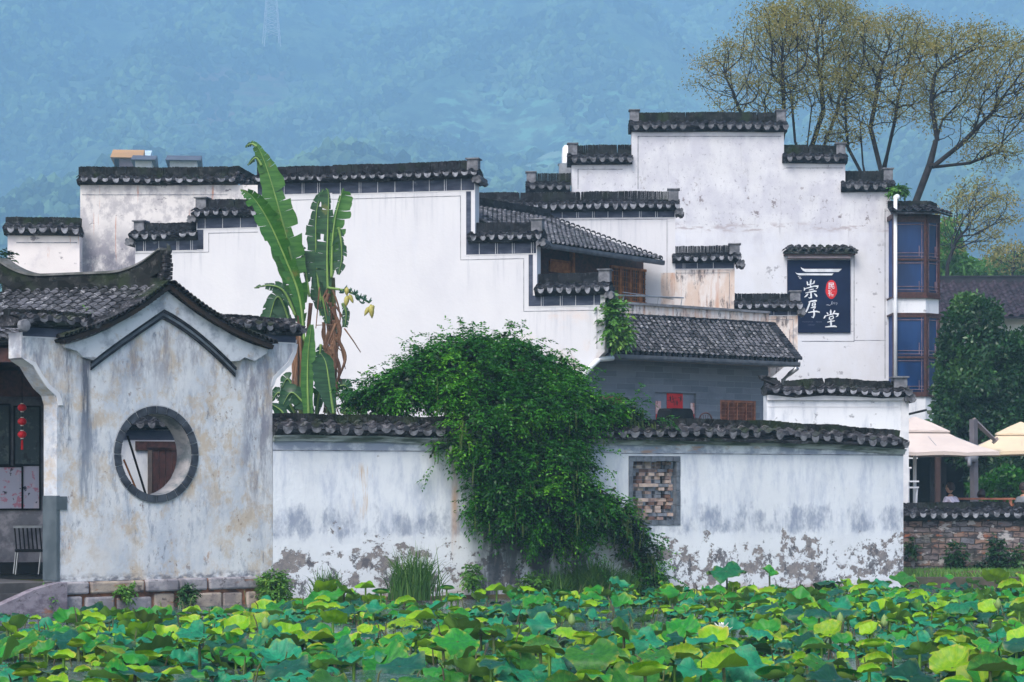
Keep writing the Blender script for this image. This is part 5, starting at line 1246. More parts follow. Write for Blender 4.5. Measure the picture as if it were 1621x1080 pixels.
# white folding rack and stool by the wall end
Rk = Fr(1432, 48.5, 0); o = tag(empty('white_rack', Rk), 'white metal folding rack standing on the terrace beside the end of the white wall', 'rack')
rz_ = lambda y: Rk.z(1440, y)
mb = MB(); mb.tube([(Rk.u(1415), 0, rz_(741)), (Rk.u(1443), 0, rz_(741))], .02, 5); mb.build('upper_bar', M['white'], o)
mb = MB(); mb.box(Rk.u(1415), Rk.u(1453), -.15, .3, rz_(763.5), rz_(761)); mb.build('shelf', M['white'], o)
mb = MB(); mb.box(Rk.u(1415), Rk.u(1452), -.2, .3, rz_(773), rz_(770.5)); mb.build('lower_shelf', M['white'], o)
for (x, x2) in ((1434, 1438), (1450, 1444)):
    mb = MB(); mb.tube([(Rk.u(x), -.15, rz_(772)), (Rk.u(x2), -.15, .75)], .02, 5); mb.build('leg', M['white'], o)
for x in (1434, 1442):
    mb = MB(); mb.tube([(Rk.u(x), .25, rz_(741)), (Rk.u(x), .25, .75)], .016, 5); mb.build('leg', M['white'], o)

def skin_body(name, verts, edges, radii, mat, parent=None, lv=2):
    me = bpy.data.meshes.new(name); me.from_pydata(verts, edges, []); o = bpy.data.objects.new(name, me); C.objects.link(o)
    if parent: o.parent = parent
    sk = o.modifiers.new('skin', 'SKIN'); sk.use_smooth_shade = True
    for i, r in enumerate(radii):
        v = me.skin_vertices[0].data[i]; v.radius = (r, r) if not hasattr(r, '__len__') else r; v.use_root = (i == 0)
    ss = o.modifiers.new('sub', 'SUBSURF'); ss.levels = lv; ss.render_levels = lv
    me.materials.append(mat); return o
skin_m = simple('warm_skin', (.42, .24, .17), (.36, .2, .14), 6, .6, 0); hair_m = simple('dark_brown_hair', (.03, .018, .015), (.015, .01, .01), 8, .6, .4)
def person(x, y, z, rz, shirt, label, lean=.1, head_turn=0.0):
    """seated figure facing local -y; z is the seat surface"""
    o = empty('person', loc=(x, y, z), rz=rz); tag(o, label, 'person', 'people seated on the terrace')
    V_ = [(0, 0, .08), (0, -.01, .25), (0, -lean * .6, .42), (0, -lean, .52), (0, -lean - .01, .6),                     # 0 pelvis 1 waist 2 chest 3 neck base 4 neck
          (-.17, -lean, .49), (-.23, -lean - .06, .24), (-.16, -lean - .28, .2), (-.12, -lean - .36, .22),                 # left arm 5-8
          (.17, -lean, .49), (.23, -lean - .06, .24), (.16, -lean - .28, .2), (.12, -lean - .36, .22),                    # right arm 9-12
          (-.1, -.06, .06), (-.12, -.44, .08), (-.12, -.46, -.36), (-.12, -.58, -.4), (.1, -.06, .06), (.12, -.44, .08), (.12, -.46, -.36), (.12, -.58, -.4)]
    E_ = [(0, 1), (1, 2), (2, 3), (3, 4), (2, 5), (5, 6), (6, 7), (7, 8), (2, 9), (9, 10), (10, 11), (11, 12), (0, 13), (13, 14), (14, 15), (15, 16), (0, 17), (17, 18), (18, 19), (19, 20)]
    Rr = [.13, .12, .13, .06, .048, .05, .04, .034, .026, .05, .04, .034, .026, .09, .065, .045, .03, .09, .065, .045, .03]
    skin_body('body', V_, E_, Rr, skin_m, o)
    sh = skin_body('shirt', [V_[0], V_[1], V_[2], (0, -lean + .0, .5), V_[5], (-.215, -lean - .03, .34), V_[9], (.215, -lean - .03, .34)], [(0, 1), (1, 2), (2, 3), (2, 4), (4, 5), (2, 6), (6, 7)], [.15, .145, .15, .085, .068, .06, .068, .06], shirt, o)
    tr = skin_body('trousers', [V_[0], V_[13], V_[14], V_[15], V_[17], V_[18], V_[19]], [(0, 1), (1, 2), (2, 3), (0, 4), (4, 5), (5, 6)], [.14, .105, .08, .06, .105, .08, .06], M['black'], o)
    # head: shaped ellipsoid with nose, ears, hair cap
    hc = Vector((0, -lean - .02, .72)); R_ = Matrix.Rotation(head_turn, 4, 'Z')
    def ell(n1, n2, f): 
        vs = []; 
        for i in range(n1 + 1):
            for j in range(n2):
                th, ph = pi * i / n1, 2 * pi * j / n2; vs.append(f(sin(th) * cos(ph), sin(th) * sin(ph), cos(th)))
        return vs, [(i * n2 + j, i * n2 + (j + 1) % n2, (i + 1) * n2 + (j + 1) % n2, (i + 1) * n2 + j) for i in range(n1) for j in range(n2)]
    def fh(x_, y_, z_):
        w_ = .076 * (1 - .16 * max(0, -z_)); px_ = x_ * w_; py_ = y_ * .095 * (1 - .1 * max(0, -z_)); pz_ = z_ * .115
        if y_ < -.8: py_ -= .02 * math.exp(-((z_ + .05) / .16) ** 2 - (x_ / .2) ** 2)      # nose
        if y_ < -.6: py_ += .008 * math.exp(-((z_ - .12) / .1) ** 2) * (abs(x_) > .15)       # eye hollows
        return R_ @ Vector((px_, py_, pz_)) + hc
    mb = MB(); a_, b_ = ell(16, 24, fh); mb.add(a_, b_)
    for s in (-1, 1):
        aa, bb = ell(6, 8, lambda x_, y_, z_: R_ @ Vector((s * .078 + x_ * .01, .01 + y_ * .02, -.005 + z_ * .032)) + hc); mb.add(aa, bb)
    hd_ = mb.build('head', skin_m, o, smooth=True)
    mb = MB()
    for s in (-1, 1):
        aa, bb = ell(5, 6, lambda x_, y_, z_: R_ @ Vector((s * .03 + x_ * .012, -.086 + y_ * .006, .014 + z_ * .007)) + hc); mb.add(aa, bb)
    mb.build('eyes', M['black'], hd_)
    mb = MB(); aa, bb = ell(4, 8, lambda x_, y_, z_: R_ @ Vector((x_ * .024, -.083 + y_ * .006, -.056 + z_ * .007)) + hc); mb.add(aa, bb); mb.build('mouth', simple('lips', (.3, .1, .09), None, 3), hd_)
    def fhair(x_, y_, z_):
        k = 1.16 + .05 * sin(9 * x_ + 7 * z_); front = max(0, -y_ - .1) * (1 if z_ < .55 else .2)
        return R_ @ Vector((x_ * .078 * k * (1 - .35 * front), y_ * .098 * k * (1 - .55 * front) + .012, max(z_, -.35 if y_ > 0 else .1) * .118 * k)) + hc
    mb = MB(); aa, bb = ell(14, 20, fhair); mb.add(aa, bb); mb.build('hair', hair_m, o, smooth=True)
    # hands: palm and five fingers
    for s, root in ((-1, V_[8]), (1, V_[12])):
        r0 = Vector(root); pts = [tuple(r0), tuple(r0 + Vector((0, -.05, -.005)))]; ed = [(0, 1)]; rad = [.024, .03]
        for k, L_ in enumerate((.065, .075, .07, .055)):
            b0 = len(pts); x_ = (-.03 + .02 * k); pts += [tuple(r0 + Vector((x_, -.08, -.005))), tuple(r0 + Vector((x_ * 1.1, -.08 - L_ * .6, -.012))), tuple(r0 + Vector((x_ * 1.1, -.08 - L_, -.035)))]
            ed += [(1, b0), (b0, b0 + 1), (b0 + 1, b0 + 2)]; rad += [.01, .009, .007]
        b0 = len(pts); pts += [tuple(r0 + Vector((-s * .035, -.045, 0))), tuple(r0 + Vector((-s * .06, -.075, -.01)))]; ed += [(1, b0), (b0, b0 + 1)]; rad += [.011, .009]
        skin_body('hand', pts, ed, rad, skin_m, o, 1)
    return o
def seatz(py, D): return CAMZ + (HY - py) * D / FPX - .80
def chair(x, y, z, rz, label):
    o = tag(empty('terrace_chair', loc=(x, y, .75), rz=rz), label, 'chair', 'chairs on the terrace'); h = z - .75
    mb = MB(); mb.box(-.22, .22, -.22, .22, h - .04, h); mb.build('seat', M['redwood'], o)
    mb = MB(); mb.box(-.22, .22, .2, .24, h + .15, h + .38); mb.build('backrest', M['redwood'], o)
    for sx in (-.2, .2):
        for sy in (-.2, .22): mb = MB(); mb.box(sx - .02, sx + .02, sy - .02, sy + .02, 0, h + (.38 if sy > 0 else -.04)); mb.build('leg', M['redwood'], o)
for px, py, D, rz_p, shm, lab in ((1511, 767, 49.5, -2.3, simple('lilac_white_shirt', (.62, .56, .66), (.4, .38, .5), 9, .8, 0), 'seated person with dark hair and lilac-white top, leftmost at the terrace table'),
                       (1551, 778, 50.6, 2.6, simple('dark_maroon_top', (.1, .03, .03), None, 9, .8, 0), 'seated person with dark hair and maroon top, between the other two diners'),
                       (1614, 767, 49.8, 1.9, simple('grey_shirt', (.2, .22, .25), None, 5, .8, 0), 'seated person in grey shirt at the edge of the frame, on the terrace')):
    a = P(px, HY, D); zz = seatz(py, D); person(a.x, a.y, zz, rz_p, shm, lab)
    chair(a.x + .02, a.y, zz, rz_p, {1511: 'red-brown chair under the person in the lilac-white top', 1551: 'red-brown chair under the person in the maroon top', 1614: 'red-brown chair under the person in the grey shirt'}[px])
a = P(1566, HY, 50.0); tz_ = CAMZ + (HY - 789) * 50 / FPX; o = tag(empty('terrace_table', loc=(a.x, a.y, .75)), 'long red-brown table between the seated diners behind the brick wall', 'table')
mb = MB(); mb.box(-.9, .5, -.35, .35, tz_ - .78, tz_ - .74); mb.build('tabletop', M['redwood'], o)
for sx in (-.8, .4):
    for sy in (-.3, .3): mb = MB(); mb.box(sx - .03, sx + .03, sy - .03, sy + .03, 0, tz_ - .78); mb.build('leg', M['redwood'], o)
# ================================================================== VEGETATION
def rot_frames(n, rng, up=None, spread=1.0):
    """random orthonormal frames (N,3,3); rows: length axis, width axis, normal"""
    a = rng.normal(size=(n, 3))
    if up is not None: a = a * spread + up
    a /= np.linalg.norm(a, axis=1, keepdims=True)
    b = rng.normal(size=(n, 3)); b -= a * (a * b).sum(1, keepdims=True); b /= np.linalg.norm(b, axis=1, keepdims=True)
    return a, b, np.cross(a, b)
def leaf_quads(C0, a, b, L, Wd_, droop=0.0):
    """pointed leaves: base, side, tip, side"""
    L = np.asarray(L)[:, None]; Wd_ = np.asarray(Wd_)[:, None]
    base = C0; mid = C0 + a * L * .45; tip = C0 + a * L
    tip = tip + np.array([0, 0, -1.0]) * droop * L
    return np.stack([base, mid + b * Wd_, tip, mid - b * Wd_], 1)
LUMP = .5
def ellip_points(blobs, n, rng, hollow=.55, nz=None, thr=-1):
    """blobs (px,py,D,rx,ry,depth m): points in the outer part of several ellipsoids, clumped by noise"""
    cs = []; vols = []
    for (px, py, D, rx, ry, dp) in blobs:
        c = P(px, py, D); cs.append((np.array(c), np.array([rx * D / FPX, dp, ry * D / FPX]))); vols.append((rx * ry * dp) ** .75)
    vols = np.array(vols) / sum(vols); out = []; nrm = []
    for (c, r), f in zip(cs, vols):
        m = int(n * f); d = rng.normal(size=(m, 3)); d /= np.linalg.norm(d, axis=1, keepdims=True)
        rad = hollow + (1 - hollow) * rng.random((m, 1)) ** .6
        lump = np.array([1 + LUMP * mnoise.noise(Vector(q * 2.6 + c)) + .12 * mnoise.noise(Vector(q * 7 + c)) for q in d])[:, None]
        out.append(c + d * r * rad * lump); nrm.append(d)
    p = np.concatenate(out); q = np.concatenate(nrm)
    if thr > -1:
        keep = np.array([mnoise.noise(Vector(x / nz)) > thr for x in p]); p = p[keep]; q = q[keep]
    return p, q

M['bushleaf'] = leafmat('wisteria_leaf', (.01, .08, .008), (.045, .22, .012), (.15, .42, .02), .4)
M['greenleaf'] = leafmat('glossy_green_leaf', (.007, .036, .012), (.02, .08, .02), (.07, .17, .04), .2, .4)
M['brightleaf'] = leafmat('bright_green_leaf', (.05, .16, .02), (.1, .26, .04), (.2, .36, .06), .3)
M['oliveleaf'] = leafmat('olive_ochre_young_leaf', (.15, .16, .04), (.28, .25, .07), (.36, .27, .1), .35)
M['grassleaf'] = leafmat('grass_blade', (.025, .085, .015), (.06, .16, .03), (.14, .26, .06), .3)
M['bark'] = simple('dark_wet_bark', (.025, .022, .024), (.012, .011, .013), 6, .9, .5)
M['bark2'] = simple('grey_brown_bark', (.09, .07, .055), (.05, .04, .03), 6, .9, .5)

def sprays(name, pts, nrm, rng, mat, parent, n_leaf=9, L=.24, leaf=.055, wid=.014, droop=.5, fold=.3):
    """pinnate leaves: leaflets paired along a drooping midrib"""
    m = len(pts); a = nrm + rng.normal(size=(m, 3)) * .7; a[:, 2] *= .7; a /= np.linalg.norm(a, axis=1, keepdims=True)
    up = np.array([0, 0, 1.0]); s = np.cross(a, up); s /= np.linalg.norm(s, axis=1, keepdims=True) + 1e-6
    rr = np.clip(.45 + .75 * np.array([mnoise.noise(Vector(x * 1.5)) for x in pts]) + rng.normal(size=m) * .2, 0, 1); LL = L * rng.uniform(.7, 1.25, m); V_ = []; R_ = []
    for k in range(n_leaf):
        t = (k // 2 * 2 + 1) / n_leaf; sg = 1 if k % 2 else -1
        pos = pts + a * (LL * t)[:, None] + np.outer(LL * t * t * -droop, up)
        d = a * .55 + s * sg * (.85 if k < n_leaf - 1 else .1) + up * -(fold * rng.random((m, 1)) + .1) + rng.normal(size=(m, 3)) * .18
        d /= np.linalg.norm(d, axis=1, keepdims=True)
        w = np.cross(d, up + rng.normal(size=(m, 3)) * .5); w /= np.linalg.norm(w, axis=1, keepdims=True) + 1e-6
        V_.append(leaf_quads(pos, d, w, leaf * rng.uniform(.75, 1.3, m), np.full(m, wid), .15)); R_.append(np.clip(rr + rng.normal(size=m) * .12, 0, 1))
    return quads_mesh(name, np.concatenate(V_), mat, parent, np.concatenate(R_))

# ---- the great drooping shrub over the wall
rb_ = np.random.default_rng(3)
WD = lambda px: W._t(px, 0)[1]                 # depth of the wall face at this column
bb = [(735, 562, 1.1, 62, 44, .9), (790, 560, 1.0, 55, 36, .8), (690, 590, 1.2, 66, 46, .9), (640, 612, 1.2, 58, 36, .8), (600, 630, 1.4, 32, 20, .5), (760, 610, .6, 80, 50, 1.1),
      (835, 588, .7, 58, 36, .9), (882, 590, .6, 36, 26, .6), (898, 625, .6, 32, 32, .6), (845, 650, .1, 80, 60, 1.1), (920, 665, .2, 46, 42, .6), (985, 655, .3, 38, 22, .4), (1022, 668, .1, 20, 12, .2), (780, 665, -.1, 62, 52, .9),
      (800, 730, -.35, 62, 60, .7), (862, 730, -.45, 62, 62, .8), (905, 720, -.3, 28, 50, .5), (792, 785, -.35, 48, 60, .5), (860, 790, -.5, 68, 55, .7), (922, 795, -.45, 44, 38, .5), (965, 812, -.4, 40, 32, .45), (880, 845, -.35, 48, 24, .35),
      (1000, 842, -.35, 28, 28, .3), (1020, 878, -.3, 20, 30, .22), (1025, 905, -.3, 14, 14, .15), (712, 700, -.1, 30, 26, .3), (565, 640, 1.6, 18, 8, .2), (940, 650, .3, 36, 26, .4)]
blobs = [(px, py, WD(px) + dd, rx * .92, ry * .92, dp) for (px, py, dd, rx, ry, dp) in bb]
sh_o = tag(empty('hanging_shrub', loc=P(800, 770, WD(800) + 1.0).to_tuple()[:2] + (.2,)), 'large green drooping shrub with hanging pods spilling over the long white wall', 'shrub')
def world_child(o, par): o.parent = par; o.matrix_parent_inverse = Matrix.Translation(-Vector(par.location)); return o
p, q = ellip_points(blobs, 21000, rb_, .5, .3, .02)
# nothing may grow inside the wall
def clear_of_wall(p, q):
    loc = np.array([W.w2l(x) for x in p]); bad = (loc[:, 1] > -.08) & (loc[:, 1] < .5) & (loc[:, 2] < 3.2) & (loc[:, 0] > 0)
    return p[~bad], q[~bad]
p, q = clear_of_wall(p, q)
world_child(sprays('foliage', p, q, rb_, M['bushleaf'], None, 11, .3, .066, .018), sh_o)
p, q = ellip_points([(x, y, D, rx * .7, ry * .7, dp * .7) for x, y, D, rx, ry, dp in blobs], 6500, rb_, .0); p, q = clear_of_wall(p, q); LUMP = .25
world_child(sprays('inner_foliage', p, q, rb_, leafmat('shade_dark_inner_leaf', (.004, .02, .004), (.01, .04, .006), None, .15), None, 7, .24, .1, .03), sh_o)  # inner leaves darkened: shade inside the shrub put into their colour
# loose shoots reaching out past the mass
sp0, sq0 = [], []; rsh = random.Random(17)
for k in range(150):
    px, py, D, rx, ry, dp = rsh.choice(blobs); a_ = rsh.uniform(-.3, pi + .3) if py < 680 else rsh.uniform(pi * .9, 2.1 * pi)
    c0 = P(px + cos(a_) * rx * .8, py - sin(a_) * ry * .8, D - rsh.uniform(0, .6) * dp); d_s = Vector((cos(a_), -rsh.uniform(0, .5), sin(a_) + .2)).normalized(); L_s = rsh.uniform(.25, .6)
    for q_ in range(9):
        t = q_ / 8; p_s = c0 + d_s * L_s * t + Vector((0, 0, -.35 * t * t * L_s)); sp0.append(p_s); sq0.append(d_s + Vector((rsh.uniform(-.6, .6), rsh.uniform(-.6, .3), rsh.uniform(-.5, .5))))
sp0, sq0 = clear_of_wall(np.array(sp0), np.array(sq0))
world_child(sprays('trailing_shoots', sp0, sq0, rb_, M['bushleaf'], None, 9, .16, .06, .016), sh_o)
# arching branches
mb = MB(); rbr = random.Random(8)
root = P(800, 860, WD(800) + 1.1); root.z = .2
fork = P(800, 640, WD(800) + 1.0)
mb.tube([root, root.lerp(fork, .5) + Vector((.1, 0, 0)), fork], [.12, .1, .08], 7)
for (px, py, D, rx, ry, dp) in blobs:
    e_ = P(px, py, D); mid = fork.lerp(e_, .5) + Vector((0, 0, .35))
    mb.tube([fork, fork.lerp(mid, .6) + Vector((0, 0, .12)), mid, e_], [.045, .035, .025, .012], 5)
    for k in range(5):
        t_ = e_ + Vector((rbr.uniform(-1, 1) * rx * D / FPX, rbr.uniform(-1, 1) * dp, rbr.uniform(-.9, .9) * ry * D / FPX)); 
        if W.w2l(t_).y < -.05 or t_.z > 3.3: mb.tube([mid.lerp(e_, .6), e_.lerp(t_, .5) + Vector((0, 0, .1)), t_], [.014, .01, .005], 4)
world_child(mb.build('branches', M['bark2']), sh_o)
# hanging seed pods
mb = MB()
for k in range(420):
    b = rbr.choice(blobs[5:]); px, py, D, rx, ry, dp = b; a_ = rbr.uniform(0, 2 * pi); c = P(px, py, D) + Vector((cos(a_) * rx * D / FPX * .9, -dp * rbr.uniform(.3, .95), -rbr.uniform(-.3, 1.0) * ry * D / FPX * .9))
    l_ = rbr.uniform(.12, .3); mb.tube([c, c + Vector((.01, 0, -l_ * .5)), c + Vector((.0, .0, -l_))], [.005, .011, .004], 4)
sp_ = mb.build('seed_pods', simple('yellow_green_pod', (.09, .13, .03), (.05, .09, .02), 5, .6, 0)); sp_['kind'] = 'stuff'; world_child(sp_, sh_o)

# ---- small plants
def plant(name, cat, label, blobs_, n, leaf, mat, L=.12, nl=7, wid=.02, group=None, stem=True, droop=.3):
    o_ = empty(name, loc=P(blobs_[0][0], blobs_[0][1] + blobs_[0][4], blobs_[0][2])); tag(o_, label, cat, group)
    rn = np.random.default_rng(int(blobs_[0][0])); p, q = ellip_points(blobs_, n, rn, .2)
    world_child(sprays('leaves', p, q, rn, mat, None, nl, L, leaf, wid, droop), o_)
    if stem:
        mb = MB(); r = random.Random(n); b0 = Vector(o_.location)
        for k in range(8): b = r.choice(blobs_); t_ = P(b[0] + r.uniform(-.7, .7) * b[3], b[1] + r.uniform(-.6, .6) * b[4], b[2]); mb.tube([b0, b0.lerp(t_, .5) + Vector((0, 0, .03)), t_], [.008, .006, .003], 4)
        world_child(mb.build('stems', M['bark2']), o_)
    return o_
plant('roof_shrub', 'shrub', 'small green shrub sprouting at the end of the white gable beside the lower tiled roof', [(972, 505, 54.6, 16, 34, .3), (985, 530, 54.6, 12, 16, .25), (966, 478, 54.7, 8, 12, .15)], 260, .13, M['brightleaf'], .22, 7, .035)
plant('roof_fern', 'fern', 'small bright fern growing on the pavilion roof tiles', [(144, 498, 36.5, 9, 11, .1), (152, 512, 36.4, 5, 8, .08)], 60, .07, M['brightleaf'], .1, 7, .015)
plant('roof_weed', 'weed', 'bright green weeds on the cap of the glazed bay of the tall house', [(1422, 301, 67.5, 13, 6, .3)], 120, .12, M['brightleaf'], .14, 5, .03)
plant('roof_moss_tuft', 'weed', 'dark green tuft at the left end of the pavilion ridge', [(8, 425, 40.2, 12, 26, .2)], 90, .1, M['greenleaf'], .14, 7, .02)
for px, py, D, rx, ry, n, lab in ((435, 930, 37.6, 22, 26, 150, 'leafy weed where the pavilion plinth meets the long wall'), (298, 940, 36.6, 9, 12, 40, 'small weed rooted in the plinth joint under the moon window'), (62, 945, 35.3, 26, 12, 70, 'low weeds beside the stone stair cheek'),
                              (748, 915, 39.2, 10, 22, 50, 'thin dark weed at the wall foot, between grass tuft and hanging shrub'), (1040, 920, 40.6, 16, 18, 80, 'pale weed at the foot of the wall right of the shrub'), (845, 925, 39.4, 22, 16, 70, 'dark weed under the hanging shrub at the wall foot'),
                              (200, 935, 36.0, 8, 10, 30, 'tiny weed on the plinth below the left of the moon window')):
    plant('weed', 'weed', lab, [(px, py, D, rx, ry, .2)], n * 2, .07, M['brightleaf'] if n % 20 else M['greenleaf'], .12, 7, .018, group='weeds at the wall foot')
for px, py, rx, ry, n, lab in ((1512, 878, 16, 24, 120, 'ivy-like weed climbing the middle of the brick wall'), (1580, 872, 18, 26, 120, 'weed climbing the right part of the brick wall'), (1442, 865, 9, 12, 50, 'small weed on the brick wall beside the white wall end'), (1612, 880, 14, 18, 80, 'weed at the far right end of the brick wall'), (1560, 898, 40, 8, 110, 'low weeds along the foot of the brick wall')):
    plant('wall_weed', 'weed', lab, [(px, py, 45.3, rx * .8, ry * .9, .08)], int(n * .7), .07, M['greenleaf'], .12, 7, .025, group='weeds on the brick wall')
# grass tufts: long arching blades
def tuft(label, px, pyb, D, h, spread, n, seed, mat='grassleaf'):
    r = np.random.default_rng(seed); base = P(px, pyb, D); o_ = tag(empty('grass_tuft', loc=base), label, 'grass tuft', 'grass tufts at the wall foot')
    az = r.uniform(0, 2 * pi, n); ln = h * r.uniform(.5, 1.15, n); out = spread * r.uniform(.1, 1, n) ; b0 = np.stack([r.normal(size=n) * spread * .25, r.normal(size=n) * .12, np.zeros(n)], 1)
    K = 6; V_ = []; R_ = []; dirx = np.stack([np.cos(az), np.sin(az) * .5, np.zeros(n)], 1); side = np.stack([-np.sin(az), np.cos(az), np.zeros(n)], 1) * .3 + np.array([.7, 0, 0])
    rr = r.random(n)
    def pt(t): return b0 + dirx * (out * t ** 1.8)[:, None] + np.outer(ln * (t - .42 * t ** 3 * (out / spread)), [0, 0, 1])
    for k in range(K):
        t0, t1 = k / K, (k + 1) / K; w0, w1 = .012 * (1 - t0 ** 2) + .001, .012 * (1 - t1 ** 2) + .0005
        a_, b_ = pt(t0), pt(t1); V_.append(np.stack([a_ - side * w0, a_ + side * w0, b_ + side * w1, b_ - side * w1], 1)); R_.append(rr)
    quads_mesh('blades', np.concatenate(V_), M[mat], o_, np.concatenate(R_)); return o_
tuft('tall arching grass tuft against the long white wall, left of the hanging shrub', 655, 950, 38.5, .95, .62, 420, 1)
tuft('dense dark grass clump under the hanging shrub', 940, 948, 40.0, .75, .75, 900, 2); tuft('small grass clump under the right end of the hanging shrub', 990, 948, 40.2, .55, .4, 380, 5)
tuft('small pale grass tuft right of the pavilion plinth', 518, 955, 37.6, .62, .42, 200, 3); tuft('low grass under the shrub trunk shadow', 882, 948, 39.6, .6, .4, 220, 6)
# grass strip at the right bank
r = np.random.default_rng(4); n = 5200; xx = r.uniform(7.5, 12.5, n); yy = r.uniform(43.95, 45.45, n); b0 = np.stack([xx, yy, np.full(n, .2)], 1)
hgt = r.uniform(.05, .16, n); lean = r.normal(size=(n, 3)) * .05; lean[:, 2] = hgt; sd_ = np.array([.008, 0, 0])
V_ = np.stack([b0 - sd_, b0 + sd_, b0 + lean + sd_ * .2, b0 + lean - sd_ * .2], 1)
go = quads_mesh('grass', V_, M['brightleaf'], None, r.random(n)); go['kind'] = 'stuff'

# ---- big trees by space colonisation
def colonise(trunk, attr, step, infl, kill, iters=160, bend=.0, rng=None, par0=None):
    nodes = [np.array(t, float) for t in trunk]; par = list(par0) if par0 else [-1] + list(range(len(trunk) - 1)); A = attr.copy()
    near_i = np.zeros(len(A), int); near_d = np.full(len(A), 1e9); done = 0
    for it in range(iters):
        for i in range(done, len(nodes)):
            d = np.linalg.norm(A - nodes[i], axis=1); m = d < near_d; near_d[m] = d[m]; near_i[m] = i
        done = len(nodes); keep = near_d > kill; A = A[keep]; near_i = near_i[keep]; near_d = near_d[keep]
        if len(A) == 0: break
        act = near_d < infl
        if not act.any(): break
        new = {}
        for ai in np.nonzero(act)[0]:
            i = near_i[ai]; v = A[ai] - nodes[i]; new.setdefault(i, np.zeros(3)); new[i] += v / (np.linalg.norm(v) + 1e-9)
        added = 0
        for i, v in new.items():
            v = v / (np.linalg.norm(v) + 1e-9) + rng.normal(size=3) * .16; 
            if par[i] >= 0: pv_ = nodes[i] - nodes[par[i]]; v = v + .75 * pv_ / (np.linalg.norm(pv_) + 1e-9)
            v = v / np.linalg.norm(v); q_ = nodes[i] + v * step
            nodes.append(q_); par.append(i); added += 1
        if not added: break
    return np.array(nodes), par
def tree_mesh(nodes, par, r_tip, expo, r_max):
    n = len(nodes); kids = [0] * n; rad = np.zeros(n)
    for i in range(n):
        if par[i] >= 0: kids[par[i]] += 1
    acc = np.zeros(n)
    for i in range(n - 1, -1, -1):
        if kids[i] == 0: acc[i] = r_tip ** expo
        rad[i] = acc[i] ** (1 / expo)
        if par[i] >= 0: acc[par[i]] += acc[i]
    rad = np.minimum(rad, r_max); mb = MB(); K = 5
    for i in range(1, n):
        p = par[i]
        a, b = Vector(nodes[p]), Vector(nodes[i]); d = (b - a).normalized(); u_ = d.cross(Vector((0.3, 1, .1))).normalized(); v_ = d.cross(u_); a = a - d * rad[p] * .3
        vs = [a + (u_ * cos(2 * pi * k / K) + v_ * sin(2 * pi * k / K)) * min(rad[p], rad[i] * 1.6) for k in range(K)] + [b + (u_ * cos(2 * pi * k / K) + v_ * sin(2 * pi * k / K)) * rad[i] for k in range(K)]
        mb.add(vs, [(k, (k + 1) % K, K + (k + 1) % K, K + k) for k in range(K)])
    return mb, np.array(kids), rad
def airy_tree(label, trunk_px, D, crown, n_attr, seed, mat='oliveleaf', group='bare-branched trees behind the tall house', leaves=84, lsize=.088, stems=(), rmax=.3, dens=1.0, name='tree'):
    rng = np.random.default_rng(seed); tr = [P(*t, D) for t in trunk_px]; tr[0].z = .2
    full = []
    for a_, b_ in zip(tr, tr[1:]):
        k = max(1, int((b_ - a_).length / .5))
        for j in range(k): full.append(a_.lerp(b_, j / k))
    full.append(tr[-1])
    full = [np.array(f) for f in full]; fpar = [-1] + list(range(len(full) - 1))
    for stm in stems:       # further stems leaving the first one at its nearest point
        sp_ = [P(*t, D) + Vector((0, rng.uniform(-.6, .6), 0)) for t in stm]; i0 = int(np.argmin([np.linalg.norm(f - np.array(sp_[0])) for f in full])); prev = i0; last = Vector(full[i0])
        for q_ in sp_:
            k = max(1, int((q_ - last).length / .5))
            for j in range(1, k + 1): full.append(np.array(last.lerp(q_, j / k))); fpar.append(prev); prev = len(full) - 1
            last = q_
    pts, _ = ellip_points([(x, y, D + dd, rx, ry, dp) for x, y, dd, rx, ry, dp in crown], int(n_attr * 1.8), rng, .3)
    nodes, par = colonise(full, pts, .24, 3.0, .36, 320, rng=rng, par0=fpar)
    o_ = tag(empty(name, loc=(tr[0].x, D, .2)), label, 'tree', group)
    mb, kids, rad = tree_mesh(nodes, par, .0115, 2.35, rmax)
    world_child(mb.build('trunk', M['bark'], None, smooth=True), o_)
    tips = nodes[(kids == 0)]; tw = nodes[(kids <= 1) & (rad < .035)]
    hh = (tips[:, 2] - tips[:, 2].min()) / max(1e-6, np.ptp(tips[:, 2])); ctr = tips.mean(0); rr0 = np.linalg.norm((tips - ctr) / (tips.std(0) + .01), axis=1)
    tips = tips[rng.random(len(tips)) < np.clip(.3 + .6 * hh + .3 * (rr0 > 1.4), 0, 1)]
    cl = tips; m = int(leaves * dens)
    c = np.repeat(cl, m, 0) + rng.normal(size=(len(cl) * m, 3)) * np.array([.3, .3, .15])
    a, b, _ = rot_frames(len(c), rng, np.array([0, 0, .4]), 1); rr = np.repeat(rng.random(len(cl)), m) * .7 + rng.random(len(c)) * .3
    V_ = leaf_quads(c, a, b, lsize * rng.uniform(.6, 1.4, len(c)), lsize * .24 * np.ones(len(c)), .2)
    world_child(quads_mesh('crown', V_, M[mat], None, rr), o_)
    return o_
airy_tree('thin leafy-tipped tree, leftmost behind the tall house, spreading low to the left', [(1222, 770), (1226, 300), (1222, 230), (1212, 190)], 76, [(1180, 120, 0, 62, 60, 2.2), (1130, 120, 0, 30, 36, 1.2), (1230, 60, 0, 60, 46, 2.2), (1250, 130, .5, 44, 50, 1.6), (1200, 180, 0, 60, 30, 1.5)], 2000, 21, rmax=.15, stems=[[(1224, 300), (1205, 240), (1180, 190), (1165, 170)], [(1228, 280), (1245, 200), (1240, 150)]])
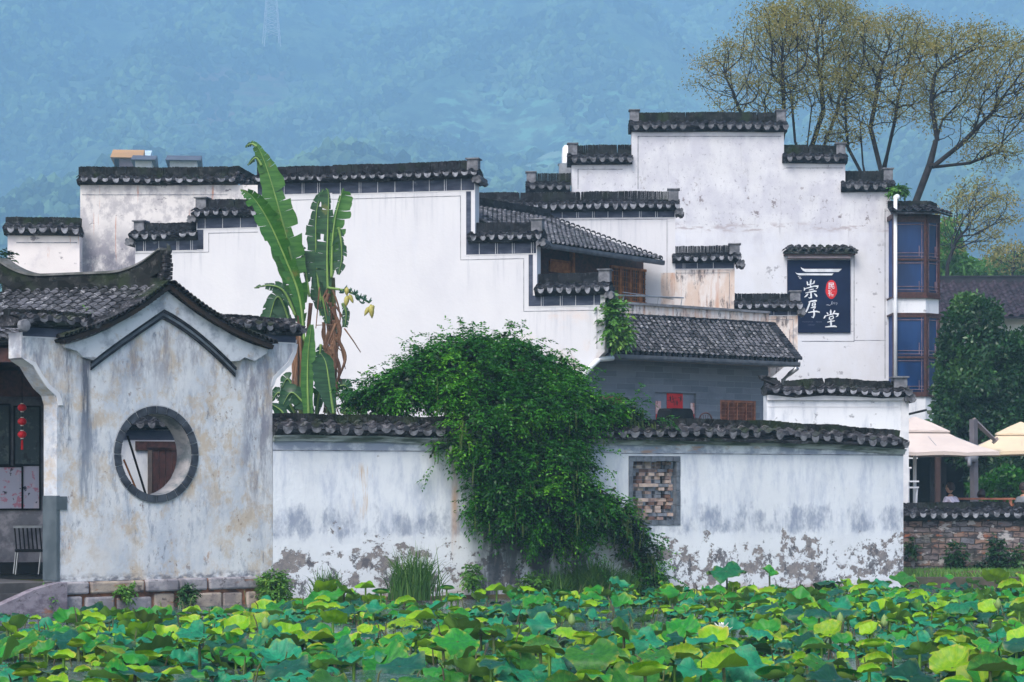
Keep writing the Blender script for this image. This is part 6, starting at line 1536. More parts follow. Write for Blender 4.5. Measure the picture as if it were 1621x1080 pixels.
airy_tree('tallest multi-stemmed tree with ochre leaf tips, above the second step of the tall house', [(1282, 770), (1284, 300), (1278, 230), (1285, 170)], 79, [(1290, 50, 0, 85, 50, 2.6), (1330, 110, 0, 62, 66, 2.2), (1260, 110, 0, 45, 60, 2), (1290, 20, 0, 70, 22, 1.6)], 2600, 22, rmax=.17, stems=[[(1284, 300), (1300, 240), (1322, 180), (1330, 150)], [(1283, 290), (1262, 220), (1256, 160)], [(1281, 250), (1300, 180), (1300, 120)]])
airy_tree('dark multi-stemmed tree with upright limbs, just left of the leaning tree', [(1382, 770), (1380, 330), (1366, 260), (1362, 200)], 77, [(1400, 80, 0, 78, 52, 2.4), (1350, 150, 0, 50, 62, 2), (1420, 150, 0, 50, 60, 2), (1440, 70, .3, 50, 36, 2), (1340, 210, 0, 40, 30, 1.5)], 2600, 23, rmax=.17, stems=[[(1380, 330), (1400, 270), (1412, 200), (1420, 150)], [(1374, 290), (1345, 230), (1335, 170)], [(1394, 280), (1380, 200), (1392, 130)]])
airy_tree('leaning dark tree with wide crown of ochre leaf tips, rightmost and largest crown', [(1440, 770), (1450, 320), (1472, 262), (1482, 222), (1492, 190)], 74, [(1530, 100, 0, 90, 56, 2.6), (1590, 150, 0, 70, 66, 2.4), (1510, 160, 0, 50, 55, 2), (1620, 100, 0, 60, 36, 2), (1560, 235, 0, 60, 30, 1.4)], 3000, 24, rmax=.2, stems=[[(1476, 265), (1520, 230), (1560, 190)], [(1484, 222), (1475, 160), (1480, 120)], [(1480, 262), (1530, 262), (1580, 240)]])
airy_tree('small misty tree with sparse ochre leaves, right of the glazed bay', [(1496, 770), (1500, 420), (1512, 385)], 100, [(1545, 340, 0, 60, 55, 3), (1520, 370, 0, 36, 36, 2)], 650, 25, rmax=.14, lsize=.15, dens=.3)
airy_tree('small misty ochre tree at the frame edge above the far tiled roof', [(1606, 770), (1602, 450), (1604, 420)], 125, [(1603, 408, 0, 38, 26, 3)], 300, 26, rmax=.14, lsize=.2, dens=.3)
# ---- leafy trees
def leafy_tree(label, base_px, D, blobs_, n, leaf, wid, mat, seed, name='leafy_tree', group=None, thr=-.15, nz=.6, trunk_r=.14, hollow=.45):
    rng = np.random.default_rng(seed); b0 = P(base_px, 770, D); b0.z = .2; o_ = tag(empty(name, loc=b0), label, 'tree', group)
    bl = [(x, y, D + dd, rx, ry, dp) for x, y, dd, rx, ry, dp in blobs_]; p, q = ellip_points(bl, n, rng, hollow, nz, thr); m = len(p)
    a = q * .6 + rng.normal(size=(m, 3)) * .8 + np.array([0, 0, .25]); a /= np.linalg.norm(a, axis=1, keepdims=True); b = np.cross(a, rng.normal(size=(m, 3)) + np.array([0, 1.2, .6])); b /= np.linalg.norm(b, axis=1, keepdims=True)
    rr = np.clip(np.array([mnoise.noise(Vector(x * 1.1)) * .8 + .45 for x in p]) + rng.normal(size=m) * .18, 0, 1)
    world_child(quads_mesh('crown', leaf_quads(p, a, b, leaf * rng.uniform(.6, 1.3, m), wid * np.ones(m), .15), M[mat], None, rr), o_)
    mb = MB(); top = P(bl[0][0], bl[0][1], bl[0][2]); f = b0.lerp(top, .45); mb.tube([b0, f], [trunk_r, trunk_r * .7], 7)
    for x, y, D_, rx, ry, dp in bl: e_ = P(x, y, D_); mb.tube([f, f.lerp(e_, .5) + Vector((0, 0, .3)), e_], [trunk_r * .6, trunk_r * .4, .02], 5)
    world_child(mb.build('trunk', M['bark2']), o_); return o_
leafy_tree('big dark green glossy tree behind the parasols, in front of the purplish roof', 1560, 60.5, [(1545, 600, 0, 66, 90, 1.6), (1600, 660, .1, 70, 80, 1.6), (1612, 570, .3, 44, 50, 1.4), (1515, 600, 0, 34, 80, 1.1), (1550, 505, 0, 36, 34, 1.1), (1516, 535, 0, 30, 44, 1.0), (1610, 625, .2, 52, 70, 1.5), (1620, 590, 0, 40, 40, 1.3), (1520, 640, -.2, 42, 70, 1.2), (1575, 690, -.2, 90, 60, 1.4), (1600, 740, .1, 70, 60, 1.2), (1530, 482, 0, 24, 18, .7), (1585, 555, .2, 30, 30, 1), (1505, 590, 0, 24, 50, .8)], 52000, .15, .036, 'greenleaf', 31)
leafy_tree('dark inner tree filling the shade behind the seated people', 1600, 63, [(1560, 660, 0, 80, 90, 1.2), (1620, 740, 0, 80, 70, 1.2), (1520, 700, .5, 40, 80, .8)], 14000, .26, .08, 'greenleaf', 32, hollow=0, thr=-1)
leafy_tree('low flowering bush behind the seated people on the terrace', 1570, 56.5, [(1575, 775, 0, 40, 24, .5), (1600, 765, 0, 30, 26, .5), (1548, 780, 0, 18, 18, .4)], 2200, .14, .04, 'bushleaf', 33, name='bush', trunk_r=.03)
leafy_tree('bright lime green tree behind the glazed bay', 1495, 112, [(1498, 395, 0, 22, 50, 2), (1508, 420, 0, 26, 32, 2)], 5000, .3, .07, 'brightleaf', 34, group='bright green trees behind the purplish roof')
for i, (px, py, rx, ry, D, lab) in enumerate(((1530, 434, 36, 20, 130, 'low bright green tree right of the lime green tree, over the purplish roof'), (1575, 432, 34, 24, 135, 'rounded yellowish green tree above the middle of the purplish roof'), (1618, 428, 30, 26, 128, 'bright green tree above the right end of the purplish roof'))):
    leafy_tree(lab, px, D, [(px, py, 0, rx, ry, 2.4), (px + 10, py + 8, 0, rx * .8, ry, 2)], 3600, .36, .09, 'brightleaf', 40 + i, group='bright green trees behind the purplish roof', nz=.9)

# ================================================================== BANANA PLANTS
def ban_mat(name, c1, c2):
    N = NT(name, .38, .5); c = N.mix(N.rng(N.noise((2, 2, 14), 4, .6), .35, .65), c1, c2); c = N.mix(N.rng(N.noise(2.2, 4), .62, .74), c, (.16, .17, .04)); N.col(c); N.bump(N.noise((6, 6, 40), 3), .3, .01)
    tr = N.n('ShaderNodeBsdfTranslucent'); N.l(N.mix(1.0, c, (1, 1, .5), 'MULTIPLY'), tr.inputs[0]); mx = N.n('ShaderNodeMixShader'); mx.inputs[0].default_value = .3
    N.l(N.b.outputs[0], mx.inputs[1]); N.l(tr.outputs[0], mx.inputs[2]); N.l(mx.outputs[0], N.t.nodes['Material Output'].inputs[0]); return N.mat
bA, bB = ban_mat('banana_leaf_green', (.03, .125, .018), (.06, .19, .028)), ban_mat('banana_leaf_deep_green', (.01, .055, .022), (.028, .1, .035))
midm = simple('banana_midrib', (.2, .32, .08), (.14, .24, .06), 3, .4, 0); dry = simple('dry_brown_sheath', (.2, .11, .065), (.09, .045, .028), (6, 6, 1.5), .9, .6); stemm = simple('banana_stem', (.12, .17, .04), (.13, .07, .035), (3, 3, 1), .6, .3)
def catmull(P_, n):
    out = []; P_ = [P_[0]] + P_ + [P_[-1]]
    for i in range(1, len(P_) - 2):
        for k in range(n):
            t = k / n; a, b, c, d = P_[i - 1], P_[i], P_[i + 1], P_[i + 2]
            out.append(.5 * ((2 * b) + (c - a) * t + (2 * a - 5 * b + 4 * c - d) * t * t + (3 * b - a - 3 * c + d) * t ** 3))
    out.append(P_[-2]); return out
BD = 47.0
def banana_leaf(par, mid_px, wl, wr, mat, tear=0.0, seed=1, fold=.35, face=0.0, D=BD, petiole=True, ddep=0.0):
    """midrib given base to tip (px,py); wl/wr: blade half-width in photo pixels on the two sides along the length"""
    r = random.Random(seed); pts = [P(x, y, D + ddep * i / max(1, len(mid_px) - 1)) for i, (x, y) in enumerate(mid_px)]; c = catmull(pts, 10); n = len(c) - 1; s = D / FPX; mb = MB()
    def wid(arr, t):
        x = t * (len(arr) - 1); i = min(int(x), len(arr) - 2); return (arr[i] * (1 - (x - i)) + arr[i + 1] * (x - i)) * s
    for side, arr in ((-1, wl), (1, wr)):
        i = 0
        while i < n:
            seg = r.choice([2, 3, 4]) if tear else n
            j = min(n, i + seg); K = 4; vs = []; sc = 1 - (r.random() ** 1.6 * .75 if r.random() < tear else 0); drp = r.uniform(0, .22) if tear else 0; tw = r.uniform(-.15, .15) if tear else 0
            for q in range(i, j + 1):
                t = q / n; d = (c[min(q + 1, n)] - c[max(q - 1, 0)]).normalized(); nx = Vector((d.z, 0, -d.x)).normalized() * side     # across the blade, in the picture-facing plane
                w_ = wid(arr, t) * sc; pinch = 0.0
                if tear and (q == i or q == j) and r.random() < .8: pinch = .05 * s * 10
                for k in range(K + 1):
                    f = k / K; ed_ = 1 + .05 * sin(q * 1.7 + side) * f
                    pp_ = c[q] + nx * (w_ * f * ed_) + Vector((0, (fold * f - .25 * f * f) * w_ * (1 if side > 0 else .8) + tw * w_ * f + face * w_ * f * side, -drp * w_ * f * f)) + d * (.25 * w_ * f * f) 
                    if pinch and k > 1: pp_ = pp_ + d * (pinch * f * (1 if q == i else -1))
                    vs.append(pp_)
            m = j - i; mb.add(vs, [(a * (K + 1) + k, a * (K + 1) + k + 1, (a + 1) * (K + 1) + k + 1, (a + 1) * (K + 1) + k) for a in range(m) for k in range(K)])
            i = j
    o_ = mb.build('leaf', mat, None, smooth=True); world_child(o_, par)
    mb = MB(); mb.tube([p_ + Vector((0, -.012, 0)) for p_ in c], [max(.005, .032 * (1 - q / n)) for q in range(n + 1)], 6); m_o = mb.build('midrib', midm, None, smooth=True); m_o.parent = o_; m_o.matrix_parent_inverse = o_.matrix_parent_inverse.copy() if False else Matrix.Identity(4)
    o_["_keep"] = 1; return o_
b1 = P(485, 770, BD); bp1 = tag(empty('banana_plant', loc=(b1.x, b1.y, .3)), 'left banana plant with one tall unbroken leaf rising above the white gable', 'banana plant', 'banana plants')
b2 = P(530, 770, BD + .3); bp2 = tag(empty('banana_plant', loc=(b2.x, b2.y, .3)), 'right banana plant with torn leaves, brown dry sheaths and hanging flower buds', 'banana plant', 'banana plants')
def st(par, pts, rad, mat, name, n=10, D=BD): mb = MB(); mb.tube(catmull([P(x, y, D) for x, y in pts], 6), [rad[0] + (rad[1] - rad[0]) * k / (6 * (len(pts) - 1)) for k in range(6 * (len(pts) - 1) + 1)], n); return world_child(mb.build(name, mat, None, smooth=True), par)
st(bp1, [(482, 845), (480, 700), (478, 560), (476, 470)], (.13, .06), stemm, 'pseudostem'); st(bp2, [(522, 845), (524, 680), (528, 560), (526, 440)], (.12, .06), stemm, 'pseudostem', D=BD + .3)
for pl_, D_ in (([(470, 640), (468, 560), (474, 500)], BD - .1), ([(492, 480), (486, 560), (492, 640)], BD - .1)): st(bp1, pl_, (.05, .03), dry, 'dry_sheath', 6, D_)
rr_ = random.Random(6)
for k in range(30):
    x0 = 522 + rr_.uniform(-12, 10); y0 = rr_.uniform(450, 560); pl_ = [(x0, y0), (x0 + rr_.uniform(-12, 16), y0 + 30), (x0 + rr_.uniform(-8, 12), y0 + 60), (x0 + rr_.uniform(-16, 22), y0 + rr_.uniform(80, 130))]
    st(bp2, pl_, (rr_.uniform(.02, .06), .008), dry, 'dry_sheath', 5, BD + .05)
for k in range(12):
    x0 = 474 + rr_.uniform(-8, 22); y0 = rr_.uniform(470, 600); st(bp1, [(x0, y0), (x0 + rr_.uniform(-5, 5), y0 + 40), (x0 + rr_.uniform(-6, 6), y0 + rr_.uniform(60, 90))], (rr_.uniform(.02, .05), .01), dry, 'dry_sheath', 5, BD - .12)
# leaves of the left plant
banana_leaf(bp1, [(478, 520), (470, 450), (452, 370), (430, 290), (412, 240), (398, 224)], [4, 22, 30, 16, 9, 2], [4, 18, 26, 20, 6, 2], bA, .12, 2, fold=.3)
banana_leaf(bp1, [(482, 540), (474, 470), (452, 410), (425, 350), (400, 312), (381, 300)], [2, 20, 22, 18, 12, 2], [2, 8, 17, 19, 10, 2], bA, .5, 3, fold=-.5, D=BD - .35)
banana_leaf(bp1, [(414, 262), (405, 250), (392, 262)], [2, 5, 1], [2, 5, 1], bB, .6, 5, D=BD - .05); banana_leaf(bp1, [(406, 232), (398, 228), (388, 233)], [1, 4, 1], [1, 5, 1], bB, .6, 6, D=BD - .05)
banana_leaf(bp1, [(468, 560), (455, 500), (440, 470), (428, 500), (422, 545)], [3, 14, 30, 24, 4], [3, 6, 12, 16, 4], bB, .1, 7, D=BD + .2); banana_leaf(bp1, [(468, 500), (450, 462), (428, 452), (402, 456)], [2, 10, 7, 1], [2, 12, 8, 1], bB, .8, 8, D=BD - .1)
banana_leaf(bp1, [(470, 540), (476, 600), (470, 650)], [3, 16, 6], [3, 10, 4], bB, .2, 9, D=BD + .15)
banana_leaf(bp1, [(489, 660), (487, 610), (488, 560), (493, 514)], [8, 11, 10, 3], [6, 9, 12, 3], bA, 0, 10, D=BD - .5, fold=.2); banana_leaf(bp1, [(528, 655), (522, 612), (516, 575), (508, 560)], [4, 24, 22, 4], [3, 10, 12, 3], bB, 0, 11, D=BD - .55, fold=.2)
banana_leaf(bp1, [(496, 655), (478, 635), (460, 622), (444, 650)], [4, 14, 14, 2], [4, 16, 16, 2], bB, .1, 12, D=BD - .2); banana_leaf(bp1, [(452, 662), (445, 650), (430, 640)], [4, 12, 2], [4, 10, 2], bB, 0, 13, D=BD - .3)
for bx, by, tx, ty, sd in ((480, 655, 455, 600, 41), (500, 660, 520, 600, 42), (470, 660, 440, 622, 43), (515, 655, 545, 610, 44), (545, 660, 590, 640, 45)):
    banana_leaf(bp1, [(bx, by), ((bx + tx) / 2 - 3, (by + ty) / 2 - 12), (tx, ty), (tx + (tx - bx) * .35, ty + 14)], [3, 13, 12, 2], [3, 13, 11, 2], bB, .4, sd, D=BD + .1)
# leaves of the right plant
banana_leaf(bp2, [(512, 500), (503, 440), (500, 380), (502, 330), (512, 300)], [2, 20, 24, 12, 2], [2, 12, 10, 8, 2], bB, 1, 14, D=BD + .2); banana_leaf(bp2, [(520, 480), (518, 420), (519, 360), (520, 310), (516, 298)], [3, 22, 18, 14, 2], [3, 14, 12, 4, 2], bB, .9, 15, D=BD + .1)
banana_leaf(bp2, [(525, 440), (526, 390), (530, 350), (540, 310), (543, 298)], [2, 6, 4, 3, 1], [2, 16, 24, 18, 3], bA, .75, 16, D=BD + .05); banana_leaf(bp2, [(536, 360), (540, 382), (541, 410), (536, 435)], [2, 8, 10, 2], [2, 16, 15, 3], bB, .8, 17, D=BD)
banana_leaf(bp2, [(490, 470), (484, 430), (480, 400), (474, 386)], [2, 4, 5, 1], [2, 10, 8, 1], bB, .3, 18, D=BD + .2); banana_leaf(bp2, [(508, 500), (505, 470), (500, 430)], [3, 14, 5], [3, 20, 6], bB, .3, 19, D=BD + .25)
banana_leaf(bp2, [(542, 480), (548, 495), (546, 518)], [2, 6, 4], [2, 7, 4], bB, .1, 20, D=BD - .1); banana_leaf(bp2, [(508, 545), (506, 562), (500, 575)], [2, 10, 4], [2, 12, 5], bB, .1, 21, D=BD - .1); banana_leaf(bp2, [(510, 470), (514, 490), (518, 512)], [2, 9, 4], [2, 8, 3], bB, .1, 27, D=BD - .1)
banana_leaf(bp2, [(545, 655), (560, 632), (572, 640)], [3, 16, 4], [3, 12, 4], bB, .1, 22, D=BD - .2); banana_leaf(bp2, [(540, 655), (552, 630), (540, 622)], [3, 14, 4], [3, 12, 4], bB, .1, 23, D=BD - .15)
for pts_, w_ in (([(545, 520), (571, 558)], .018), ([(500, 515), (540, 516)], .01), ([(532, 512), (516, 553)], .035), ([(506, 455), (500, 520)], .02), ([(512, 470), (520, 500)], .012)): st(bp2, [pts_[0], ((pts_[0][0] + pts_[1][0]) / 2, (pts_[0][1] + pts_[1][1]) / 2 - 1), pts_[1]], (w_, w_ * .5), dry, 'dry_stalk', 6, BD - .25)
# flower stalks with young fruit and buds
st(bp2, [(520, 456), (545, 460), (565, 468), (585, 480)], (.03, .016), midm, 'flower_stalk', 6, BD - .3)
for (x, y) in [(545, 458), (541, 464), (552, 462), (562, 466), (570, 472), (577, 474), (584, 478), (574, 480), (566, 475)]:
    mb = MB()
    for k in range(7):
        a_ = rr_.uniform(0, 2 * pi); c0 = P(x, y, BD - .32); mb.tube([c0, c0 + Vector((cos(a_) * .04, -.03, sin(a_) * .03 + .02)), c0 + Vector((cos(a_) * .07, -.04, sin(a_) * .05 + .05))], [.014, .016, .006], 5)
    world_child(mb.build('young_fruit', simple('blue_green_fruit', (.03, .1, .06), (.02, .07, .04), 6, .5, 0), None, smooth=True), bp2)
budm = simple('yellow_olive_bud', (.38, .34, .09), (.26, .24, .06), 6, .5, .1)
for (x, y, tx, ty, r_) in ((550, 468, 547, 486, .055), (553, 466, 559, 480, .045), (549, 455, 549, 468, .05), (587, 482, 589, 504, .06), (584, 486, 577, 500, .045), (588, 484, 592, 490, .05)):
    mb = MB(); a_, b_ = P(x, y, BD - .36), P(tx, ty, BD - .38); mb.tube([a_.lerp(b_, t) for t in (0, .2, .5, .8, 1)], [.015, r_ * .9, r_, r_ * .6, .008], 9); world_child(mb.build('flower_bud', budm, None, smooth=True), bp2)

# ================================================================== THE LOTUS POND
def lotus_mat(name, top, top2, under, edge):
    N = NT(name, .45, .25)
    ge = N.n('ShaderNodeNewGeometry'); oi = N.n('ShaderNodeObjectInfo')
    x = N.xyz(); ang = N.m('ARCTAN2', N.attr('ay'), N.attr('ax')); rad = N.attr('ar')
    vein = N.rng(N.m('ABSOLUTE', N.m('SINE', N.m('MULTIPLY', ang, 9.0))), 0.0, .11, 1.0, 0.0)
    c = N.mix(N.rng(N.noise(5, 4), .35, .65), top, top2)
    c = N.mix(N.m('MULTIPLY', vein, .6), c, tuple(min(1, v * 1.9) for v in top2))
    c = N.mix(N.m('MULTIPLY', N.rng(rad, .78, 1.0), N.rng(N.noise(3.3, 4), .45, .65)), c, edge)
    u = N.mix(N.m('MULTIPLY', vein, .5), under, tuple(min(1, v * 1.35) for v in under))
    c = N.mix(ge.outputs['Backfacing'], c, u)
    hs = N.n('ShaderNodeHueSaturation'); N.l(c, hs.inputs['Color']); N.l(N.rng(oi.outputs['Random'], 0, 1, .6, 1.3, smooth=False), hs.inputs['Value']); N.l(N.rng(oi.outputs['Random'], 0, 1, .485, .515, smooth=False), hs.inputs['Hue'])
    c = hs.outputs[0]; N.col(c); N.bump(N.m('ADD', vein, N.noise(14, 3)), .35, .01)
    tr = N.n('ShaderNodeBsdfTranslucent'); N.l(N.mix(1.0, c, (.9, 1, .6), 'MULTIPLY'), tr.inputs[0]); mx = N.n('ShaderNodeMixShader'); mx.inputs[0].default_value = .18
    N.l(N.b.outputs[0], mx.inputs[1]); N.l(tr.outputs[0], mx.inputs[2]); N.l(mx.outputs[0], N.t.nodes['Material Output'].inputs[0]); return N.mat
LM = {'blue-green': lotus_mat('lotus_blue_green', (.008, .13, .06), (.014, .2, .085), (.09, .19, .04), (.15, .24, .03)),
      'mid-green': lotus_mat('lotus_mid_green', (.012, .13, .015), (.035, .2, .018), (.11, .21, .03), (.22, .26, .03)),
      'yellow-green': lotus_mat('lotus_yellow_green', (.13, .3, .006), (.22, .36, .008), (.17, .3, .012), (.42, .36, .06)),
      'pale': lotus_mat('lotus_pale_green', (.2, .34, .2), (.14, .27, .12), (.4, .52, .34), (.45, .5, .2)),
      'dark': lotus_mat('lotus_dark_teal', (.005, .055, .03), (.008, .075, .04), (.03, .08, .03), (.1, .15, .04))}
stalkm = simple('lotus_stalk', (.09, .15, .04), (.07, .06, .03), 6, .6, 0)
def lotus_mesh(shape, seed, R=1.0):
    """unit-radius leaf around the top of its stalk; z up"""
    r = random.Random(seed); nr, na = 6, 30; vs = []; prm = []
    ph = [r.uniform(0, 6.28) for _ in range(5)]; wv = r.uniform(.08, .17); off = Vector((r.uniform(0, 50), 3, 0))
    tilt = 0; 
    for i in range(nr + 1):
        rho = i / nr
        for k in range(na):
            t = 2 * pi * k / na; rr = rho * (1 + .05 * sin(3 * t + ph[0]) + .04 * sin(7 * t + ph[1]) + .02 * sin(13 * t + ph[3]))
            x, y = rr * cos(t), rr * sin(t)
            z = wv * rho ** 2 * (sin(3 * t + ph[2]) + .6 * sin(5 * t + ph[3])) + .04 * rho * sin(9 * t + ph[4]) + .3 * rho * mnoise.noise(Vector((x * 2.2, y * 2.2, 0)) + off)
            if shape == 'flat': z += -.12 * rho ** 2 + .08 * rho
            elif shape == 'cup': z += .42 * rho ** 2
            elif shape == 'droop': z += .1 * rho - .45 * rho ** 2.2
            elif shape == 'taco':      # folded along x: both halves rise
                a = y * 1.45; y2 = sin(a) * .45; z = z * .4 + (1 - cos(a)) * .62; y = y2
            elif shape == 'fold':      # one half flopped down over the front
                if y < 0: a = y * 1.5; z = z * .5 - (1 - cos(a)) * .6 ; y = sin(a) * .55
                else: z += .25 * y * y
            elif shape == 'roll':      # furled young leaf
                a = y * 2.6; rad_ = .05 + .17 * max(0, 1 - x * x) ** .8 + .08 * abs(y); z = rad_ * (1 - cos(a)) * 1.0; y = rad_ * sin(a); x *= .95; z += .25 * x * x
            vs.append(Vector((x, y, z))); prm.append((cos(t), sin(t), rho))
    tl = {'flat': .24, 'cup': .42, 'droop': .3, 'taco': .35, 'fold': .3, 'roll': .6, 'face': 1.0}[shape] * r.uniform(.5, 1.3)
    Rm = Matrix.Rotation(tl, 3, 'X') @ Matrix.Rotation(r.uniform(-.2, .2), 3, 'Y')
    vs = [Rm @ v for v in vs]; m_ = MB()
    m_.add(vs, [(i * na + k, (i + 1) * na + k, (i + 1) * na + (k + 1) % na, i * na + (k + 1) % na) for i in range(nr) for k in range(na)])
    me = bpy.data.meshes.new('lotus_leaf'); me.from_pydata(m_.v, [], m_.f)
    for nm, j in (('ax', 0), ('ay', 1), ('ar', 2)):
        at = me.attributes.new(nm, 'FLOAT', 'POINT'); at.data.foreach_set('value', [q[j] for q in prm])
    me.polygons.foreach_set('use_smooth', [True] * len(me.polygons)); me.update(); return me
shapes = [('flat', 'blue-green'), ('flat', 'blue-green'), ('flat', 'mid-green'), ('droop', 'blue-green'), ('droop', 'blue-green'), ('droop', 'mid-green'), ('cup', 'mid-green'), ('cup', 'yellow-green'), ('cup', 'blue-green'),
          ('fold', 'blue-green'), ('fold', 'mid-green'), ('taco', 'yellow-green'), ('taco', 'mid-green'), ('taco', 'yellow-green'), ('roll', 'yellow-green'), ('roll', 'mid-green'), ('droop', 'yellow-green'), ('flat', 'dark'), ('droop', 'dark'), ('fold', 'dark'), ('cup', 'mid-green'), ('flat', 'blue-green')]
protos = []
for i, (s_, c_) in enumerate(shapes):
    me = lotus_mesh(s_, 100 + i); me.materials.append(LM[c_]); protos.append((s_, c_, me))
mb = MB(); mb.tube([(0, 0, .02), (.01, .0, -.35), (0, .01, -.9)], [.016, .018, .02], 5); stalk_me = mb.build('stalk', stalkm); stalk_mesh = stalk_me.data; C.objects.unlink(stalk_me); bpy.data.objects.remove(stalk_me)
words_ = {'flat': 'flat', 'cup': 'cupped', 'droop': 'drooping', 'taco': 'upfolded', 'fold': 'half-folded', 'roll': 'furled'}
rl_ = random.Random(2024)
cand = []; tries = 0; placed = []
def zone(px, y):
    v = 'in the front rows' if y < 26.5 else ('in the middle rows' if y < 32 else 'in the back rows')
    h = 'below the pavilion' if px < 430 else ('left of the shrub' if px < 740 else ('below the hanging shrub' if px < 1050 else ('below the brick lattice opening' if px < 1430 else 'in front of the brick wall')))
    return v, h
def openness(x, y):   # where open water shows between the leaves
    n1 = mnoise.noise(Vector((x * .33 + 3, y * .5, 1.0))); band_ = math.exp(-((y - 28.8) / 1.5) ** 2)
    return n1 * .95 + band_ * .62
while len(cand) < 2000 and tries < 90000:
    tries += 1; y = 21.4 + 22 * rl_.random() ** 1.0; x = rl_.uniform(-.245, .245) * y
    if y > shore(x) - .35: continue
    if x < -4.0 and y > shore(x) - 2.6: continue
    if openness(x, y) > .1 and rl_.random() < .93: continue
    R_ = rl_.uniform(.08, .2 + max(0, (28 - y)) * .013) * (1.2 if rl_.random() < .25 else 1)
    if any((x - a) ** 2 + (y - b) ** 2 < ((R_ + c_) * .44) ** 2 for a, b, c_ in placed[-1200:]): continue
    placed.append((x, y, R_)); cand.append((x, y, R_))
    if len(cand) >= 1900: break
LOT = cand
def add_leaf(x, y, z, R_, pi_, rz, tall=False, label=None):
    s_, c_, me = protos[pi_]; o_ = bpy.data.objects.new('lotus_leaf', me); C.objects.link(o_); o_.location = (x, y, z); o_.rotation_euler = (0, 0, rz); o_.scale = (R_, R_, R_)
    st_ = bpy.data.objects.new('stalk', stalk_mesh); C.objects.link(st_); st_.parent = o_; st_.scale = (1 / R_, 1 / R_, (z + .1) / .9 / R_)
    v, h = zone(CX + x / y * FPX, y); tag(o_, label or f'{words_[s_]} {c_} lotus leaf {v} {h}', 'lotus leaf', 'lotus leaves on the pond'); return o_
order = sorted(LOT, key=lambda q: -(q[2] / q[1]))
rest = []
for i, (x, y, R_) in enumerate(order):
    z = rl_.uniform(.02, .2 if y < 33 else .14) + (.14 if rl_.random() < .12 else 0); pi_ = rl_.randrange(len(protos)); rz_l = rl_.uniform(0, 6.28) if shapes[pi_][0] not in ('fold', 'roll', 'taco') else rl_.uniform(-.7, .7)
    if rl_.random() < .18 or (x < -3.6 and y > 29): z = rl_.uniform(.0, .09)
    if shapes[pi_][0] in ('roll',): R_ *= .8
    if i < 285: add_leaf(x, y, z, R_, pi_, rz_l)
    else: rest.append((x, y, z, R_, pi_, rz_l))
# the few that stand out by themselves
hero = [(1150, 905, 39.8, .34, 0, .3, 'tall flat blue-green lotus leaf standing high alone before the peeling wall'), (545, 938, 36.4, .2, 6, 2, 'dark cupped lotus leaf standing above its neighbours beside the small grass tuft'), (1218, 908, 40.5, .16, 20, 1, 'small round cupped leaf standing above the back row below the peeling wall'),
        (1432, 916, 41.0, .27, 2, 1, 'broad bright green leaf at the corner where the white wall ends'), (1575, 918, 41.8, .25, 7, 2.5, 'yellow-green cupped leaf standing high before the pond kerb'), (1600, 930, 38, .22, 13, .2, 'yellow-green upfolded leaf at the right frame edge below the kerb'), (1440, 970, 33, .22, 6, .4, 'round deep green leaf facing the viewer below the kerb'),
        (150, 968, 33.5, .24, 19, .5, 'dark half-folded leaf below the pavilion plinth'), (405, 990, 31.0, .22, 7, .5, 'large yellow-green cupped leaf in the second row below the plinth'), (640, 982, 31.5, .26, 16, .5, 'large yellow leaf curled over before the grass tuft'), (200, 1068, 23.6, .3, 16, .2, 'large yellow-green leaf at the bottom edge of the frame, far left'),
        (1388, 1050, 24.6, .17, 13, .1, 'upright yellow-green leaf with pale rim in the front right')]
for px, py, D, R_, pi_, rz, lab in hero:
    p_ = P(px, py, D); add_leaf(p_.x, p_.y, max(.05, p_.z), R_, pi_, rz, label=lab)
for k in range(260):     # the bed goes on past both edges of the picture
    y = rl_.uniform(22, 41); x = rl_.choice((-1, 1)) * rl_.uniform(.25, .34) * y
    if y < shore(max(-12, min(12, x))) - .5: rest.append((x, y, rl_.uniform(.03, .2), rl_.uniform(.12, .26), rl_.randrange(len(protos)), rl_.uniform(0, 6.28)))
# the remaining small ones, together with the litter of floating scraps
vs, fs, mi = [], [], []; at = {'ax': [], 'ay': [], 'ar': []}
mats_ = list(LM.values()); keys_ = list(LM.keys())
for k in range(1500):     # small floating leaves
    y = 21.6 + 20 * rl_.random(); x = rl_.uniform(-.24, .24) * y
    if y < shore(x) - .3: rest.append((x, y, rl_.uniform(.004, .03), rl_.uniform(.025, .1), rl_.choice([0, 2, 3, 7, 14, 17, 18, 18, 17, 13, 1]), rl_.uniform(0, 6.28)))
for (x, y, z, R_, pi_, rz) in rest:
    s_, c_, me = protos[pi_]; n = len(vs); Mr = Matrix.Translation((x, y, z)) @ Matrix.Rotation(rz, 4, 'Z') @ Matrix.Scale(R_, 4)
    vs += [tuple(Mr @ v.co) for v in me.vertices]; fs += [tuple(n + i for i in p_.vertices) for p_ in me.polygons]; mi += [keys_.index(c_)] * len(me.polygons)
    for k_ in at: at[k_] += [d.value for d in me.attributes[k_].data]
    if R_ > .12:
        n = len(vs); 
        for zz in (z, -.2):
            for q in range(4): vs.append((x + .016 * cos(q * pi / 2), y + .016 * sin(q * pi / 2), zz))
            for k_ in at: at[k_] += [0.0] * 4
        fs += [(n + q, n + (q + 1) % 4, n + 4 + (q + 1) % 4, n + 4 + q) for q in range(4)]; mi += [1] * 4
me = bpy.data.meshes.new('small_lotus_growth'); me.from_pydata(vs, [], fs)
for m_ in mats_: me.materials.append(m_)
me.polygons.foreach_set('material_index', mi); me.polygons.foreach_set('use_smooth', [True] * len(me.polygons))
for k_ in at: a_ = me.attributes.new(k_, 'FLOAT', 'POINT'); a_.data.foreach_set('value', at[k_])
me.update(); o_ = bpy.data.objects.new('small_lotus_growth', me); C.objects.link(o_); o_['kind'] = 'stuff'
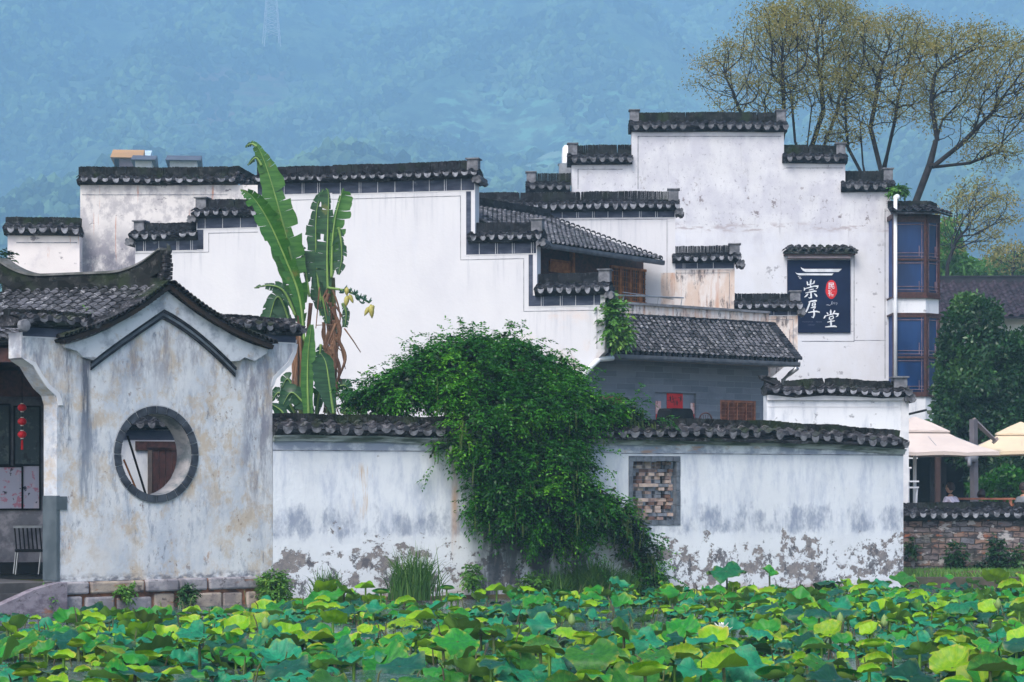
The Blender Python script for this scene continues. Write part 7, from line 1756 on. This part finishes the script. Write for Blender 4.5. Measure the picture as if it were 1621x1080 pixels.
# bare stalks, seed heads and a few withered bits
mb = MB()
for k in range(520):
    y = 21.6 + 20 * rl_.random(); x = rl_.uniform(-.24, .24) * y
    if y > shore(x) - .3: continue
    h = rl_.uniform(.06, .34); a_ = rl_.uniform(-.1, .1); mb.tube([(x, y, -.05), (x + a_ * .5, y, h * .6), (x + a_, y + rl_.uniform(-.1, .1), h * rl_.uniform(.6, 1))], [.01, .008, .006], 4)
o_ = mb.build('withered_stalks', simple('withered_stalk_brown', (.07, .045, .035), (.1, .13, .04), 2, .8, 0)); o_['kind'] = 'stuff'
# lotus flower and bud
def flower(px, py, D, label, openf=1.0):
    c_ = P(px, py, D); o_ = tag(empty('lotus_flower', loc=(c_.x, c_.y, 0)), label, 'flower', 'lotus flowers and buds'); h = max(.15, c_.z)
    for ring_, (n, el, L_) in enumerate(((7, .35 * openf, .15), (6, .8, .14), (4, 1.2, .11))):
        for k in range(n):
            a_ = 2 * pi * k / n + ring_ * .4; d = Vector((cos(a_) * cos(el), sin(a_) * cos(el), sin(el))); s = Vector((-sin(a_), cos(a_), 0)); upv = s.cross(d) * -1; m_ = MB(); vs = []
            for i in range(5):
                t = i / 4; w_ = .055 * sin(pi * min(1, t * .85 + .12)) * (1 - t * .3); cc = d * L_ * t + Vector((0, 0, .05 * t * t)); vs += [cc - s * w_ + d.cross(s) * w_ * .4, cc, cc + s * w_ + d.cross(s) * w_ * .4]
            m_.add([v + Vector((0, 0, h)) for v in vs], [(i * 3 + j, i * 3 + j + 1, (i + 1) * 3 + j + 1, (i + 1) * 3 + j) for i in range(4) for j in range(2)]); m_.build('petal', simple('white_petal', (.8, .8, .75), (.7, .74, .62), 4, .5, 0), o_, smooth=True)
    m_ = MB(); m_.tube([(0, 0, h), (0, 0, -.2)], .01, 5); m_.build('stalk', stalkm, o_)
flower(1142, 1014, 27.5, 'white open lotus flower in the middle of the pond, below the brick lattice opening')
for px, py, D, lab in ((1330, 996, 30, 'small pale lotus bud right of centre in the pond'), (1400, 1000, 29.5, 'pale yellow lotus bud in front of the wall corner'), (905, 1000, 29.8, 'closed green lotus bud below the hanging shrub'), (1580, 965, 33, 'round closed bud on a tall stalk near the right frame edge'), (420, 1005, 29, 'closed green lotus bud below the pavilion corner')):
    c_ = P(px, py, D); o_ = tag(empty('lotus_bud', loc=(c_.x, c_.y, 0)), lab, 'bud', 'lotus flowers and buds'); h = max(.12, c_.z)
    m_ = MB(); m_.lathe([(.001, 0), (.04, .025), (.052, .07), (.035, .13), (.001, .175)], 10, 0, (0, 0, h)); m_.build('bud_head', simple('pale_green_bud', (.2, .3, .09), (.15, .24, .06), 8, .5, 0), o_, smooth=True)
    m_ = MB(); m_.tube([(0, 0, h + .01), (0, 0, -.2)], .01, 5); m_.build('stalk', stalkm, o_)
for o_ in bpy.data.objects:
    if '_keep' in o_: del o_['_keep']
